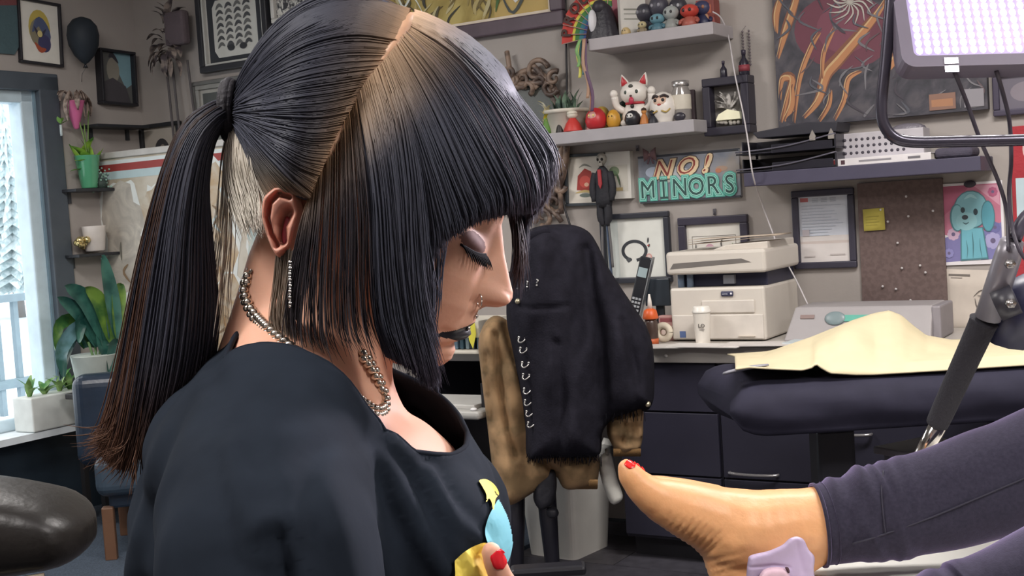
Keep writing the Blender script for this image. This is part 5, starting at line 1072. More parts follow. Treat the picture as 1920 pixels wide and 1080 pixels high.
for x, y in ((972, 536), (990, 533), (1007, 530)):
    p, n = proj(bj_b, x, y, .003); k = JD/F; mb = MB(); mb.tube(crom([p+CU*(k*6), p+CR*(k*3)+CU*(k*3)+n*.004, p+CU*(-k*1)], 8), .0028, 6); mb.ball(p-CU*(k*5), .0035, 8, 6); mb.build('stud', silver, t, world=True)
for x, y in ((972, 565), (1214, 757)):
    p, n = proj(bj_b, x, y, .002)
    if p is not None: mb = MB(); mb.ball(p, .009, 12, 8); mb.build('button', M('#d0c6a8', .3, metal=.8), t, world=True)
random.seed(40); mb = MB(); A = frame_at(JD)
for i in range(240):
    x = random.uniform(988, 1124) if i < 190 else random.uniform(1130, 1205); y = 852 if i < 190 else 776-(x-1130)*.08; l = random.uniform(4, 16); w = random.uniform(-.04, .1)
    mb.tube([A(x, y-6, w), A(x+random.uniform(-3, 3), y+l, w+random.uniform(-.005, .005))], .0012, 3)
mb.build('frayed_hem', M('#26252b', .9, spec=.08), t, world=True, kind='stuff')
# dark strap dangling over the bin
t = thing('dark_strap', 'dark knotted strap hanging in front of the white bin', 'strap', P(1022, 930, 3.95), 0)
inflate('strap', M('#23232b', .7, bump=.3), t, [(1003, 905), (1020, 885), (1038, 880), (1044, 905), (1040, 935), (1030, 950), (1012, 955), (1000, 935)], 3.95, .03, 3, 14, .8)
inflate('knot', M('#1f1f27', .6), t, [(1024, 952), (1040, 950), (1048, 962), (1040, 972), (1026, 968)], 3.95, .02, 3, 8, .8)
# black bar of a footrest at the bottom edge
q = P(1028, 1074, 2.6); t = thing('stool_footring', 'black bar stool base at the bottom edge, in front of the chair', 'stool', (q.x, q.y+.02, 0), 0)
mb = MB(); mb.box((0, 0, q.z), (.16, .05, .022)); mb.build('footrest', M('#1c1c22', .35), t, bevel=.008)
MB().cyl((-.02, .03, .03), (-.02, .03, q.z), .02).build('post', M('#2a2a30', .3, metal=.6), t); MB().lathe([(.15, 0), (.14, .02), (.03, .04)], c=(-.02, .03, 0), n=24).build('base', M('#1c1c22', .4), t)
# small grey stool top
q = P(1740, 834, 3.3); t = thing('step_stool', 'low pale grey step stool below the black bench, by the lamp pole', 'stool', (q.x, q.y, 0), .5)
mb = MB(); mb.prism([(-.11, 0), (.1, .0), (.1, .02), (-.11, .02)], -.09, .09, T=Matrix.Translation((0, 0, q.z-.02))); mb.build('top', M('#8d8a90', .5), t, bevel=.004)
for x in (-.08, .08):
    for y in (-.06, .06): box('leg', (x, y, (q.z-.02)/2), (.02, .02, q.z-.02), M('#6a6870', .5), t)
# black bench with cream sheet
BD = 3.05; e0 = P(1372, 745, BD); zt = P(1500, 716, BD).z; bl_ = 1.02
t = thing('treatment_bench', 'black padded treatment bench in front of the desk', 'bench', (e0.x, e0.y, 0), 0)
G = []
prof = [(-.0, .02), (-.012, .055), (-.0, .1), (.05, .13), (.18, .14), (.34, .14), (.44, .13), (.48, .09), (.48, .04), (.45, .005), (.25, -.005), (.03, -.0)]
pr = crom(prof+[prof[0]], 48)[:-1]
n = 40
for i in range(n+1):
    s = i/n; x = bl_*s; e = min(1, .25+.75*math.sqrt(max(0, 1-(1-min(x/.09, 1))**2))); ring = []
    for (y, z) in pr:
        w = .004*math.sin(x*19+z*60)+.002*math.sin(x*43+y*9); ring.append((x+.02*math.sin(y*11)-.02*(z-.07)*0, .24+(y-.24)*(.82+.18*e)+w*.6, zt-.135+.07+(z-.07)*e+w*.5*(z > .08)))
    G.append(ring)
mb = MB(); mb.grid(G, 0, True, True)
for r in (0, n): mb.f.append(tuple(range(r*47, r*47+47))); mb.mi.append(0); mb.sm.append(True)
bp = mb.build('pad', M('#2d2c3a', .75, noise=.12, bump=.12, bscale=18, spec=.15), t)
for x in (.3, .8):
    box('column', (x, .24, .2), (.1, .1, zt-.16), M('#24242c', .4), t, bevel=.01).location.z = (zt-.16)/2-.2; box('foot', (x, .24, .03), (.1, .42, .06), M('#24242c', .4), t, bevel=.01)
pp = P(1362, 698, BD+.1)
MB().tube(crom([P(1358, 700, BD+.08), P(1400, 690, BD+.05), P(1440, 684, BD+.05)], 8), [.012, .016, .016, .016, .016, .014, .012, .01], 8, flat=.3).build('end_strap', M('#8f8f98', .4), t, world=True)
# cream sheet: height field draped on the bench
t = thing('cream_sheet', 'crumpled cream covering sheet lying on the black bench', 'sheet', (e0.x, e0.y, zt), 0)
A = frame_at(BD)
def zpix(px, py, d): return P(px, py, d).z
# front edge and ridge heights read along the bench
fx = [1372, 1400, 1450, 1500, 1518, 1526, 1534, 1552, 1600, 1700, 1720, 1760, 1830, 1925, 2100]
fe = [694, 690, 693, 695, 690, 683, 690, 701, 704, 703, 699, 703, 711, 716, 718]
rx_ = [1372, 1420, 1470, 1520, 1560, 1600, 1640, 1668, 1690, 1712, 1735, 1790, 1925, 2100]
rt_ = [688, 672, 650, 633, 617, 601, 588, 583, 592, 612, 630, 640, 641, 642]
NXg, NY = 120, 26; G = []
for i in range(NXg):
    px = 1374+(1985-1374)*i/(NXg-1); yf, yb = np.interp(px, fx, fe), np.interp(px, rx_, rt_)
    row = []
    for j in range(NY):
        s = j/(NY-1); d = BD+.02+.4*s
        flatz = zt+.012; tgt = zpix(px, yb, BD+.02+.4); fz = zpix(px, yf, BD+.02)
        k = s**1.3 if px < 1526 else s**.9
        z = fz+(max(tgt, flatz)-fz)*k + (.006*math.sin(px*.02+s*5))*math.sin(math.pi*s)
        if 1526 <= px < 1640: z += .03*math.sin(math.pi*s)*math.sin((px-1526)/114*math.pi)
        p = P(px, 600, d); row.append(Vector((p.x, p.y, max(z, zt+.018 if s > .1 else zt+.002))))
    # back side falls down again
    p = row[-1]; 
    for q_ in range(1, 5): row.append(Vector((p.x, p.y+.03*q_, max(p.z-(p.z-zt-.01)*(q_/4)**1.2, zt+.008))))
    G.append(row)
mb = MB(); mb.grid(G); mb.build('sheet', M('#cdc1a0', .85, noise=.04, bump=.1, bscale=10), t, world=True, solid=.004)
# ------------------------------------------------------------------ work lamp
LD = 1.5; A = frame_at(LD)
base = P(1640, 1080, 1.75); t = thing('work_lamp', 'bright LED panel lamp on a black and chrome adjustable arm', 'lamp', (base.x, base.y, 0), 0)
black = M('#4a4654', .35, noise=.05)
def pt(px, py, d): return P(px, py, d)
MB().tube([pt(1560, 1210, 1.85), pt(1715, 862, 1.72)+Vector((.008, 0, 0)), pt(1762, 792, 1.68)], [.0118]*3, 18).build('chrome_tube', M('#d5d0cb', .12, metal=1., noise=0), t, world=True)
fl = pt(1560, 1210, 1.85); MB().tube([Vector((fl.x, fl.y, .03)), fl], .0118, 16).build('lower_tube', M('#d5d0cb', .15, metal=1.), t, world=True)
MB().lathe([(.24, 0), (.23, .025), (.05, .04), (.02, .06)], c=(fl.x-base.x, fl.y-base.y, 0), n=32).build('base', M('#2c2b33', .4), t)
pa_, pb_ = pt(1757, 795, 1.68), pt(1846, 600, 1.6); g = crom([pa_, pa_+(pb_-pa_)*.05, pa_+(pb_-pa_)*.5, pa_+(pb_-pa_)*.92, pb_], 14)
MB().tube(g, [.0125, .0138]+[.0146+.0042*i/11 for i in range(10)]+[.0192, .017], 18).build('foam_grip', M('#2d2c33', .9, bump=.3, bscale=300), t, world=True)
MB().tube([pt(1852, 596, 1.595), pt(1890, 480, 1.56), pt(1898, 452, 1.55)], [.0165, .0165, .014], 14).build('clamp_tube', M('#8f8c94', .35, metal=.3), t, world=True)
mb = MB(); mb.tube([pt(1868, 575, 1.57), pt(1905, 560, 1.56)], [.02, .02], 10); mb.build('joint', M('#3b3a42', .4), t, world=True)
mb = MB(); mb.tube([pt(1890, 640, 1.62), pt(1910, 560, 1.6), pt(1950, 545, 1.6)], [.03, .032, .03], 10); mb.build('knob_block', M('#2b2c48', .45), t, world=True)
for x, y in ((1891, 495), (1892, 569)):
    mb = MB(); p = pt(x, y, 1.535); mb.cyl(p, p-CF*.008, .0062, n=6); mb.cyl(p-CF*.008, p-CF*.0095, .003, n=10); mb.build('bolt', M('#b5b2b0', .25, metal=.9), t, world=True)
# yoke
yk = crom([A(1700, -420), A(1690, -200), A(1672, -20), A(1661, 110), A(1653, 195), A(1657, 232), A(1676, 257), A(1712, 266), A(1800, 265), A(1930, 262), A(2100, 255)], 60)
MB().tube(yk, [.0072]*60, 10).build('yoke', M('#4d4a56', .25, metal=.5), t, world=True)
MB().tube(crom([A(2100, 255), A(2040, 330, -.03), A(1960, 400, -.05), pt(1902, 448, 1.55)], 14), .009, 10).build('arm', black, t, world=True)
# lamp head: local frame facing the camera side, tipped down
HD = 1.46; Bq = frame_at(HD); c0 = Bq(1692, 128); px_ = HD/F
LED_E = 1.5
ex = (CR*math.cos(.0)+CU*.025).normalized(); ez = (CU+CF*.42).normalized(); ey = ez.cross(ex).normalized()
Th = Matrix.Identity(4)
for i in range(3): Th[i][0] = ex[i]; Th[i][1] = ey[i]; Th[i][2] = ez[i]; Th[i][3] = c0[i]
def hp(x, y, z): return Th @ Vector((x*px_, y*px_, z*px_))
mb = MB(); bz = 24
def rrect(w, h, r, x0=0, z0=0, n=6):
    out = []
    for cx, cz, a0 in ((w-r, h-r, 0), (r, h-r, 90), (r, r, 180), (w-r, r, 270)):
        for i in range(n): a = math.radians(a0+90*i/(n-1)); out.append((x0+cx+r*math.cos(a), z0+cz+r*math.sin(a)))
    return out
ro, ri = rrect(330, 250, 26, 0, 0), rrect(330-2*bz, 250-2*bz, 10, bz, bz)
G = [[hp(x, -0, z) for x, z in ri], [hp(x, -4, z) for x, z in ri], [hp(x, -4, z) for x, z in ro], [hp(x, 40, z) for x, z in ro], [hp(x, 60, z) for x, z in rrect(270, 190, 26, 30, 30)]]
mb.grid(G, 0, False, True); mb.f.append(tuple(range(4*24, 5*24))); mb.mi.append(0); mb.sm.append(False); mb.build('housing', M('#77707f', .45, noise=.04), t, world=True)
mb = MB(); mb.add([hp(x, 2, z) for x, z in rrect(330-2*bz+4, 250-2*bz+4, 9, bz-2, bz-2)], [tuple(range(24))]); mb.build('reflector', M('#a99cc2', .5, emit=.55), t, world=True)
led = None; em = M('#fff2ff', .3, noise=0, emit=LED_E)
me0 = MB(); me0.lathe([(6.7*px_, 0), (6.0*px_, 2.*px_), (1*px_, 3.6*px_)], n=8, sy=1.28); proto = None
ledT = Th @ Matrix.Rotation(math.pi/2, 4, 'X')
for i in range(16):
    for j in range(12):
        x, z = bz+13+i*17.1, bz+14+j*16.2
        if proto is None: proto = me0.build('led', em, t); o = proto
        else: o = proto.copy(); COL.objects.link(o)
        o.parent = t; o.matrix_basis = t.matrix_basis.inverted() @ Matrix.Translation(hp(x, 1, z)) @ Th.to_3x3().to_4x4() @ Matrix.Rotation(math.pi/2, 4, 'X')
mb = MB()
for z0, y0 in ((4, -6), (-12, -3)): mb.add([hp(x, y, z) for x, y, z in ((78, y0, z0), (104, y0, z0), (104, y0-2, z0+12), (78, y0-2, z0+12), (78, y0+3, z0), (104, y0+3, z0), (104, y0+1, z0+12), (78, y0+1, z0+12))], [(0, 1, 2, 3), (4, 5, 6, 7), (0, 1, 5, 4), (2, 3, 7, 6), (0, 3, 7, 4), (1, 2, 6, 5)])
mb.build('clip', M('#d8d4dc', .15, metal=.9), t, world=True)
for pts in (((1790, 135, 1.47), (1812, 190, 1.5), (1838, 262, 1.52), (1872, 340, 1.54), (1888, 400, 1.55), (1891, 470, 1.54)), ((1868, 132, 1.47), (1882, 180, 1.5), (1893, 230, 1.52), (1896, 300, 1.53), (1892, 360, 1.54), (1897, 420, 1.54), (1912, 470, 1.53), (1935, 500, 1.53))):
    MB().tube(crom([pt(*p) for p in pts], 30), .0026, 7).build('cable', M('#4b4652', .4), t, world=True)
LAMP_C = hp(165, -14, 125); LAMP_N = -ey

area('work_lamp_light', hp(165, -16, 125), hp(165, -116, 125), (280*px_, 200*px_), LAMP_W, (.98, .9, 1), spread=150)
# ------------------------------------------------------------------ client: two bare feet and legs on a white-covered couch
skin_f = M('#dfa674', .45, noise=.06, nscale=30, sss=.12, bump=.06, bscale=220)
def chain(mb, pts, A, mpp, n=20):
    """tapered union of balls along (px, py, w, radius in px)"""
    c = np.array(pts, float)
    for a, b in zip(c[:-1], c[1:]):
        L = np.linalg.norm(b[:2]-a[:2])+abs(b[2]-a[2])/mpp; k = max(2, int(L/(.35*min(a[3], b[3])))+1)
        for i in range(k+1): q = a+(b-a)*i/k; mb.ball(A(q[0], q[1], q[2]), q[3]*mpp, n, n//2)
def leg_chain(mb, pts, A, mpp, n=24):
    c = crom(pts, 60); mb.tube([A(*p[:3]) for p in c], [p[3]*mpp for p in c], n)
    for p in (c[0], c[-1]): mb.ball(A(*p[:3]), p[3]*mpp*.995, n, n//2)
FOOT = dict(big=[(1170.5, 871, .026, 17), (1178, 885, .026, 23.5), (1199, 909, .024, 29.5), (1222, 926, .02, 36)],
            toes=[[(1178, 864, .004, 12), (1190, 876, .004, 14), (1216, 905, .002, 20)], [(1186, 866, -.013, 11), (1196, 879, -.013, 13), (1222, 910, -.013, 19)], [(1195, 872, -.028, 10), (1204, 885, -.028, 12), (1228, 917, -.026, 18)], [(1206, 882, -.041, 9.5), (1214, 894, -.041, 11), (1236, 926, -.037, 17)]],
            ball=[(1240, 935, .016, 42), (1290, 955, .012, 54), (1337, 975, .006, 63)], ball2=[(1236, 928, -.018, 33), (1285, 946, -.016, 45), (1335, 965, -.012, 55)],
            mid=[(1337, 975, .002, 64), (1390, 1000, .0, 84), (1440, 1015, 0, 82)], heel=[(1375, 1040, 0, 58), (1400, 1080, -.002, 68), (1432, 1092, -.002, 66)],
            ankle=[(1420, 1000, 0, 82), (1470, 990, 0, 74), (1530, 985, 0, 70)], achil=[(1440, 1080, 0, 56), (1490, 1035, 0, 50), (1535, 1003, 0, 52)])
def foot(D, tr, sc_, mirror=False, wrinkles=True):
    A = frame_at(D); mpp = D/F; mb = MB(); sg = 1
    T = lambda L: [(*tr(x, y), w*sg*1.0, r*sc_) for x, y, w, r in L]
    for key in ('big', 'ball', 'ball2', 'mid', 'heel', 'ankle', 'achil'): chain(mb, T(FOOT[key]), A, mpp, 16)
    for q in FOOT['toes']: chain(mb, T([(x, y+(12 if k < 2 else 4), w, r) for k, (x, y, w, r) in enumerate(q)]), A, mpp, 12)
    return mb, A, mpp
# --- first leg (farther one): foot in view
D1 = 1.4
idt = lambda x, y: (x, y)
mbA, A1, m1 = foot(D1, idt, 1.0)
leg1 = [(1500, 987, 0, 70), (1560, 980, 0, 72), (1645, 962, 0, 82), (1752, 938, 0, 90), (1850, 908, .0, 97), (1925, 884, .0, 101), (2080, 820, -.0, 108), (2250, 730, -.0, 108), (2340, 690, -.0, 104)]
th1 = [(2340, 690, 0, 104), (2480, 760, -.0, 118), (2650, 860, 0, 135), (2800, 950, 0, 145)]
leg_chain(mbA, leg1, A1, m1); leg_chain(mbA, th1, A1, m1)
# --- second leg (nearer): mostly below the frame, only its big toe shows
D2 = 1.0; A2 = frame_at(D2); m2 = D2/F
c25, s25 = 1.4*math.cos(math.radians(25)), 1.4*math.sin(math.radians(25))
tr2 = lambda x, y: (1010+(x-1170)*c25-(y-862)*s25, 1125+(x-1170)*s25+(y-862)*c25)
mbB, A2, m2 = foot(D2, tr2, 1.4)
chain(mbA, [], A1, m1) if False else None
ax_, ay_ = tr2(1500, 987)
leg2 = [(ax_, ay_, 0, 98), (1460, 1420, 0, 100), (1580, 1318, 0, 104), (1735, 1208, 0, 108), (1835, 1166, 0, 108), (1970, 1106, 0, 114), (2200, 980, 0, 125), (2400, 850, 0, 135)]
th2 = [(2400, 850, 0, 135), (2600, 950, 0, 150), (2900, 1100, 0, 165)]
leg_chain(mbB, leg2, A2, m2); leg_chain(mbB, th2, A2, m2)
# pelvis, torso and head lie farther along the couch, outside the picture
hip = (A1(2800, 950)+A2(2900, 1100))/2
mbC = MB(); X = Vector((1, 0, 0)); Zv = Vector((0, 0, 1)); Y = Vector((0, 1, 0))
for i in range(12): s = i/11; mbC.ball(hip+X*(.08+.5*s)+Zv*(.02+.3*s), (.13, .17-.02*math.sin(s*3), .11), 18, 12)
nk = hip+X*.66+Zv*.4; mbC.ball(nk, .058, 14, 10); mbC.ball(nk-X*.04-Zv*.03, .065, 14, 10)
for s_ in (-1, 1):
    sh = hip+X*.55+Zv*.3+Y*(s_*.18); el = hip+X*.32+Zv*.1+Y*(s_*.26); wr = hip+X*.08+Zv*.1+Y*(s_*.2)
    for a, b, ra, rb in ((sh, el, .05, .04), (el, wr, .038, .028)):
        for i in range(28): mbC.ball(a+(b-a)*i/27, ra+(rb-ra)*i/27, 12, 8)
    for f_ in range(5): mbC.tube([wr, wr+X*-.06+Y*(.016*(f_-2)), wr+X*(-.1-.01*(f_ == 2))+Y*(.018*(f_-2))+Zv*-.01], [.014, .009, .007], 8)
mb = MB()
for q in (mbA, mbB, mbC): mb.add(q.v, q.f, 0, True)
co, fs = remeshed(mb, .0032, 5, .5)
# wrinkles of the sole on the first foot
inv = lambda p: (960+(p-A1(960, 540)).dot(CR)/m1, 540-(p-A1(960, 540)).dot(CU)/m1)
rel = co-np.array(A1(960, 540)); PXc = 960+rel @ np.array(CR)/m1; PYc = 540-rel @ np.array(CU)/m1; WW = -(rel @ np.array(CF))
sole = [(1184, 935), (1203, 958), (1237, 977), (1264, 997), (1292, 1019), (1317, 1040), (1325, 1058), (1335, 1085)]
q = np.c_[PXc, PYc]; d, ft = segdist(q, sole); sel = (WW > -.08) & (WW < .09) & (PXc < 1440)
along = (ft[:, 0]-1184)*.72+(ft[:, 1]-935)*.69; env = np.exp(-(d/48)**2)*np.clip((along-55)/40, 0, 1)*np.clip((235-along)/40, 0, 1)*sel
co += (env*.0015*np.sin(along*.52+d*.05+1.2*np.sin(d*.06)))[:, None]*-np.array(CF) + (env*.0008*np.sin(along*.52+d*.05))[:, None]*np.array(CU)
base = P(1560, 1060, D1); t = client = thing('person', 'client lying with a bare foot raised, red toenails and dark purple leggings', 'person', (hip.x, hip.y, 0), 0)
mb = MB(); mb.add([tuple(p) for p in co], fs, 0, True); body = mb.build('body', skin_f, t, world=True)
red = M('#e0241f', .18, noise=.02)
bb = bvh_of(body)
def nail(name, c, ax, up, r, mt):
    """small curved plate: centre, long axis, outward normal, (half length, half width)"""
    ax = ax.normalized(); nrm = (up-ax*up.dot(ax)).normalized(); sd = ax.cross(nrm); G = []
    for i in range(9):
        s = i/8*2-1; row = []
        for j in range(9):
            v = j/8*2-1; w = math.sqrt(max(0, 1-abs(s)**3.2)); row.append(c+ax*(r[0]*s)+sd*(r[1]*v*w)-nrm*(r[1]*.5*v*v*w+r[0]*.12*s*s)+nrm*.0008)
        G.append(row)
    mb = MB(); mb.grid(G); return mb.build(name, mt, t, world=True, solid=.0012)
ax1 = (A1(1170, 866)-A1(1180, 884))
def onbody(c, d):
    l, n, i, ds = bb.ray_cast(c+d*.06, -d); return l if l is not None else c
def toenail(A, pts, upd, r):
    a, b = Vector(A(*pts[0])), Vector(A(*pts[1])); c = a+(b-a)*.1; d = upd.normalized(); nail('toenail', onbody(c, d), a-b, d, r, red)
up1 = CR*.80+CU*.50-CF*.45
def cnail(bv, ct, ax, up, hl, hw, mt, par, name):
    ax, up = ax.normalized(), up.normalized(); sd = ax.cross(up).normalized(); G = []
    for i in range(10):
        a = i/9*2-1; row = []
        for j in range(9):
            b = j/8*2-1; wd_ = math.sqrt(max(0, 1-abs(a)**3.2)); o_ = ct+ax*(hl*a)+sd*(hw*b*wd_)+up*.03; l, n, ii, ds = bv.ray_cast(o_, -up, .06)
            row.append((l if l is not None else o_-up*.03)+up*.0005)
        G.append(row)
    mb = MB(); mb.grid(G); return mb.build(name, mt, par, world=True, solid=.0009)
cnail(bb, Vector(A1(1174, 865, .03)), CU*.8-CR*.35-CF*.1, CR*.5+CU*.45-CF*.75, .0055, .0062, red, t, 'toenail')
for q in FOOT['toes']: toenail(A1, [(x, y+12, w) for x, y, w, r in q[:2]], CR*.7+CU*.6-CF*.2, (.0034, .0036))
# leggings
legm = M('#32303d', .85, spec=.1, noise=.16, nscale=240, sheen=.7, bump=.08, bscale=700)
def legging(pts, A, mpp, cuff_px, ridges, seam=True):
    c = crom(pts, 160); G = []
    for k, p in enumerate(c):
        if p[0] < cuff_px: continue
        tdir = c[min(k+1, 159)]-c[max(k-1, 0)]; tx, ty = tdir[0], tdir[1]; L = math.hypot(tx, ty); nx, ny = -ty/L, tx/L; row = []
        for j in range(64):
            a = 2*math.pi*j/64; ca, sa = math.cos(a), math.sin(a); r = p[3]*1.045+1.5
            for rx, wd, amp, ph, sk in ridges: r += amp*math.exp(-((p[0]+sk*ca-rx)/wd)**2)*(.35+.65*max(0, math.cos(a-ph)))
            r += .9*math.sin(p[0]*.05+3*a)*.6
            row.append(A(p[0]+nx*r*ca, p[1]+ny*r*ca, p[2]+sa*r*mpp))
        G.append(row)
    return G
R1 = [(1550, 9, 5, math.pi, 22), (1568, 8, -4, math.pi-.4, 30), (1580, 9, 5, math.pi-.5, 45), (1618, 10, 7, math.pi, 12), (1632, 8, -3, math.pi-.5, 40), (1655, 5, 6, math.pi-.6, -5), (1667, 9, 7, math.pi, 6), (1690, 12, 4, math.pi-.3, 14), (1600, 12, 4, .8, -30), (1645, 12, 3.5, .7, -34)]
G = legging(leg1, A1, m1, 1532, R1); 
pieces = leg1
mbL = MB(); mbL.grid(G, 0, True, True)
cf = G[0]; mbL.tube(cf+[cf[0]], [.0022]*65, 6); mbL.tube(G[5]+[G[5][0]], [.0008]*65, 5)
mbL.build('legging_leg', legm, t, world=True)
G2 = legging(leg2, A2, m2, 1480, [(1700, 12, 7, math.pi, 30), (1725, 10, -5, math.pi, 30), (1748, 12, 8, math.pi-.3, 40), (1790, 14, 6, math.pi, 50), (1808, 5, 5, math.pi-.6, 20), (1660, 14, 6, math.pi, 20)])
mbL = MB(); mbL.grid(G2, 0, True, True); mbL.tube(G2[0]+[G2[0][0]], [.0022]*65, 6); mbL.build('legging_leg', legm, t, world=True)
seam = [G[k][ (60) % 64] for k in range(12, len(G), 3)]
def toc(p): return p + (CAM-p).normalized()*.0006
lb = MB()
pts = []
mbs = bpy.data.objects['legging_leg']; sb = bvh_of(mbs)
for x, y in ((1548, 1030), (1600, 1018), (1655, 1002), (1740, 972), (1830, 935), (1925, 895)):
    p, n = proj(sb, x, y, .0008); 
    if p is not None: pts.append(p)
if len(pts) > 2: MB().tube(crom(pts, 40), .001, 5).build('seam', M('#2c2a38', .8), t, world=True)
pts = [proj(sb, x, y, .0008)[0] for x, y in ((1657, 884), (1653, 920), (1655, 960), (1660, 1000))]
pts = [p for p in pts if p is not None]
if len(pts) > 2: MB().tube(crom(pts, 20), .001, 5).build('seam', M('#2c2a38', .8), t, world=True)
# hips and top of the client (clothes over the body, out of the picture)
mbT = MB()
for A, m_, L in ((A1, m1, th1), (A2, m2, th2)): leg_chain(mbT, [(x, y, w, r*1.05) for x, y, w, r in L], A, m_)
for i in range(4): mbT.ball(hip+X*(.06+.05*i)+Zv*(.02+.03*i), (.135, .178, .116), 18, 12)
cv, cf_ = remeshed(mbT, .012, 3); m_ = MB(); m_.add([tuple(p) for p in cv], cf_, 0, True); m_.build('legging_top', legm, t, world=True)
mbT = MB()
for i in range(9): s = .3+.7*i/8; mbT.ball(hip+X*(.08+.5*s)+Zv*(.02+.3*s), (.138, .178, .118), 18, 12)
cv, cf_ = remeshed(mbT, .012, 3); m_ = MB(); m_.add([tuple(p) for p in cv], cf_, 0, True); m_.build('shirt', M('#6d6a74', .9), t, world=True)
# couch with a white sheet
ztop = P(1600, 1062, D1).z-.004; xl = P(1500, 1070, 1.3).x; yn, yf = .86, 1.62
t = thing('client_couch', 'padded couch covered with a bright white sheet under the legs', 'couch', (xl, (yn+yf)/2, 0), 0)
Lc = 2.1
mb = MB(); mb.box((Lc/2+.01, 0, ztop-.06), (Lc, yf-yn-.02, .10)); mb.build('pad', M('#2a2a31', .5), t, bevel=.03, seg=4)
G = []
for i in range(70):
    x = -.006+(Lc)*i/69; row = []
    for j in range(40):
        v = j/39; y = (yn-yf)/2*1.0+(yf-yn)*v; e = min(v, 1-v)*(yf-yn); dz = -.0 if e > .02 else -.008*(1-e/.02)
        row.append((x, y, ztop-.007+dz+.0015*math.sin(x*13+y*7)+.0012*math.sin(x*5-y*19)))
    row = [(x, (yn-yf)/2-.012, ztop-.14+.004*math.sin(x*17)), (x, (yn-yf)/2-.012, ztop-.03)]+row+[(x, (yf-yn)/2+.012, ztop-.03), (x, (yf-yn)/2+.012, ztop-.14)]; G.append(row)
G = [[(G[0][j][0]-.012, p[1], min(p[2], ztop-.12)) for j, p in enumerate(G[0])]]+[[(p[0]-.01, p[1], p[2]-.012) for p in G[0]]]+G
mb = MB(); mb.grid(G); mb.build('white_sheet', M('#f1efe8', .8, noise=.02), t, solid=.002)
for x in (.35, 1.7):
    box('column', (x, 0, (ztop-.1)/2), (.1, .1, ztop-.12), M('#33333a', .4), t); box('foot', (x, 0, .03), (.1, .5, .06), M('#33333a', .4), t, bevel=.01)
# lilac stencil paper crumpled on the heel
t = thing('stencil_paper', 'crumpled translucent lilac stencil paper stuck on the ankle of the raised foot', 'paper', P(1465, 1045, 1.33), 0)
lil = M('#c6b6d6', .4, noise=.06, nscale=40, bump=.06, bscale=40, trans=.25)
inflate('sheet', lil, t, [(1398, 1098), (1402, 1052), (1408, 1041), (1440, 1033), (1466, 1022), (1480, 1010), (1494, 1006), (1507, 1012), (1516, 1030), (1527, 1044), (1526, 1066), (1522, 1098), (1460, 1106)], 1.335, .004, 2.5, 8, .2, [([(1490, 1012), (1497, 1040), (1505, 1070)], 6, .0012), ([(1408, 1062), (1450, 1059), (1480, 1063)], 2.5, .0015)], lambda x, y: .0015*np.sin(x*.05+y*.06))
inflate('curled_edge', M('#dcbccb', .4, noise=.15, nscale=60), t, [(1422, 1082), (1432, 1068), (1452, 1063), (1470, 1065), (1479, 1074), (1482, 1092), (1450, 1104), (1425, 1098)], 1.328, .006, 2., 10, .3)
inflate('gap_shade', M('#4a3038', .7), t, [(1471, 1063), (1478, 1064), (1481, 1073), (1477, 1074)], 1.324, .002, 1., 4, .3)  # shade inside the curl's opening, put in as a dark solid
# ------------------------------------------------------------------ the tattooist, seen from her right side
DH = .87; HA = frame_at(DH); mp = DH/F
def HP(px, py, w): return P(px, py, DH-w)
O0 = (690, 330); FA, HAx = (.939, .344), (.344, -.939)
def FH(f, h, lat=0.): return HA(O0[0]+f*FA[0]+h*HAx[0], O0[1]+f*FA[1]+h*HAx[1], lat*mp)
skin = M('#d8a58c', .56, noise=.04, nscale=18, sss=.15, bump=.03, bscale=300, spec=.3)
lipm = M('#1d1d22', .32, noise=.03)
sp_ = P(585, 2100, DH)
woman = thing('person', 'dark-haired tattooist with ponytail and blunt fringe looking down, black t-shirt and black lipstick', 'person', (sp_.x, sp_.y, 0), 0)
ht = [312, 306, 292, 268, 220, 150, 80, 0, -60, -120, -170, -220, -260, -290, -306, -312]
Ft = [10, 60, 110, 165, 215, 245, 256, 258, 264, 272, 279, 272, 263, 246, 205, 160]
Bt = [-10, -62, -112, -168, -218, -250, -260, -254, -240, -206, -150, -85, -10, 50, 95, 120]
Wt = [4, 48, 90, 128, 162, 184, 190, 190, 184, 166, 142, 114, 86, 62, 36, 10]
def tab(h, v): return np.interp(-h, [-x for x in ht], v)
prof_h = [40, 20, 0, -9, -50, -90, -111, -122, -131, -140, -148, -154, -163, -174, -188, -196, -200, -204, -212, -222, -229, -236, -250, -268, -284, -295]
prof_f = [258, 262, 266, 271, 291, 316, 330, 333, 331, 325, 312, 292, 281, 281, 283, 279, 270, 279, 284, 278, 267, 258, 266, 265, 254, 240]
hs = np.concatenate([np.linspace(312, 60, 50, False), np.linspace(60, -312, 220)]); NT = 200
th = np.linspace(-math.pi, math.pi, NT, False); th = th - .55*np.sin(th)   # denser at the face
rows = []; LAT = []; HH = []
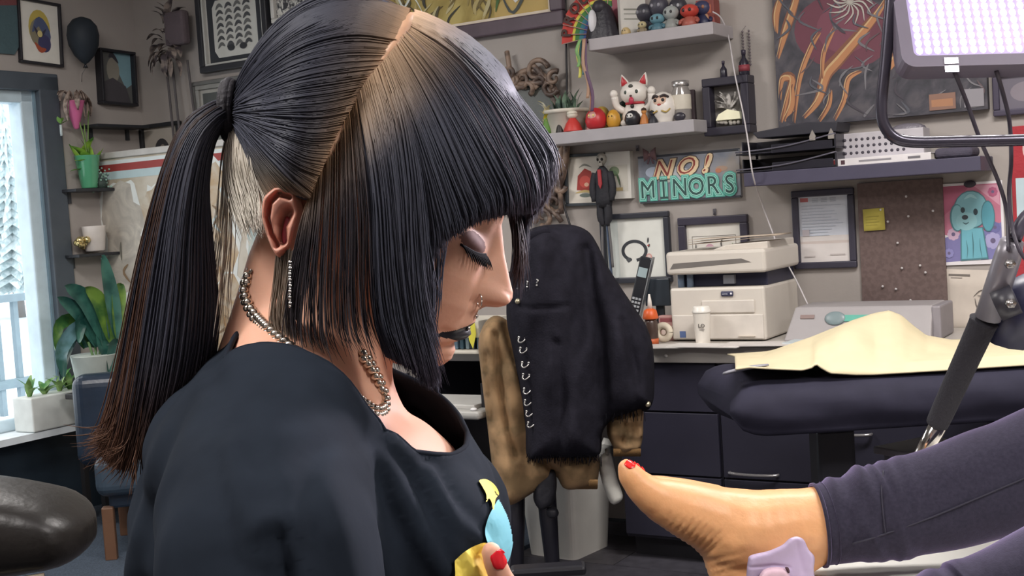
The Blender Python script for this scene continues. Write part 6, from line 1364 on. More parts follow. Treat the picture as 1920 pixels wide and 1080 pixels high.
for h in hs:
    Fh, Bh, Wh = tab(h, Ft), tab(h, Bt), tab(h, Wt); cf, ax = (Fh+Bh)/2, (Fh-Bh)/2
    c, s = np.cos(th), np.sin(th); f = cf+ax*np.sign(c)*np.abs(c)**.86; lat = Wh*np.sign(s)*np.abs(s)**.9
    front = np.clip((c-.05)/.35, 0, 1); al = np.abs(lat); g = np.zeros_like(f)
    E = np.interp(-h, [-x for x in prof_h], prof_f)-Fh if 42 > h > -297 else 0.
    if h > -158:   # nose
        sg = np.interp(-h, [-40, 10, 60, 110, 140, 158], [26, 20, 24, 33, 34, 26]); g += E*np.exp(-(al/sg)**2.4)
        g += 27*np.exp(-((al-31)/14)**2-((h+132)/17)**2) - 8*np.exp(-((al-16)/8)**2-((h+150)/6)**2)
    else:
        arc = h+24*(al/68)**2; E2 = np.interp(-np.clip(arc, -297, -158), [-x for x in prof_h], prof_f)-tab(np.clip(arc, -297, -158), Ft)
        wl_ = np.exp(-(al/58)**3) if h > -240 else np.exp(-(al/60)**2); g += E2*wl_
        g += -7*np.exp(-((al-72)/9)**2-((h+221)/8)**2)
    g += -20*np.exp(-((al-80)/34)**2-((h+28)/26)**2) + 9*np.exp(-((al-84)/27)**2-((h+46)/16)**2) - 4*np.exp(-((al-84)/26)**2-((h+66)/4)**2)
    g += 9*np.exp(-((al-60)/55)**2-((h-22)/18)**2) + 9*np.exp(-((al-112)/46)**2-((h+112)/44)**2) - 9*np.exp(-((al-55)/10)**2-((h+165)/22)**2)
    rows.append(np.c_[f+g*front, np.full(NT, h), lat]); LAT.append(lat); HH.append(h+24*(lat/68)**2)
FR = np.array([r[:, 0] for r in rows]); LR = np.abs(np.array([r[:, 2] for r in rows])); k_ = np.clip((LR-22)/14, 0, 1)
for _ in range(9): q = FR.copy(); q[1:-1] = (FR[:-2]+2*FR[1:-1]+FR[2:])/4; FR = FR*(1-k_)+q*k_
for r, f_ in zip(rows, FR): r[:, 0] = f_
mb = MB(); mb.grid([[FH(*p) for p in r] for r in rows], 0, True, True)
n_ = len(rows); mb.f.append(tuple(range(NT))); mb.mi.append(0); mb.sm.append(True); mb.f.append(tuple(range((n_-1)*NT, n_*NT))); mb.mi.append(0); mb.sm.append(True)
k = 0
for i in range(n_-1):
    for j in range(NT):
        la = abs(LAT[i][j]); a = HH[i][j]
        if la < 82 and math.cos(th[j]) > .1:
            e = max(0, 1-(la/82)**1.4); up = -199+14*e-(3 if la < 10 else 0); lo = -200-33*e
            if lo < a < up: mb.mi[k] = 1
        if 50 < la < 128 and math.cos(th[j]) > .1 and ((la-88)/38)**2+((HH[i][j]-24*(la/68)**2+50)/19)**2 < 1: mb.mi[k] = 2
        k += 1
# torso, arms and legs, one skin under the clothes
def EL(mb, px, py, w, rx, ry, rw, n=26):
    c = HA(px, py, w); Tm = Matrix.Identity(4)
    for i in range(3): Tm[i][0] = CR[i]*rx*mp; Tm[i][1] = CF[i]*rw; Tm[i][2] = CU[i]*ry*mp; Tm[i][3] = c[i]
    mb.ball((0, 0, 0), 1, n, n//2, 0, Tm)
def LIMB(mb, pts, n=20):
    """pts: px, py, w, radius in metres"""
    c = np.array(pts, float)
    for a, b in zip(c[:-1], c[1:]):
        L = np.linalg.norm((b[:2]-a[:2])*mp)+abs(b[2]-a[2]); kk = max(2, int(L/(.4*min(a[3], b[3])))+1)
        for i in range(kk+1): q = a+(b-a)*i/kk; mb.ball(HA(*q[:3]), q[3], n, n//2)
def torso(mb, d=0.):
    e = d/mp
    for px, py, w, rx, ry, rw in ((600, 985, 0, 318 if d else 306, 265 if d else 248, .15), (555, 835, 0, 232 if d else 205, 160, .165), (548, 745, 0, 165, 105, .095), (585, 1180, 0, 290, 330, .14), (600, 1500, 0, 250, 330, .135), (575, 1900, 0, 300, 300, .165),
            )+(((690, 850, 0, 165, 145, .11), (508, 722, 0, 66, 108, .055), (792, 1010, 0, 128, 130, .085)) if d else ()):
        EL(mb, px, py, w, rx+e, ry+e, rw+d)
    for s_ in (-1, 1): EL(mb, 775, 1000, s_*.055, 158+e, 150+e, .07+d)
NECK = [(640, 505, 0, .05), (618, 580, 0, .051), (598, 660, 0, .053), (575, 730, 0, .056), (575, 790, 0, .065)]
ARM = lambda s_: [(590, 890, s_*.165, .052), (606, 930, s_*.19, .05), (625, 1050, s_*.205, .046), (650, 1210, s_*.205, .04), (660, 1240, s_*.2, .036)]
FORE = lambda s_: [(660, 1240, s_*.2, .036), (780, 1360, s_*.14, .036), (900, 1420, s_*.07, .024)] if s_ < 0 else [(660, 1240, .2, .036), (800, 1330, .16, .035), (960, 1330, .1, .025)]
mbS = MB(); torso(mbS); LIMB(mbS, NECK); LIMB(mbS, [(575, 450, 0, .034), (556, 510, 0, .036), (540, 565, 0, .036), (528, 630, 0, .039), (520, 700, 0, .045)])
# broaden the neck sideways into the shoulders, front of the neck to the breastbone
LIMB(mbS, [(625, 640, 0, .041), (632, 740, 0, .04), (650, 850, 0, .05)])
for s_ in (-1, 1):
    LIMB(mbS, [(570, 690, s_*.03, .045), (575, 790, s_*.1, .05), (590, 890, s_*.165, .052)])
    LIMB(mbS, ARM(s_)); LIMB(mbS, FORE(s_))
    if s_ < 0:
        EL(mbS, 955, 1430, s_*.06, 70, 40, .034)
        for f_, (l, dz) in enumerate(((1.0, -.030), (1.12, -.011), (1.05, .009), (.85, .027))): LIMB(mbS, [(1000, 1430, s_*.055+dz, .0095), (1000+70*l, 1450, s_*.05+dz, .0088), (1000+95*l, 1485, s_*.05+dz, .0078), (1000+85*l, 1515, s_*.05+dz, .007)], 12)
        LIMB(mbS, [(920, 1440, s_*.03, .0125), (970, 1475, s_*.01, .011), (1010, 1500, s_*.01, .009)], 12)
    LIMB(mbS, [(600, 2040, s_*.09, .085), (820, 2090, s_*.13, .075), (1030, 2100, s_*.16, .058), (1010, 2600, s_*.16, .055), (960, 3300, s_*.15, .036), (955, 3600, s_*.15, .036)], 16)
    LIMB(mbS, [(950, 3650, s_*.15, .035), (1080, 3690, s_*.155, .032), (1180, 3715, s_*.155, .025)], 14)
cs, fs = remeshed(mbS, .0055, 5, .5)
mb.add([tuple(p) for p in cs], fs, 0, True)
mbH = MB()
def AF(px, py, w, r): q = (DH-w)/DH; return (960+(px-960)*q, 540+(py-540)*q, w, r)
LIMB(mbH, [AF(*p) for p in ((921, 1035, .118, .0063), (927, 1052, .118, .0071), (938, 1080, .116, .0074), (962, 1130, .11, .0095), (985, 1200, .1, .012), (985, 1300, .09, .014))], 16)
LIMB(mbH, [(960, 1330, .1, .025), (985, 1275, .085, .026), (1010, 1230, .075, .024)], 16); EL(mbH, 1020, 1235, .07, 62, 50, .022)
for f_, (l, dz) in enumerate(((1.0, .026), (1.1, .009), (1.05, -.008), (.85, -.024))):
    LIMB(mbH, [(1060, 1215, .07+dz*.8, .009), (1060+85*l, 1228, .06+dz, .0085), (1060+112*l, 1270, .05+dz, .0075), (1060+75*l, 1305, .045+dz*.8, .0068)], 12)
ch, fh = remeshed(mbH, .0018, 5, .5); mb.add([tuple(p) for p in ch], fh, 0, True)
body = mb.build('body', [skin, lipm, M('#7d5a54', .75, noise=.15, nscale=120, spec=.2)], woman, world=True)
# thumb nail
hbv = BVHTree.FromPolygons([tuple(p) for p in ch], fh); up_ = (CR*.42-CF*.9).normalized(); ax_t = (HP(921, 1035, .118)-HP(934, 1068, .118)).normalized(); G = []
ct = HP(929.5, 1046, .118)
for i in range(10):
    a = i/9*2-1; row = []
    for j in range(9):
        b = j/8*2-1; wd_ = math.sqrt(max(0, 1-abs(a)**4)); sd = ax_t.cross(up_).normalized(); o_ = ct+ax_t*(.0056*a)+sd*(.0052*b*wd_)+up_*.03; l, n, ii, ds = hbv.ray_cast(o_, -up_)
        row.append((l if l is not None else o_-up_*.026)+up_*.0006)
    G.append(row)
mbn = MB(); mbn.grid(G); mbn.build('thumb_nail', M('#d8202c', .15, noise=.02), woman, world=True, solid=.0008)
# ear
DE = DH-.074; 
def earpx(x, y): return x, y
ear = inflate('ear', M('#c98f7c', .45, noise=.06, sss=.2), woman, [(517, 353), (538, 350), (558, 362), (566, 395), (560, 435), (545, 468), (527, 484), (514, 470), (502, 440), (494, 405), (498, 372)], DE, .013, 1.6, 9, 1.2,
    [([(548, 372), (528, 366), (512, 382), (508, 410), (514, 440), (524, 462)], 4, .011), ([(545, 400), (532, 425), (534, 452)], 9, .013)])
inflate('inner_ear', M('#a23f4c', .5, sss=.2), woman, [(536, 405), (548, 412), (546, 445), (534, 462), (528, 440)], DE-.001, .004, 1.5, 6, .4)
# ------------------------------------------------------------------ t-shirt
shirtm = M('#20262f', .9, noise=.12, nscale=26, bump=.25, bscale=9, spec=.08)
mbT = MB(); torso(mbT, .009)
for s_ in (-1, 1):
    LIMB(mbT, [(570, 700, s_*.03, .05), (572, 790, s_*.1, .058), (588, 890, s_*.165, .062)])
    LIMB(mbT, [(588, 895, s_*.168, .061), (606, 935, s_*.192, .0615), (622, 1040, s_*.206, .06), (636, 1120, s_*.208, .058)])
LIMB(mbT, [(640, 650, 0, .05), (690, 770, 0, .056), (700, 850, 0, .068)])
cv, cf_ = remeshed(mbT, .005, 7, .5)
rel = cv-np.array(HA(960, 540)); px_s = 960+rel @ np.array(CR)/mp; py_s = 540-rel @ np.array(CU)/mp; w_s = -(rel @ np.array(CF))
# folds hanging from the shoulder and chest
fo = np.zeros(len(cv))
for (x0, y0, x1, y1), wd, am in (((740, 800, 860, 1010), 13, .004), ((760, 790, 905, 960), 9, .0035), ((700, 800, 780, 1060), 16, .004), ((820, 850, 930, 1080), 10, .003), ((440, 700, 300, 1080), 22, .004), ((480, 720, 380, 1000), 18, .003), ((560, 770, 640, 900), 14, .003), ((640, 880, 720, 1080), 14, -.006)):
    d, _ = segdist(np.c_[px_s, py_s], [(x0, y0), (x1, y1)]); fo += am*np.exp(-(d/wd)**2)-am*.6*np.exp(-((d-wd*2)/wd)**2)
nrm_dir = cv-np.array(HA(600, 1000)); nrm_dir /= np.linalg.norm(nrm_dir, axis=1)[:, None]; cv = cv+nrm_dir*fo[:, None]
keep = py_s < 1800; ids = np.cumsum(keep)-1
mb = MB(); mb.add([tuple(p) for p in cv[keep]], [tuple(ids[i] for i in f) for f in cf_ if all(keep[i] for i in f)], 0, True)
tmp = mb.build('tmp', shirtm); bm = bmesh.new(); bm.from_mesh(tmp.data); bpy.data.objects.remove(tmp)
O9 = HA(960, 540)
def gshift(v): w = -(v-O9).dot(CF); return CU*(-2.*max(0, abs(w)-.092)-9*max(0, abs(w)-.112))
for v in bm.verts: v.co += gshift(v.co)
pa_, pb_, pc_ = HP(425, 590, 0), HP(722, 792, .062), HP(752, 704, -.06); pn_ = (pb_-pa_).cross(pc_-pa_).normalized()
if pn_.z < 0: pn_ = -pn_
bmesh.ops.bisect_plane(bm, geom=bm.verts[:]+bm.edges[:]+bm.faces[:], plane_co=pa_, plane_no=pn_, clear_outer=True)
bm.verts.index_update()
rim = [e for e in bm.edges if e.is_boundary and abs((e.verts[0].co-pa_).dot(pn_)) < 1e-4]; rv = {}
for v in bm.verts: v.co -= gshift(v.co)
bm.verts.index_update(); mb = MB(); mb.add([v.co.copy() for v in bm.verts], [tuple(v.index for v in f.verts) for f in bm.faces], 0, True)
for e in rim:
    for a, b in ((e.verts[0], e.verts[1]), (e.verts[1], e.verts[0])): rv.setdefault(a.index, []).append(b.index)
RIM = []; bm.verts.ensure_lookup_table()
if rv:
    st_ = next(iter(rv)); pv, cu_ = None, st_
    for _ in range(len(rv)+1):
        RIM.append(bm.verts[cu_].co.copy()); nx_ = [k for k in rv[cu_] if k != pv]
        if not nx_: break
        pv, cu_ = cu_, nx_[0]
        if cu_ == st_: break
bm.free()
shirt = mb.build('t_shirt', shirtm, woman, world=True, solid=.003)
sb_ = bvh_of(shirt)
if len(RIM) > 8: mb = MB(); mb.tube(RIM[::2]+[RIM[0]], .002, 7, caps=False); mb.build('collar_band', M('#1d222b', .9, spec=.08), woman, world=True)
# flat print on the chest (plain abstract shapes)
def patch(name, outline, colr, parent, lift=.0055):
    Q, cells = grid2d(outline, 1.6); ld = (CR*.6-CF*.8+CU*.1).normalized()*lift; vv = [proj(sb_, x, y, 0)[0] for x, y in Q]; vv = [p+ld if p is not None else None for p in vv]
    fs = [c for c in cells if all(vv[k] is not None for k in c)]
    fs = [c for c in fs if max((vv[a]-vv[b]).length for a in c for b in c) < .022]
    par = {}
    def find(a):
        while par.setdefault(a, a) != a: par[a] = par[par[a]]; a = par[a]
        return a
    for c in fs:
        for k in c[1:]: par[find(k)] = find(c[0])
    cnt = {}
    for c in fs: cnt[find(c[0])] = cnt.get(find(c[0]), 0)+1
    if cnt: big = max(cnt, key=cnt.get); fs = [c for c in fs if find(c[0]) == big]
    used = sorted({i for f in fs for i in f}); mp_ = {u: i for i, u in enumerate(used)}
    if not fs: return
    mb = MB(); mb.add([vv[u] for u in used], [tuple(mp_[i] for i in f) for f in fs], 0, True); return mb.build(name, M(colr, .7, noise=.05), parent, world=True)
patch('print_yellow_tuft', [(888, 900), (902, 898), (918, 908), (927, 925), (920, 935), (916, 957), (912, 940), (906, 935), (899, 956), (903, 930), (897, 915)], '#eedb5c', woman)
patch('print_blue_shape', [(925, 935), (938, 945), (950, 965), (954, 990), (952, 1020), (944, 1050), (930, 1062), (915, 1040), (905, 1018), (900, 995), (906, 970), (916, 950)], '#6db6c6', woman)
patch('print_yellow_shape', [(843, 1050), (862, 1033), (884, 1021), (904, 1018), (914, 1045), (923, 1090), (880, 1100), (846, 1100), (844, 1072)], '#f2dc62', woman)
# ------------------------------------------------------------------ trousers, shoes, stool (below the picture)
mbP = MB(); EL(mbP, 575, 1900, 0, 312, 312, .177); EL(mbP, 600, 1700, 0, 268, 200, .15)
for s_ in (-1, 1): LIMB(mbP, [(600, 2040, s_*.09, .095), (820, 2090, s_*.13, .085), (1030, 2100, s_*.16, .068), (1010, 2600, s_*.16, .065), (965, 3300, s_*.15, .05), (958, 3480, s_*.15, .05)], 16)
cv, cf_ = remeshed(mbP, .012, 3); mb = MB(); mb.add([tuple(p) for p in cv], cf_, 0, True); mb.build('trousers', M('#24252b', .9, bump=.2, spec=.08), woman, world=True)
for s_ in (-1, 1):
    mbP = MB(); LIMB(mbP, [(945, 3640, s_*.15, .045), (1080, 3690, s_*.155, .04), (1185, 3710, s_*.155, .032)], 14); cv, cf_ = remeshed(mbP, .008, 3)
    mb = MB(); mb.add([(p[0], p[1], max(p[2], .004)) for p in cv], cf_, 0, True); mb.build('shoe', M('#1d1d20', .5), woman, world=True)
q = HA(560, 2250, 0); t = thing('work_stool', 'round black work stool under the tattooist', 'stool', (q.x, q.y, 0), 0)
zs = HA(575, 2215, 0).z-.05
MB().lathe([(.16, zs-.07), (.19, zs-.06), (.195, zs-.02), (.17, zs)], n=32).build('seat', M('#1f1f24', .4), t); MB().cyl((0, 0, .06), (0, 0, zs-.07), .025).build('post', M('#8a8a8e', .25, metal=.9), t)
for i in range(5): a = i*1.2566; MB().tube([(0, 0, .08), (.13*math.cos(a), .13*math.sin(a), .055), (.25*math.cos(a), .25*math.sin(a), .04)], [.022, .018, .014], 8).build('leg', M('#26262b', .4), t)
# ------------------------------------------------------------------ hair
hb_ = None
def headtree():
    mbh = MB(); mbh.grid([[FH(*p) for p in r[::4]] for r in rows[::3]], 0, True, True); return BVHTree.FromPolygons(mbh.v, mbh.f)
hb_ = headtree()
def push(a, gap=.0045):
    """keep hair points (px, py, w) outside the head, on the side they lie on"""
    sh = a.shape; q = a.reshape(-1, 3)
    for k in range(len(q)):
        px, py, w = q[k]; d = ray(px, py); dn = d.normalized()
        if w >= 0: l, n, i, ds = hb_.ray_cast(CAM, dn)
        else: l, n, i, ds = hb_.ray_cast(CAM+dn*3, -dn)
        if l is not None:
            wh_ = DH-(l-CAM).dot(CF)
            q[k, 2] = max(w, wh_+gap) if w >= 0 else min(w, wh_-gap)
    return q.reshape(sh)
HC = FH(0, 70, 0)
def rpush(Wd, gap=.004):
    sh = Wd.shape; q = Wd.reshape(-1, 3)
    for k in range(len(q)):
        d = Vector(q[k])-HC; L = d.length; l, n, i, ds = hb_.ray_cast(HC, d/L)
        if l is not None and L < ds+gap: q[k] = HC+d/L*(ds+gap)
    return q.reshape(sh)
def interp_guides(G, K=16, raw=False):
    if raw: return np.array([crom(np.array(g, float), K) if max(abs(p[2]) for p in g) < .003 else push(crom(np.array(g, float), K)) for g in G])
    return push(np.array([crom(np.array(g, float), K) for g in G]))
def hair_mesh(name, sets, mt, sides=3, K=16):
    """sets: (guides, count, jitter px, jitter w, radius m, colour function(t, s, rnd), tip scatter)"""
    Vs = []; Cs = []; nst = 0
    for G, n, jp, jw, rad, cfun, tip, *opt in sets:
        g = interp_guides(G, K, bool(opt)); kG = len(G)
        s = np.sort(rng.random(n))*(kG-1); i = np.minimum(s.astype(int), kG-2); fr = (s-i)[:, None, None]
        path = g[i]*(1-fr)+g[i+1]*fr                       # n,K,3
        t = np.linspace(0, 1, K)
        off = rng.normal(0, 1, (n, 1, 3))*np.array([jp, jp, jw]); wob = rng.normal(0, 1, (n, 1, 3))*np.array([tip, tip, tip*.0006])
        ph = rng.random((n, 1))*6.28; wave = np.sin(t[None]*4+ph)*.35
        path = path+off*(.35+.65*t[None, :, None])+wob*(t[None, :, None]**2.2); path[:, :, 0] += wave*jp*.6
        L = 1-rng.random(n)**3*.14; tt = t[None]*L[:, None]*(K-1); j = np.minimum(tt.astype(int), K-2); u = (tt-j)[:, :, None]
        ar = np.arange(n)[:, None]; path = path[ar, j]*(1-u)+path[ar, j+1]*u
        if not opt: path = push(path, .0035)
        d = DH-path[:, :, 2]; W3 = np.array(CAM)+((path[:, :, 0]-960)/F)[..., None]*np.array(CR)*d[..., None]-((path[:, :, 1]-540)/F)[..., None]*np.array(CU)*d[..., None]+np.array(CF)*d[..., None]
        if opt: W3 = rpush(W3)
        tg = np.gradient(W3, axis=1); tg /= np.linalg.norm(tg, axis=2, keepdims=True)+1e-12
        a1 = np.cross(tg, np.array(CF)); a1 /= np.linalg.norm(a1, axis=2, keepdims=True)+1e-9; a2 = np.cross(tg, a1)
        r = rad*(.6+.8*rng.random((n, 1)))*np.clip(np.minimum(1, (1-t[None])*5+.15), 0, 1); ring = []
        for q in range(sides): a = 2*math.pi*q/sides; ring.append(W3+a1*(math.cos(a)*r)[..., None]+a2*(math.sin(a)*r)[..., None])
        Vs.append(np.stack(ring, 2).reshape(-1, 3)); rnd = rng.random(n)
        C = cfun(t[None]*L[:, None], (s/(kG-1))[:, None], rnd[:, None]); Cs.append(np.repeat(C, sides, axis=1).reshape(-1, 3)); nst += n
    V = np.concatenate(Vs); C = np.concatenate(Cs)
    b = (np.arange(nst)[:, None, None]*K+np.arange(K-1)[None, :, None])*sides; q = np.arange(sides)[None, None]; q2 = (q+1) % sides
    Fc = np.stack([b+q, b+q2, b+sides+q2, b+sides+q], -1).reshape(-1, 4)
    Ti = np.array(woman.matrix_basis.inverted()); V = V @ Ti[:3, :3].T+Ti[:3, 3]
    me = bpy.data.meshes.new(name); me.vertices.add(len(V)); me.vertices.foreach_set('co', V.ravel()); nf = len(Fc)
    me.loops.add(nf*4); me.loops.foreach_set('vertex_index', Fc.ravel().astype(np.int32)); me.polygons.add(nf); me.polygons.foreach_set('loop_start', np.arange(0, nf*4, 4, dtype=np.int32))
    me.update(calc_edges=True); me.polygons.foreach_set('use_smooth', np.ones(nf, bool)); me.materials.append(mt)
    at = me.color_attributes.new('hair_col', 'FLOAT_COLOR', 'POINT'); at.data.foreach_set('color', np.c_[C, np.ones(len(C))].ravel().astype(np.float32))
    o = bpy.data.objects.new(name, me); COL.objects.link(o); o.parent = woman; return o
L3 = lambda h: np.array(lin(h)[:3])
def mixc(stops):
    ts = [a for a, _ in stops]; cs_ = np.array([L3(c) for _, c in stops])
    def fn(t, s, r):
        out = np.stack([np.interp(t, ts, cs_[:, k]) for k in range(3)], -1); return out*(.87+.26*r)[..., None]
    return fn
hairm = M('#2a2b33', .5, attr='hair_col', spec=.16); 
dark, root, brown = '#40424d', '#8a6a4c', '#4e3a30'
front_c = mixc([(0, '#b3967a'), (.09, '#98826c'), (.17, '#6e6056'), (.28, dark), (.85, dark), (1, '#463f4a')])  # brown first stops: lamp light on the roots, put into the strand colour
back_c = mixc([(0, '#a3866c'), (.08, '#6d5d50'), (.2, '#454144'), (.35, dark), (1, dark)])  # same lamp-lit roots painted behind the parting
def shell(name, G, inset=.004, mt=None, K=24, mirror=False):
    head = name == 'hair_shell'; g = interp_guides(G, K, head); gg = np.array([crom(g[:, k], max(24, 8*len(G))) for k in range(K)])
    Wd = np.array([[HP(p[0], p[1], p[2]-(.005*np.sign(p[2]) if head else inset)) for p in r] for r in gg])
    if head: Wd = rpush(Wd[:, 2:], .0004)
    mb = MB(); mb.grid([[tuple(p) for p in r] for r in Wd]); return mb.build(name, mt or M('#3b3c47', .7, noise=.1, spec=.1), woman, world=True, solid=.0015 if head else .004)
# near half of the fringe and the long side curtain; each list runs root -> tip
A_ = [[(772, 40, .012), (838, 72, .012), (925, 150, .022), (990, 230, .03), (1028, 285, .03), (1034, 335, .028)],
      [(768, 48, .018), (850, 100, .034), (920, 185, .05), (970, 275, .055), (996, 345, .05), (1000, 396, .042)],
      [(758, 62, .025), (820, 130, .055), (880, 225, .07), (925, 310, .075), (948, 360, .07), (950, 402, .062)],
      [(742, 85, .036), (790, 170, .072), (835, 270, .084), (868, 350, .086), (886, 395, .082), (888, 418, .078)],
      [(725, 108, .046), (765, 200, .082), (800, 300, .09), (825, 380, .091), (838, 425, .088), (842, 446, .085)]]
B_ = [[(725, 109, .048), (760, 205, .084), (784, 310, .092), (794, 400, .092), (797, 450, .09), (795, 500, .086)],
      [(722, 112, .05), (756, 210, .086), (774, 330, .096), (778, 440, .097), (786, 580, .092), (822, 722, .075)],
      [(705, 130, .055), (735, 230, .09), (752, 350, .1), (760, 470, .101), (774, 600, .095), (803, 718, .08)],
      [(688, 152, .06), (712, 250, .094), (730, 370, .103), (738, 490, .103), (752, 600, .098), (782, 700, .088)],
      [(670, 180, .066), (690, 280, .096), (703, 390, .104), (708, 500, .104), (718, 600, .1), (748, 680, .09)]]
C_ = [[(668, 185, .068), (682, 290, .096), (692, 400, .104), (694, 510, .104), (700, 600, .1), (722, 668, .092)],
      [(645, 228, .074), (648, 340, .097), (648, 450, .102), (646, 550, .102), (650, 620, .1), (668, 662, .095)],
      [(615, 290, .081), (612, 380, .097), (606, 470, .1), (602, 560, .1), (606, 630, .098), (622, 662, .094)],
      [(588, 352, .085), (580, 420, .096), (570, 500, .098), (562, 570, .097), (560, 620, .095), (566, 655, .092)],
      [(575, 385, .086), (562, 430, .093), (548, 500, .093), (540, 560, .092), (540, 600, .09), (548, 640, .088)]]
mir = lambda G, dx=0, dy=0: [[(x+dx, y+dy, -w) for x, y, w in g] for g in G]
FA_ = [[(778, 36, -.006), (850, 62, -.01), (935, 138, -.016), (1000, 222, -.022), (1034, 282, -.026), (1038, 330, -.026)],
       [(790, 44, -.02), (860, 74, -.034), (935, 150, -.05), (990, 240, -.06), (1018, 320, -.06), (1020, 380, -.056)],
       [(805, 60, -.035), (865, 100, -.06), (925, 190, -.078), (965, 290, -.085), (985, 380, -.084), (985, 430, -.08)],
       [(812, 80, -.045), (860, 140, -.075), (905, 240, -.09), (940, 340, -.095), (968, 450, -.092), (972, 560, -.088)]]
BK = [[(768, 24, .0), (690, -14, .002), (600, -8, .002), (520, 42, .002), (462, 122, .002), (434, 196, .0)],
      [(762, 40, .014), (680, 12, .03), (590, 30, .036), (515, 80, .034), (462, 145, .022), (434, 200, .004)],
      [(742, 76, .034), (660, 66, .06), (575, 86, .07), (510, 125, .062), (464, 168, .036), (434, 204, .006)],
      [(712, 122, .052), (635, 130, .082), (560, 145, .09), (502, 168, .076), (462, 188, .042), (434, 207, .008)],
      [(675, 175, .065), (612, 190, .092), (550, 196, .098), (498, 202, .08), (462, 205, .044), (434, 210, .009)],
      [(640, 238, .076), (590, 246, .098), (540, 240, .1), (494, 230, .08), (462, 220, .044), (434, 213, .009)],
      [(608, 305, .084), (568, 298, .1), (525, 275, .098), (488, 250, .076), (460, 230, .042), (434, 216, .008)],
      [(582, 372, .088), (548, 340, .098), (512, 302, .092), (482, 268, .07), (458, 240, .038), (434, 219, .006)]]
BN_ = [[(582, 372, .088), (548, 345, .097), (512, 308, .09), (480, 272, .068), (456, 243, .036), (434, 219, .006)],
       [(535, 358, .086), (512, 335, .084), (488, 302, .074), (468, 270, .056), (450, 244, .03), (434, 221, .004)],
       [(500, 372, .07), (486, 345, .066), (470, 310, .056), (456, 275, .04), (444, 247, .02), (434, 223, .002)]]
FBK = [[(x, y, -w) for x, y, w in g] for g in BK]
# scalp shells under the strands
MIDF = [(776, 36, 0), (846, 66, 0), (932, 140, 0), (998, 222, 0), (1032, 282, 0), (1037, 332, 0)]
allf = FA_[:0:-1]+[MIDF]+A_
shell('hair_shell', allf, .006); shell('hair_shell', B_+[C_[0]], .006)
shell('hair_shell', FBK[:0:-1]+BK+BN_[1:], .006)
shell('hair_shell', [[(770, 120, -.06), (830, 260, -.1), (800, 380, -.105), (780, 480, -.105), (770, 560, -.1), (760, 620, -.09)], [(690, 170, -.075), (720, 300, -.1), (720, 420, -.105), (720, 520, -.105), (720, 600, -.1), (730, 680, -.09)], [(600, 330, -.09), (600, 400, -.1), (590, 480, -.1), (590, 540, -.1), (600, 600, -.1), (610, 650, -.09)]], -.002)
# dense scalp part of the parting (skin tone shows between roots)
mb = MB(); pp_ = crom(np.array([(885, 128, -.03), (838, 78, -.022), (800, 48, -.012), (770, 34, .006), (756, 58, .02), (735, 92, .036), (705, 132, .052), (672, 180, .066), (640, 240, .077), (608, 306, .084)]), 40)
pp_ = push(pp_, .003); mb.tube([HP(x, y, w-.001) for x, y, w in pp_], [.0058-.0034*max(0, (i-14)/26) for i in range(40)], 8, flat=.7); mb.build('parting', M('#b98f70', .5, noise=.15, nscale=90, sss=.1), woman, world=True)
black_c = mixc([(0, dark), (.8, dark), (1, '#3a2f33')]); 
shell('hair_shell', [A_[-1], B_[0]], .006)
TOPF = [A_[1], A_[0], MIDF, FA_[1], FA_[2], FA_[3]]
TOPB = [BK[2], BK[1], BK[0], FBK[1], FBK[2], FBK[3]]
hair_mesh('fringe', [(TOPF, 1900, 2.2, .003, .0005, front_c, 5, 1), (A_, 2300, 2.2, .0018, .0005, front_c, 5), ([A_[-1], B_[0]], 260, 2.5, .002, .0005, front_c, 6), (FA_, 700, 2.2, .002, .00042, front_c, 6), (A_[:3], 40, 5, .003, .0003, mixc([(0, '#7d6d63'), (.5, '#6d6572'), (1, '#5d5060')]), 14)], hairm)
hair_mesh('side_hair', [(B_, 1900, 2.4, .0022, .0005, front_c, 7), (C_, 190, 4, .003, .00032, mixc([(0, '#8a6a4c'), (.12, '#57483e'), (.3, '#39353a'), (.8, '#3f3a3e'), (1, '#57504c')]), 10),  # sparse strands also carry the lamp-lit root tone in their colour
    ([[(800, 440, .088), (808, 500, .086), (812, 580, .08), (806, 660, .07)], [(842, 446, .085), (838, 480, .08), (832, 520, .07), (824, 560, .066)]], 26, 3, .002, .00035, black_c, 6),
    ([[(815, 430, .09), (812, 500, .09), (810, 580, .086), (800, 650, .08), (806, 712, .075)], [(800, 440, .092), (795, 520, .09), (796, 600, .088), (790, 680, .08), (800, 722, .075)]], 40, 3, .002, .0004, black_c, 8),
    ([[(968, 370, -.06), (978, 420, -.062), (982, 480, -.062), (974, 545, -.062)], [(955, 380, -.06), (962, 430, -.062), (968, 480, -.062), (964, 520, -.062)]], 60, 5, .006, .00035, mixc([(0, '#1e1c22'), (1, '#3a2a2a')]), 10)], hairm)
hair_mesh('swept_back_hair', [(TOPB, 1700, 2.2, .003, .0005, back_c, 2, 1), (BK, 2300, 2.2, .0016, .0005, back_c, 2), (FBK, 450, 2.2, .0016, .00042, back_c, 2), (BN_, 260, 2.5, .002, .0004, mixc([(0, '#8d7a68'), (.3, '#4a443f'), (.6, dark), (1, dark)]), 2)], hairm)
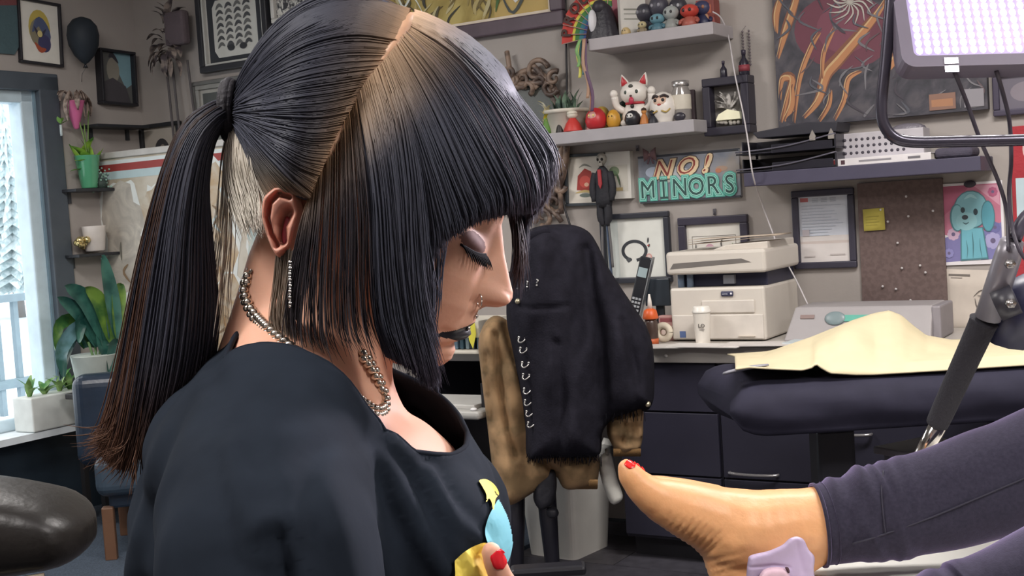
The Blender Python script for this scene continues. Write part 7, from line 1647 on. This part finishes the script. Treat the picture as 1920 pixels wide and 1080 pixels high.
# undercut: pale grey hair behind the ear and at the nape
pale = mixc([(0, '#5a544c'), (.15, '#b3ab9e'), (1, '#d6d0c4')])
hair_mesh('pale_under_hair', [([[(437, 226, .006), (426, 270, .01), (424, 330, .016), (440, 390, .026), (462, 440, .036)], [(446, 235, .014), (446, 290, .026), (456, 340, .036), (474, 385, .044), (488, 420, .05)], [(470, 262, .05), (476, 310, .06), (488, 350, .066), (500, 385, .07), (506, 420, .072)]], 620, 5, .003, .00036, pale, 11),
    ([[(430, 232, .0), (418, 300, .0), (412, 400, .005), (402, 520, .008), (398, 640, .012)], [(436, 236, .004), (430, 330, .01), (432, 440, .014), (420, 560, .016), (408, 640, .018)]], 34, 8, .004, .00028, pale, 16),
    ([[(520, 470, .074), (515, 530, .07), (510, 590, .066), (520, 640, .066)], [(560, 470, .088), (552, 540, .088), (545, 600, .085), (552, 650, .082)]], 130, 6, .003, .00034, mixc([(0, '#6d635a'), (.4, '#9a8c7e'), (1, '#877a6e')]), 7)], hairm)
# ponytail
PT = [[(428, 188, .008), (395, 196, .016), (350, 228, .02), (318, 290, .022), (290, 390, .022), (264, 520, .022), (238, 680, .02), (214, 800, .018), (188, 850, .014)],
      [(428, 196, .016), (398, 210, .026), (360, 245, .03), (330, 310, .034), (306, 410, .036), (284, 540, .036), (262, 690, .034), (242, 810, .03), (228, 880, .024)],
      [(430, 206, .018), (402, 224, .03), (372, 262, .036), (350, 330, .04), (334, 430, .042), (322, 560, .042), (304, 690, .04), (282, 790, .036), (262, 850, .03)],
      [(432, 216, .016), (408, 236, .026), (386, 276, .032), (372, 345, .035), (364, 440, .037), (360, 560, .037), (346, 680, .035), (320, 770, .03), (292, 820, .026)],
      [(434, 226, .008), (412, 244, .014), (396, 282, .018), (388, 350, .02), (392, 440, .022), (400, 550, .022), (396, 640, .02), (378, 720, .018), (350, 790, .014)]]
pc = [mixc([(0, '#2a2527'), (.25, '#3b2f2b'), (.6, '#4e3a32'), (1, '#6b4d3e')]), mixc([(0, '#26252a'), (.3, dark), (.7, dark), (.85, '#33292a'), (1, '#5a4236')])]  # brown outer edge and tips: backlight put into the strand colour
PTb = [[(x, y, -w*.9) for x, y, w in g] for g in PT]
shell('ponytail_core', PT, .006, K=30); shell('ponytail_core', PTb, -.006, K=30)
hair_mesh('ponytail', [(PT[:2], 420, 3, .003, .00045, pc[0], 13), (PT, 2200, 3, .003, .00052, pc[1], 8), (PTb, 450, 3, .003, .00045, pc[1], 8), ([PT[0], PTb[0]], 300, 3, .003, .00042, pc[0], 16), ([PT[-1], PTb[-1]], 200, 3, .003, .00042, pc[1], 7),
    ([[(250, 560, .02), (238, 700, .02), (214, 800, .02), (168, 826, .015)], [(262, 600, .03), (248, 740, .03), (228, 830, .026), (180, 850, .02)], [(290, 640, .034), (268, 770, .034), (256, 850, .03), (246, 905, .024)]], 190, 7, .004, .0004, mixc([(0, '#3a2d2a'), (.6, '#5a4236'), (1, '#7a5a48')]), 20)], hairm, K=20)  # stray ends browned too, backlight painted into them
mb = MB(); e0_, e1_ = HP(437, 207, .004), HP(425, 207, .004)
axv = (e1_-e0_).normalized()
for kk, r in ((0, .0108), (1, .0115), (2, .0108)):
    c = e0_+(e1_-e0_)*(kk/2); bx = axv.cross(CF).normalized(); mb.tube([c+(bx*math.cos(a)*1.75+CF*math.sin(a)*1.6)*r for a in np.linspace(0, 6.2832, 25)], .0032, 8, caps=False)
mb.build('hair_tie', M('#1f1d24', .7, bump=.3, bscale=300), woman, world=True)
# lashes, piercings, earring
def surf(h, la):
    r = rows[int(np.argmin(np.abs(hs-h)))]; fr_ = np.cos(th) > .05; k = np.argmin(np.where(fr_, np.abs(r[:, 2]-la), 1e9)); return r[k, 0]
def lash(n, sgn):
    mb = MB()
    for i in range(n):
        s = i/(n-1); la = (50+72*s)*sgn; h0 = -63-4*math.sin(s*3.14); f0_ = surf(h0, la)-1; l = .75+.25*math.sin(i*2.1)
        b = FH(f0_+15*l, h0-9*l, la*(1+.03*s)); c = FH(f0_+27*l, h0-24*l, la*(1+.09*s)); mb.tube(crom([FH(f0_, h0, la), b, c], 6), [.0007, .0007, .0006, .0005, .0003, .0001], 4)
    mb.tube([FH(surf(-63-4*math.sin(q*3.14), (48+78*q)*sgn)+.5, -63-4*math.sin(q*3.14), (48+78*q)*sgn) for q in np.linspace(0, 1, 14)], .0009, 6)
    mb.build('eyelashes', M('#121116', .8, spec=.1), woman, world=True, kind='stuff')
lash(34, 1); lash(34, -1)
bb_ = bvh_of(body)
st = M('#d9d6d2', .15, metal=1., noise=0)
pn, nn = proj(bb_, 899, 563)
c = (pn if pn is not None else HP(901, 558, .03))-CF*.0012; mb = MB(); mb.tube([c+CU*(.0046*math.sin(a))+(CR*.35-CF*.5)*(.0046*math.cos(a)) for a in np.linspace(0, 6.28, 20)], .0005, 6); mb.build('nose_ring', st, woman, world=True)
for x, y, nm in ((890, 592, 'lip_stud'), (876, 617, 'lip_stud')):
    p, n = proj(bb_, x, y, .001)
    if p is not None: mb = MB(); mb.ball(p, .0017, 10, 8); mb.build(nm, st, woman, world=True)
mb = MB()
for i in range(16): mb.ball(HP(544+.3*math.sin(i), 492+i*5.5, .098), .0011 if i % 2 else .0015, 8, 6)
mb.build('earring', st, woman, world=True, kind='stuff')
# necklace: a cord with bead links, double at the nape
NL = crom(np.array([(472, 506, .0), (458, 536, .036), (470, 575, .056), (505, 615, .066), (550, 652, .072), (612, 700, .07), (668, 742, .052), (706, 766, .03), (724, 752, .02), (714, 716, .03), (692, 674, .03), (660, 640, -.02), (620, 600, -.05), (530, 530, -.05), (490, 505, -.028), (472, 506, .0)]), 160)
body_b = bvh_of(body)
def onneck(p):
    d = ray(p[0], p[1]).normalized()
    if p[2] >= 0: l, n, i, ds = body_b.ray_cast(CAM, d)
    else: l, n, i, ds = body_b.ray_cast(CAM+d*3, -d)
    q = HP(*p)
    if l is None: return q
    w = DH-(l-CAM).dot(CF); return HP(p[0], p[1], max(w+.002, -.02) if p[2] >= 0 else min(w-.002, .02))
NLw = [onneck(p) for p in NL]; NLw = [(NLw[i-1]+NLw[i]*2+NLw[(i+1) % len(NLw)])/4 for i in range(len(NLw))]
mb = MB(); mb.tube(NLw, .0012, 6); nk_ = mb.build('necklace', M('#8f8f8a', .3, metal=.9), woman, world=True)
me0 = MB(); me0.ball((0, 0, 0), (.0035, .0028, .0028), 10, 8); l0 = None; gold = M('#d6cec2', .2, metal=1., noise=0); 
Wl = NLw; acc = 0; lastp = Wl[0]; kk = 0
for p in Wl[1:]:
    acc += (p-lastp).length; lastp = p
    if acc > .0047:
        acc = 0
        for dv in ((0, 0, 0), (0, -.0042, 0)):
            q = p + CU*dv[1]+CF*-.0012
            if l0 is None: l0 = me0.build('link', gold, nk_); o = l0
            else: o = l0.copy(); COL.objects.link(o)
            o.parent = nk_; o.location = woman.matrix_basis.inverted() @ q; kk += 1

# head of the client, resting at the far end of the couch outside the picture
cdir, cup = Vector((.62, 0, .78)).normalized(), Vector((-.78, 0, .62)).normalized(); cc_ = nk+cdir*.115
def CH(f, h, lat): return cc_+cup*(f*mp)+cdir*((h+40)*mp)+Vector((0, 1, 0))*(lat*mp)
mb = MB(); mb.grid([[CH(*p) for p in r[::2]] for r in rows[::2]], 0, True, True); mb.tube([cc_-cdir*.07-cup*.02, nk-cdir*.02], [.05, .055], 14); mb.build('head', skin, client, world=True)
mb = MB(); mb.grid([[CH(min(p[0]*1.07, 215-max(0, 60-p[1])*1.6), p[1]*1.06+4, p[2]*1.08) for p in r[::3]] for r in rows[:150:3]], 0, True, True); mb.build('hair', M('#3b2c22', .6, bump=.3, bscale=80), client, world=True)
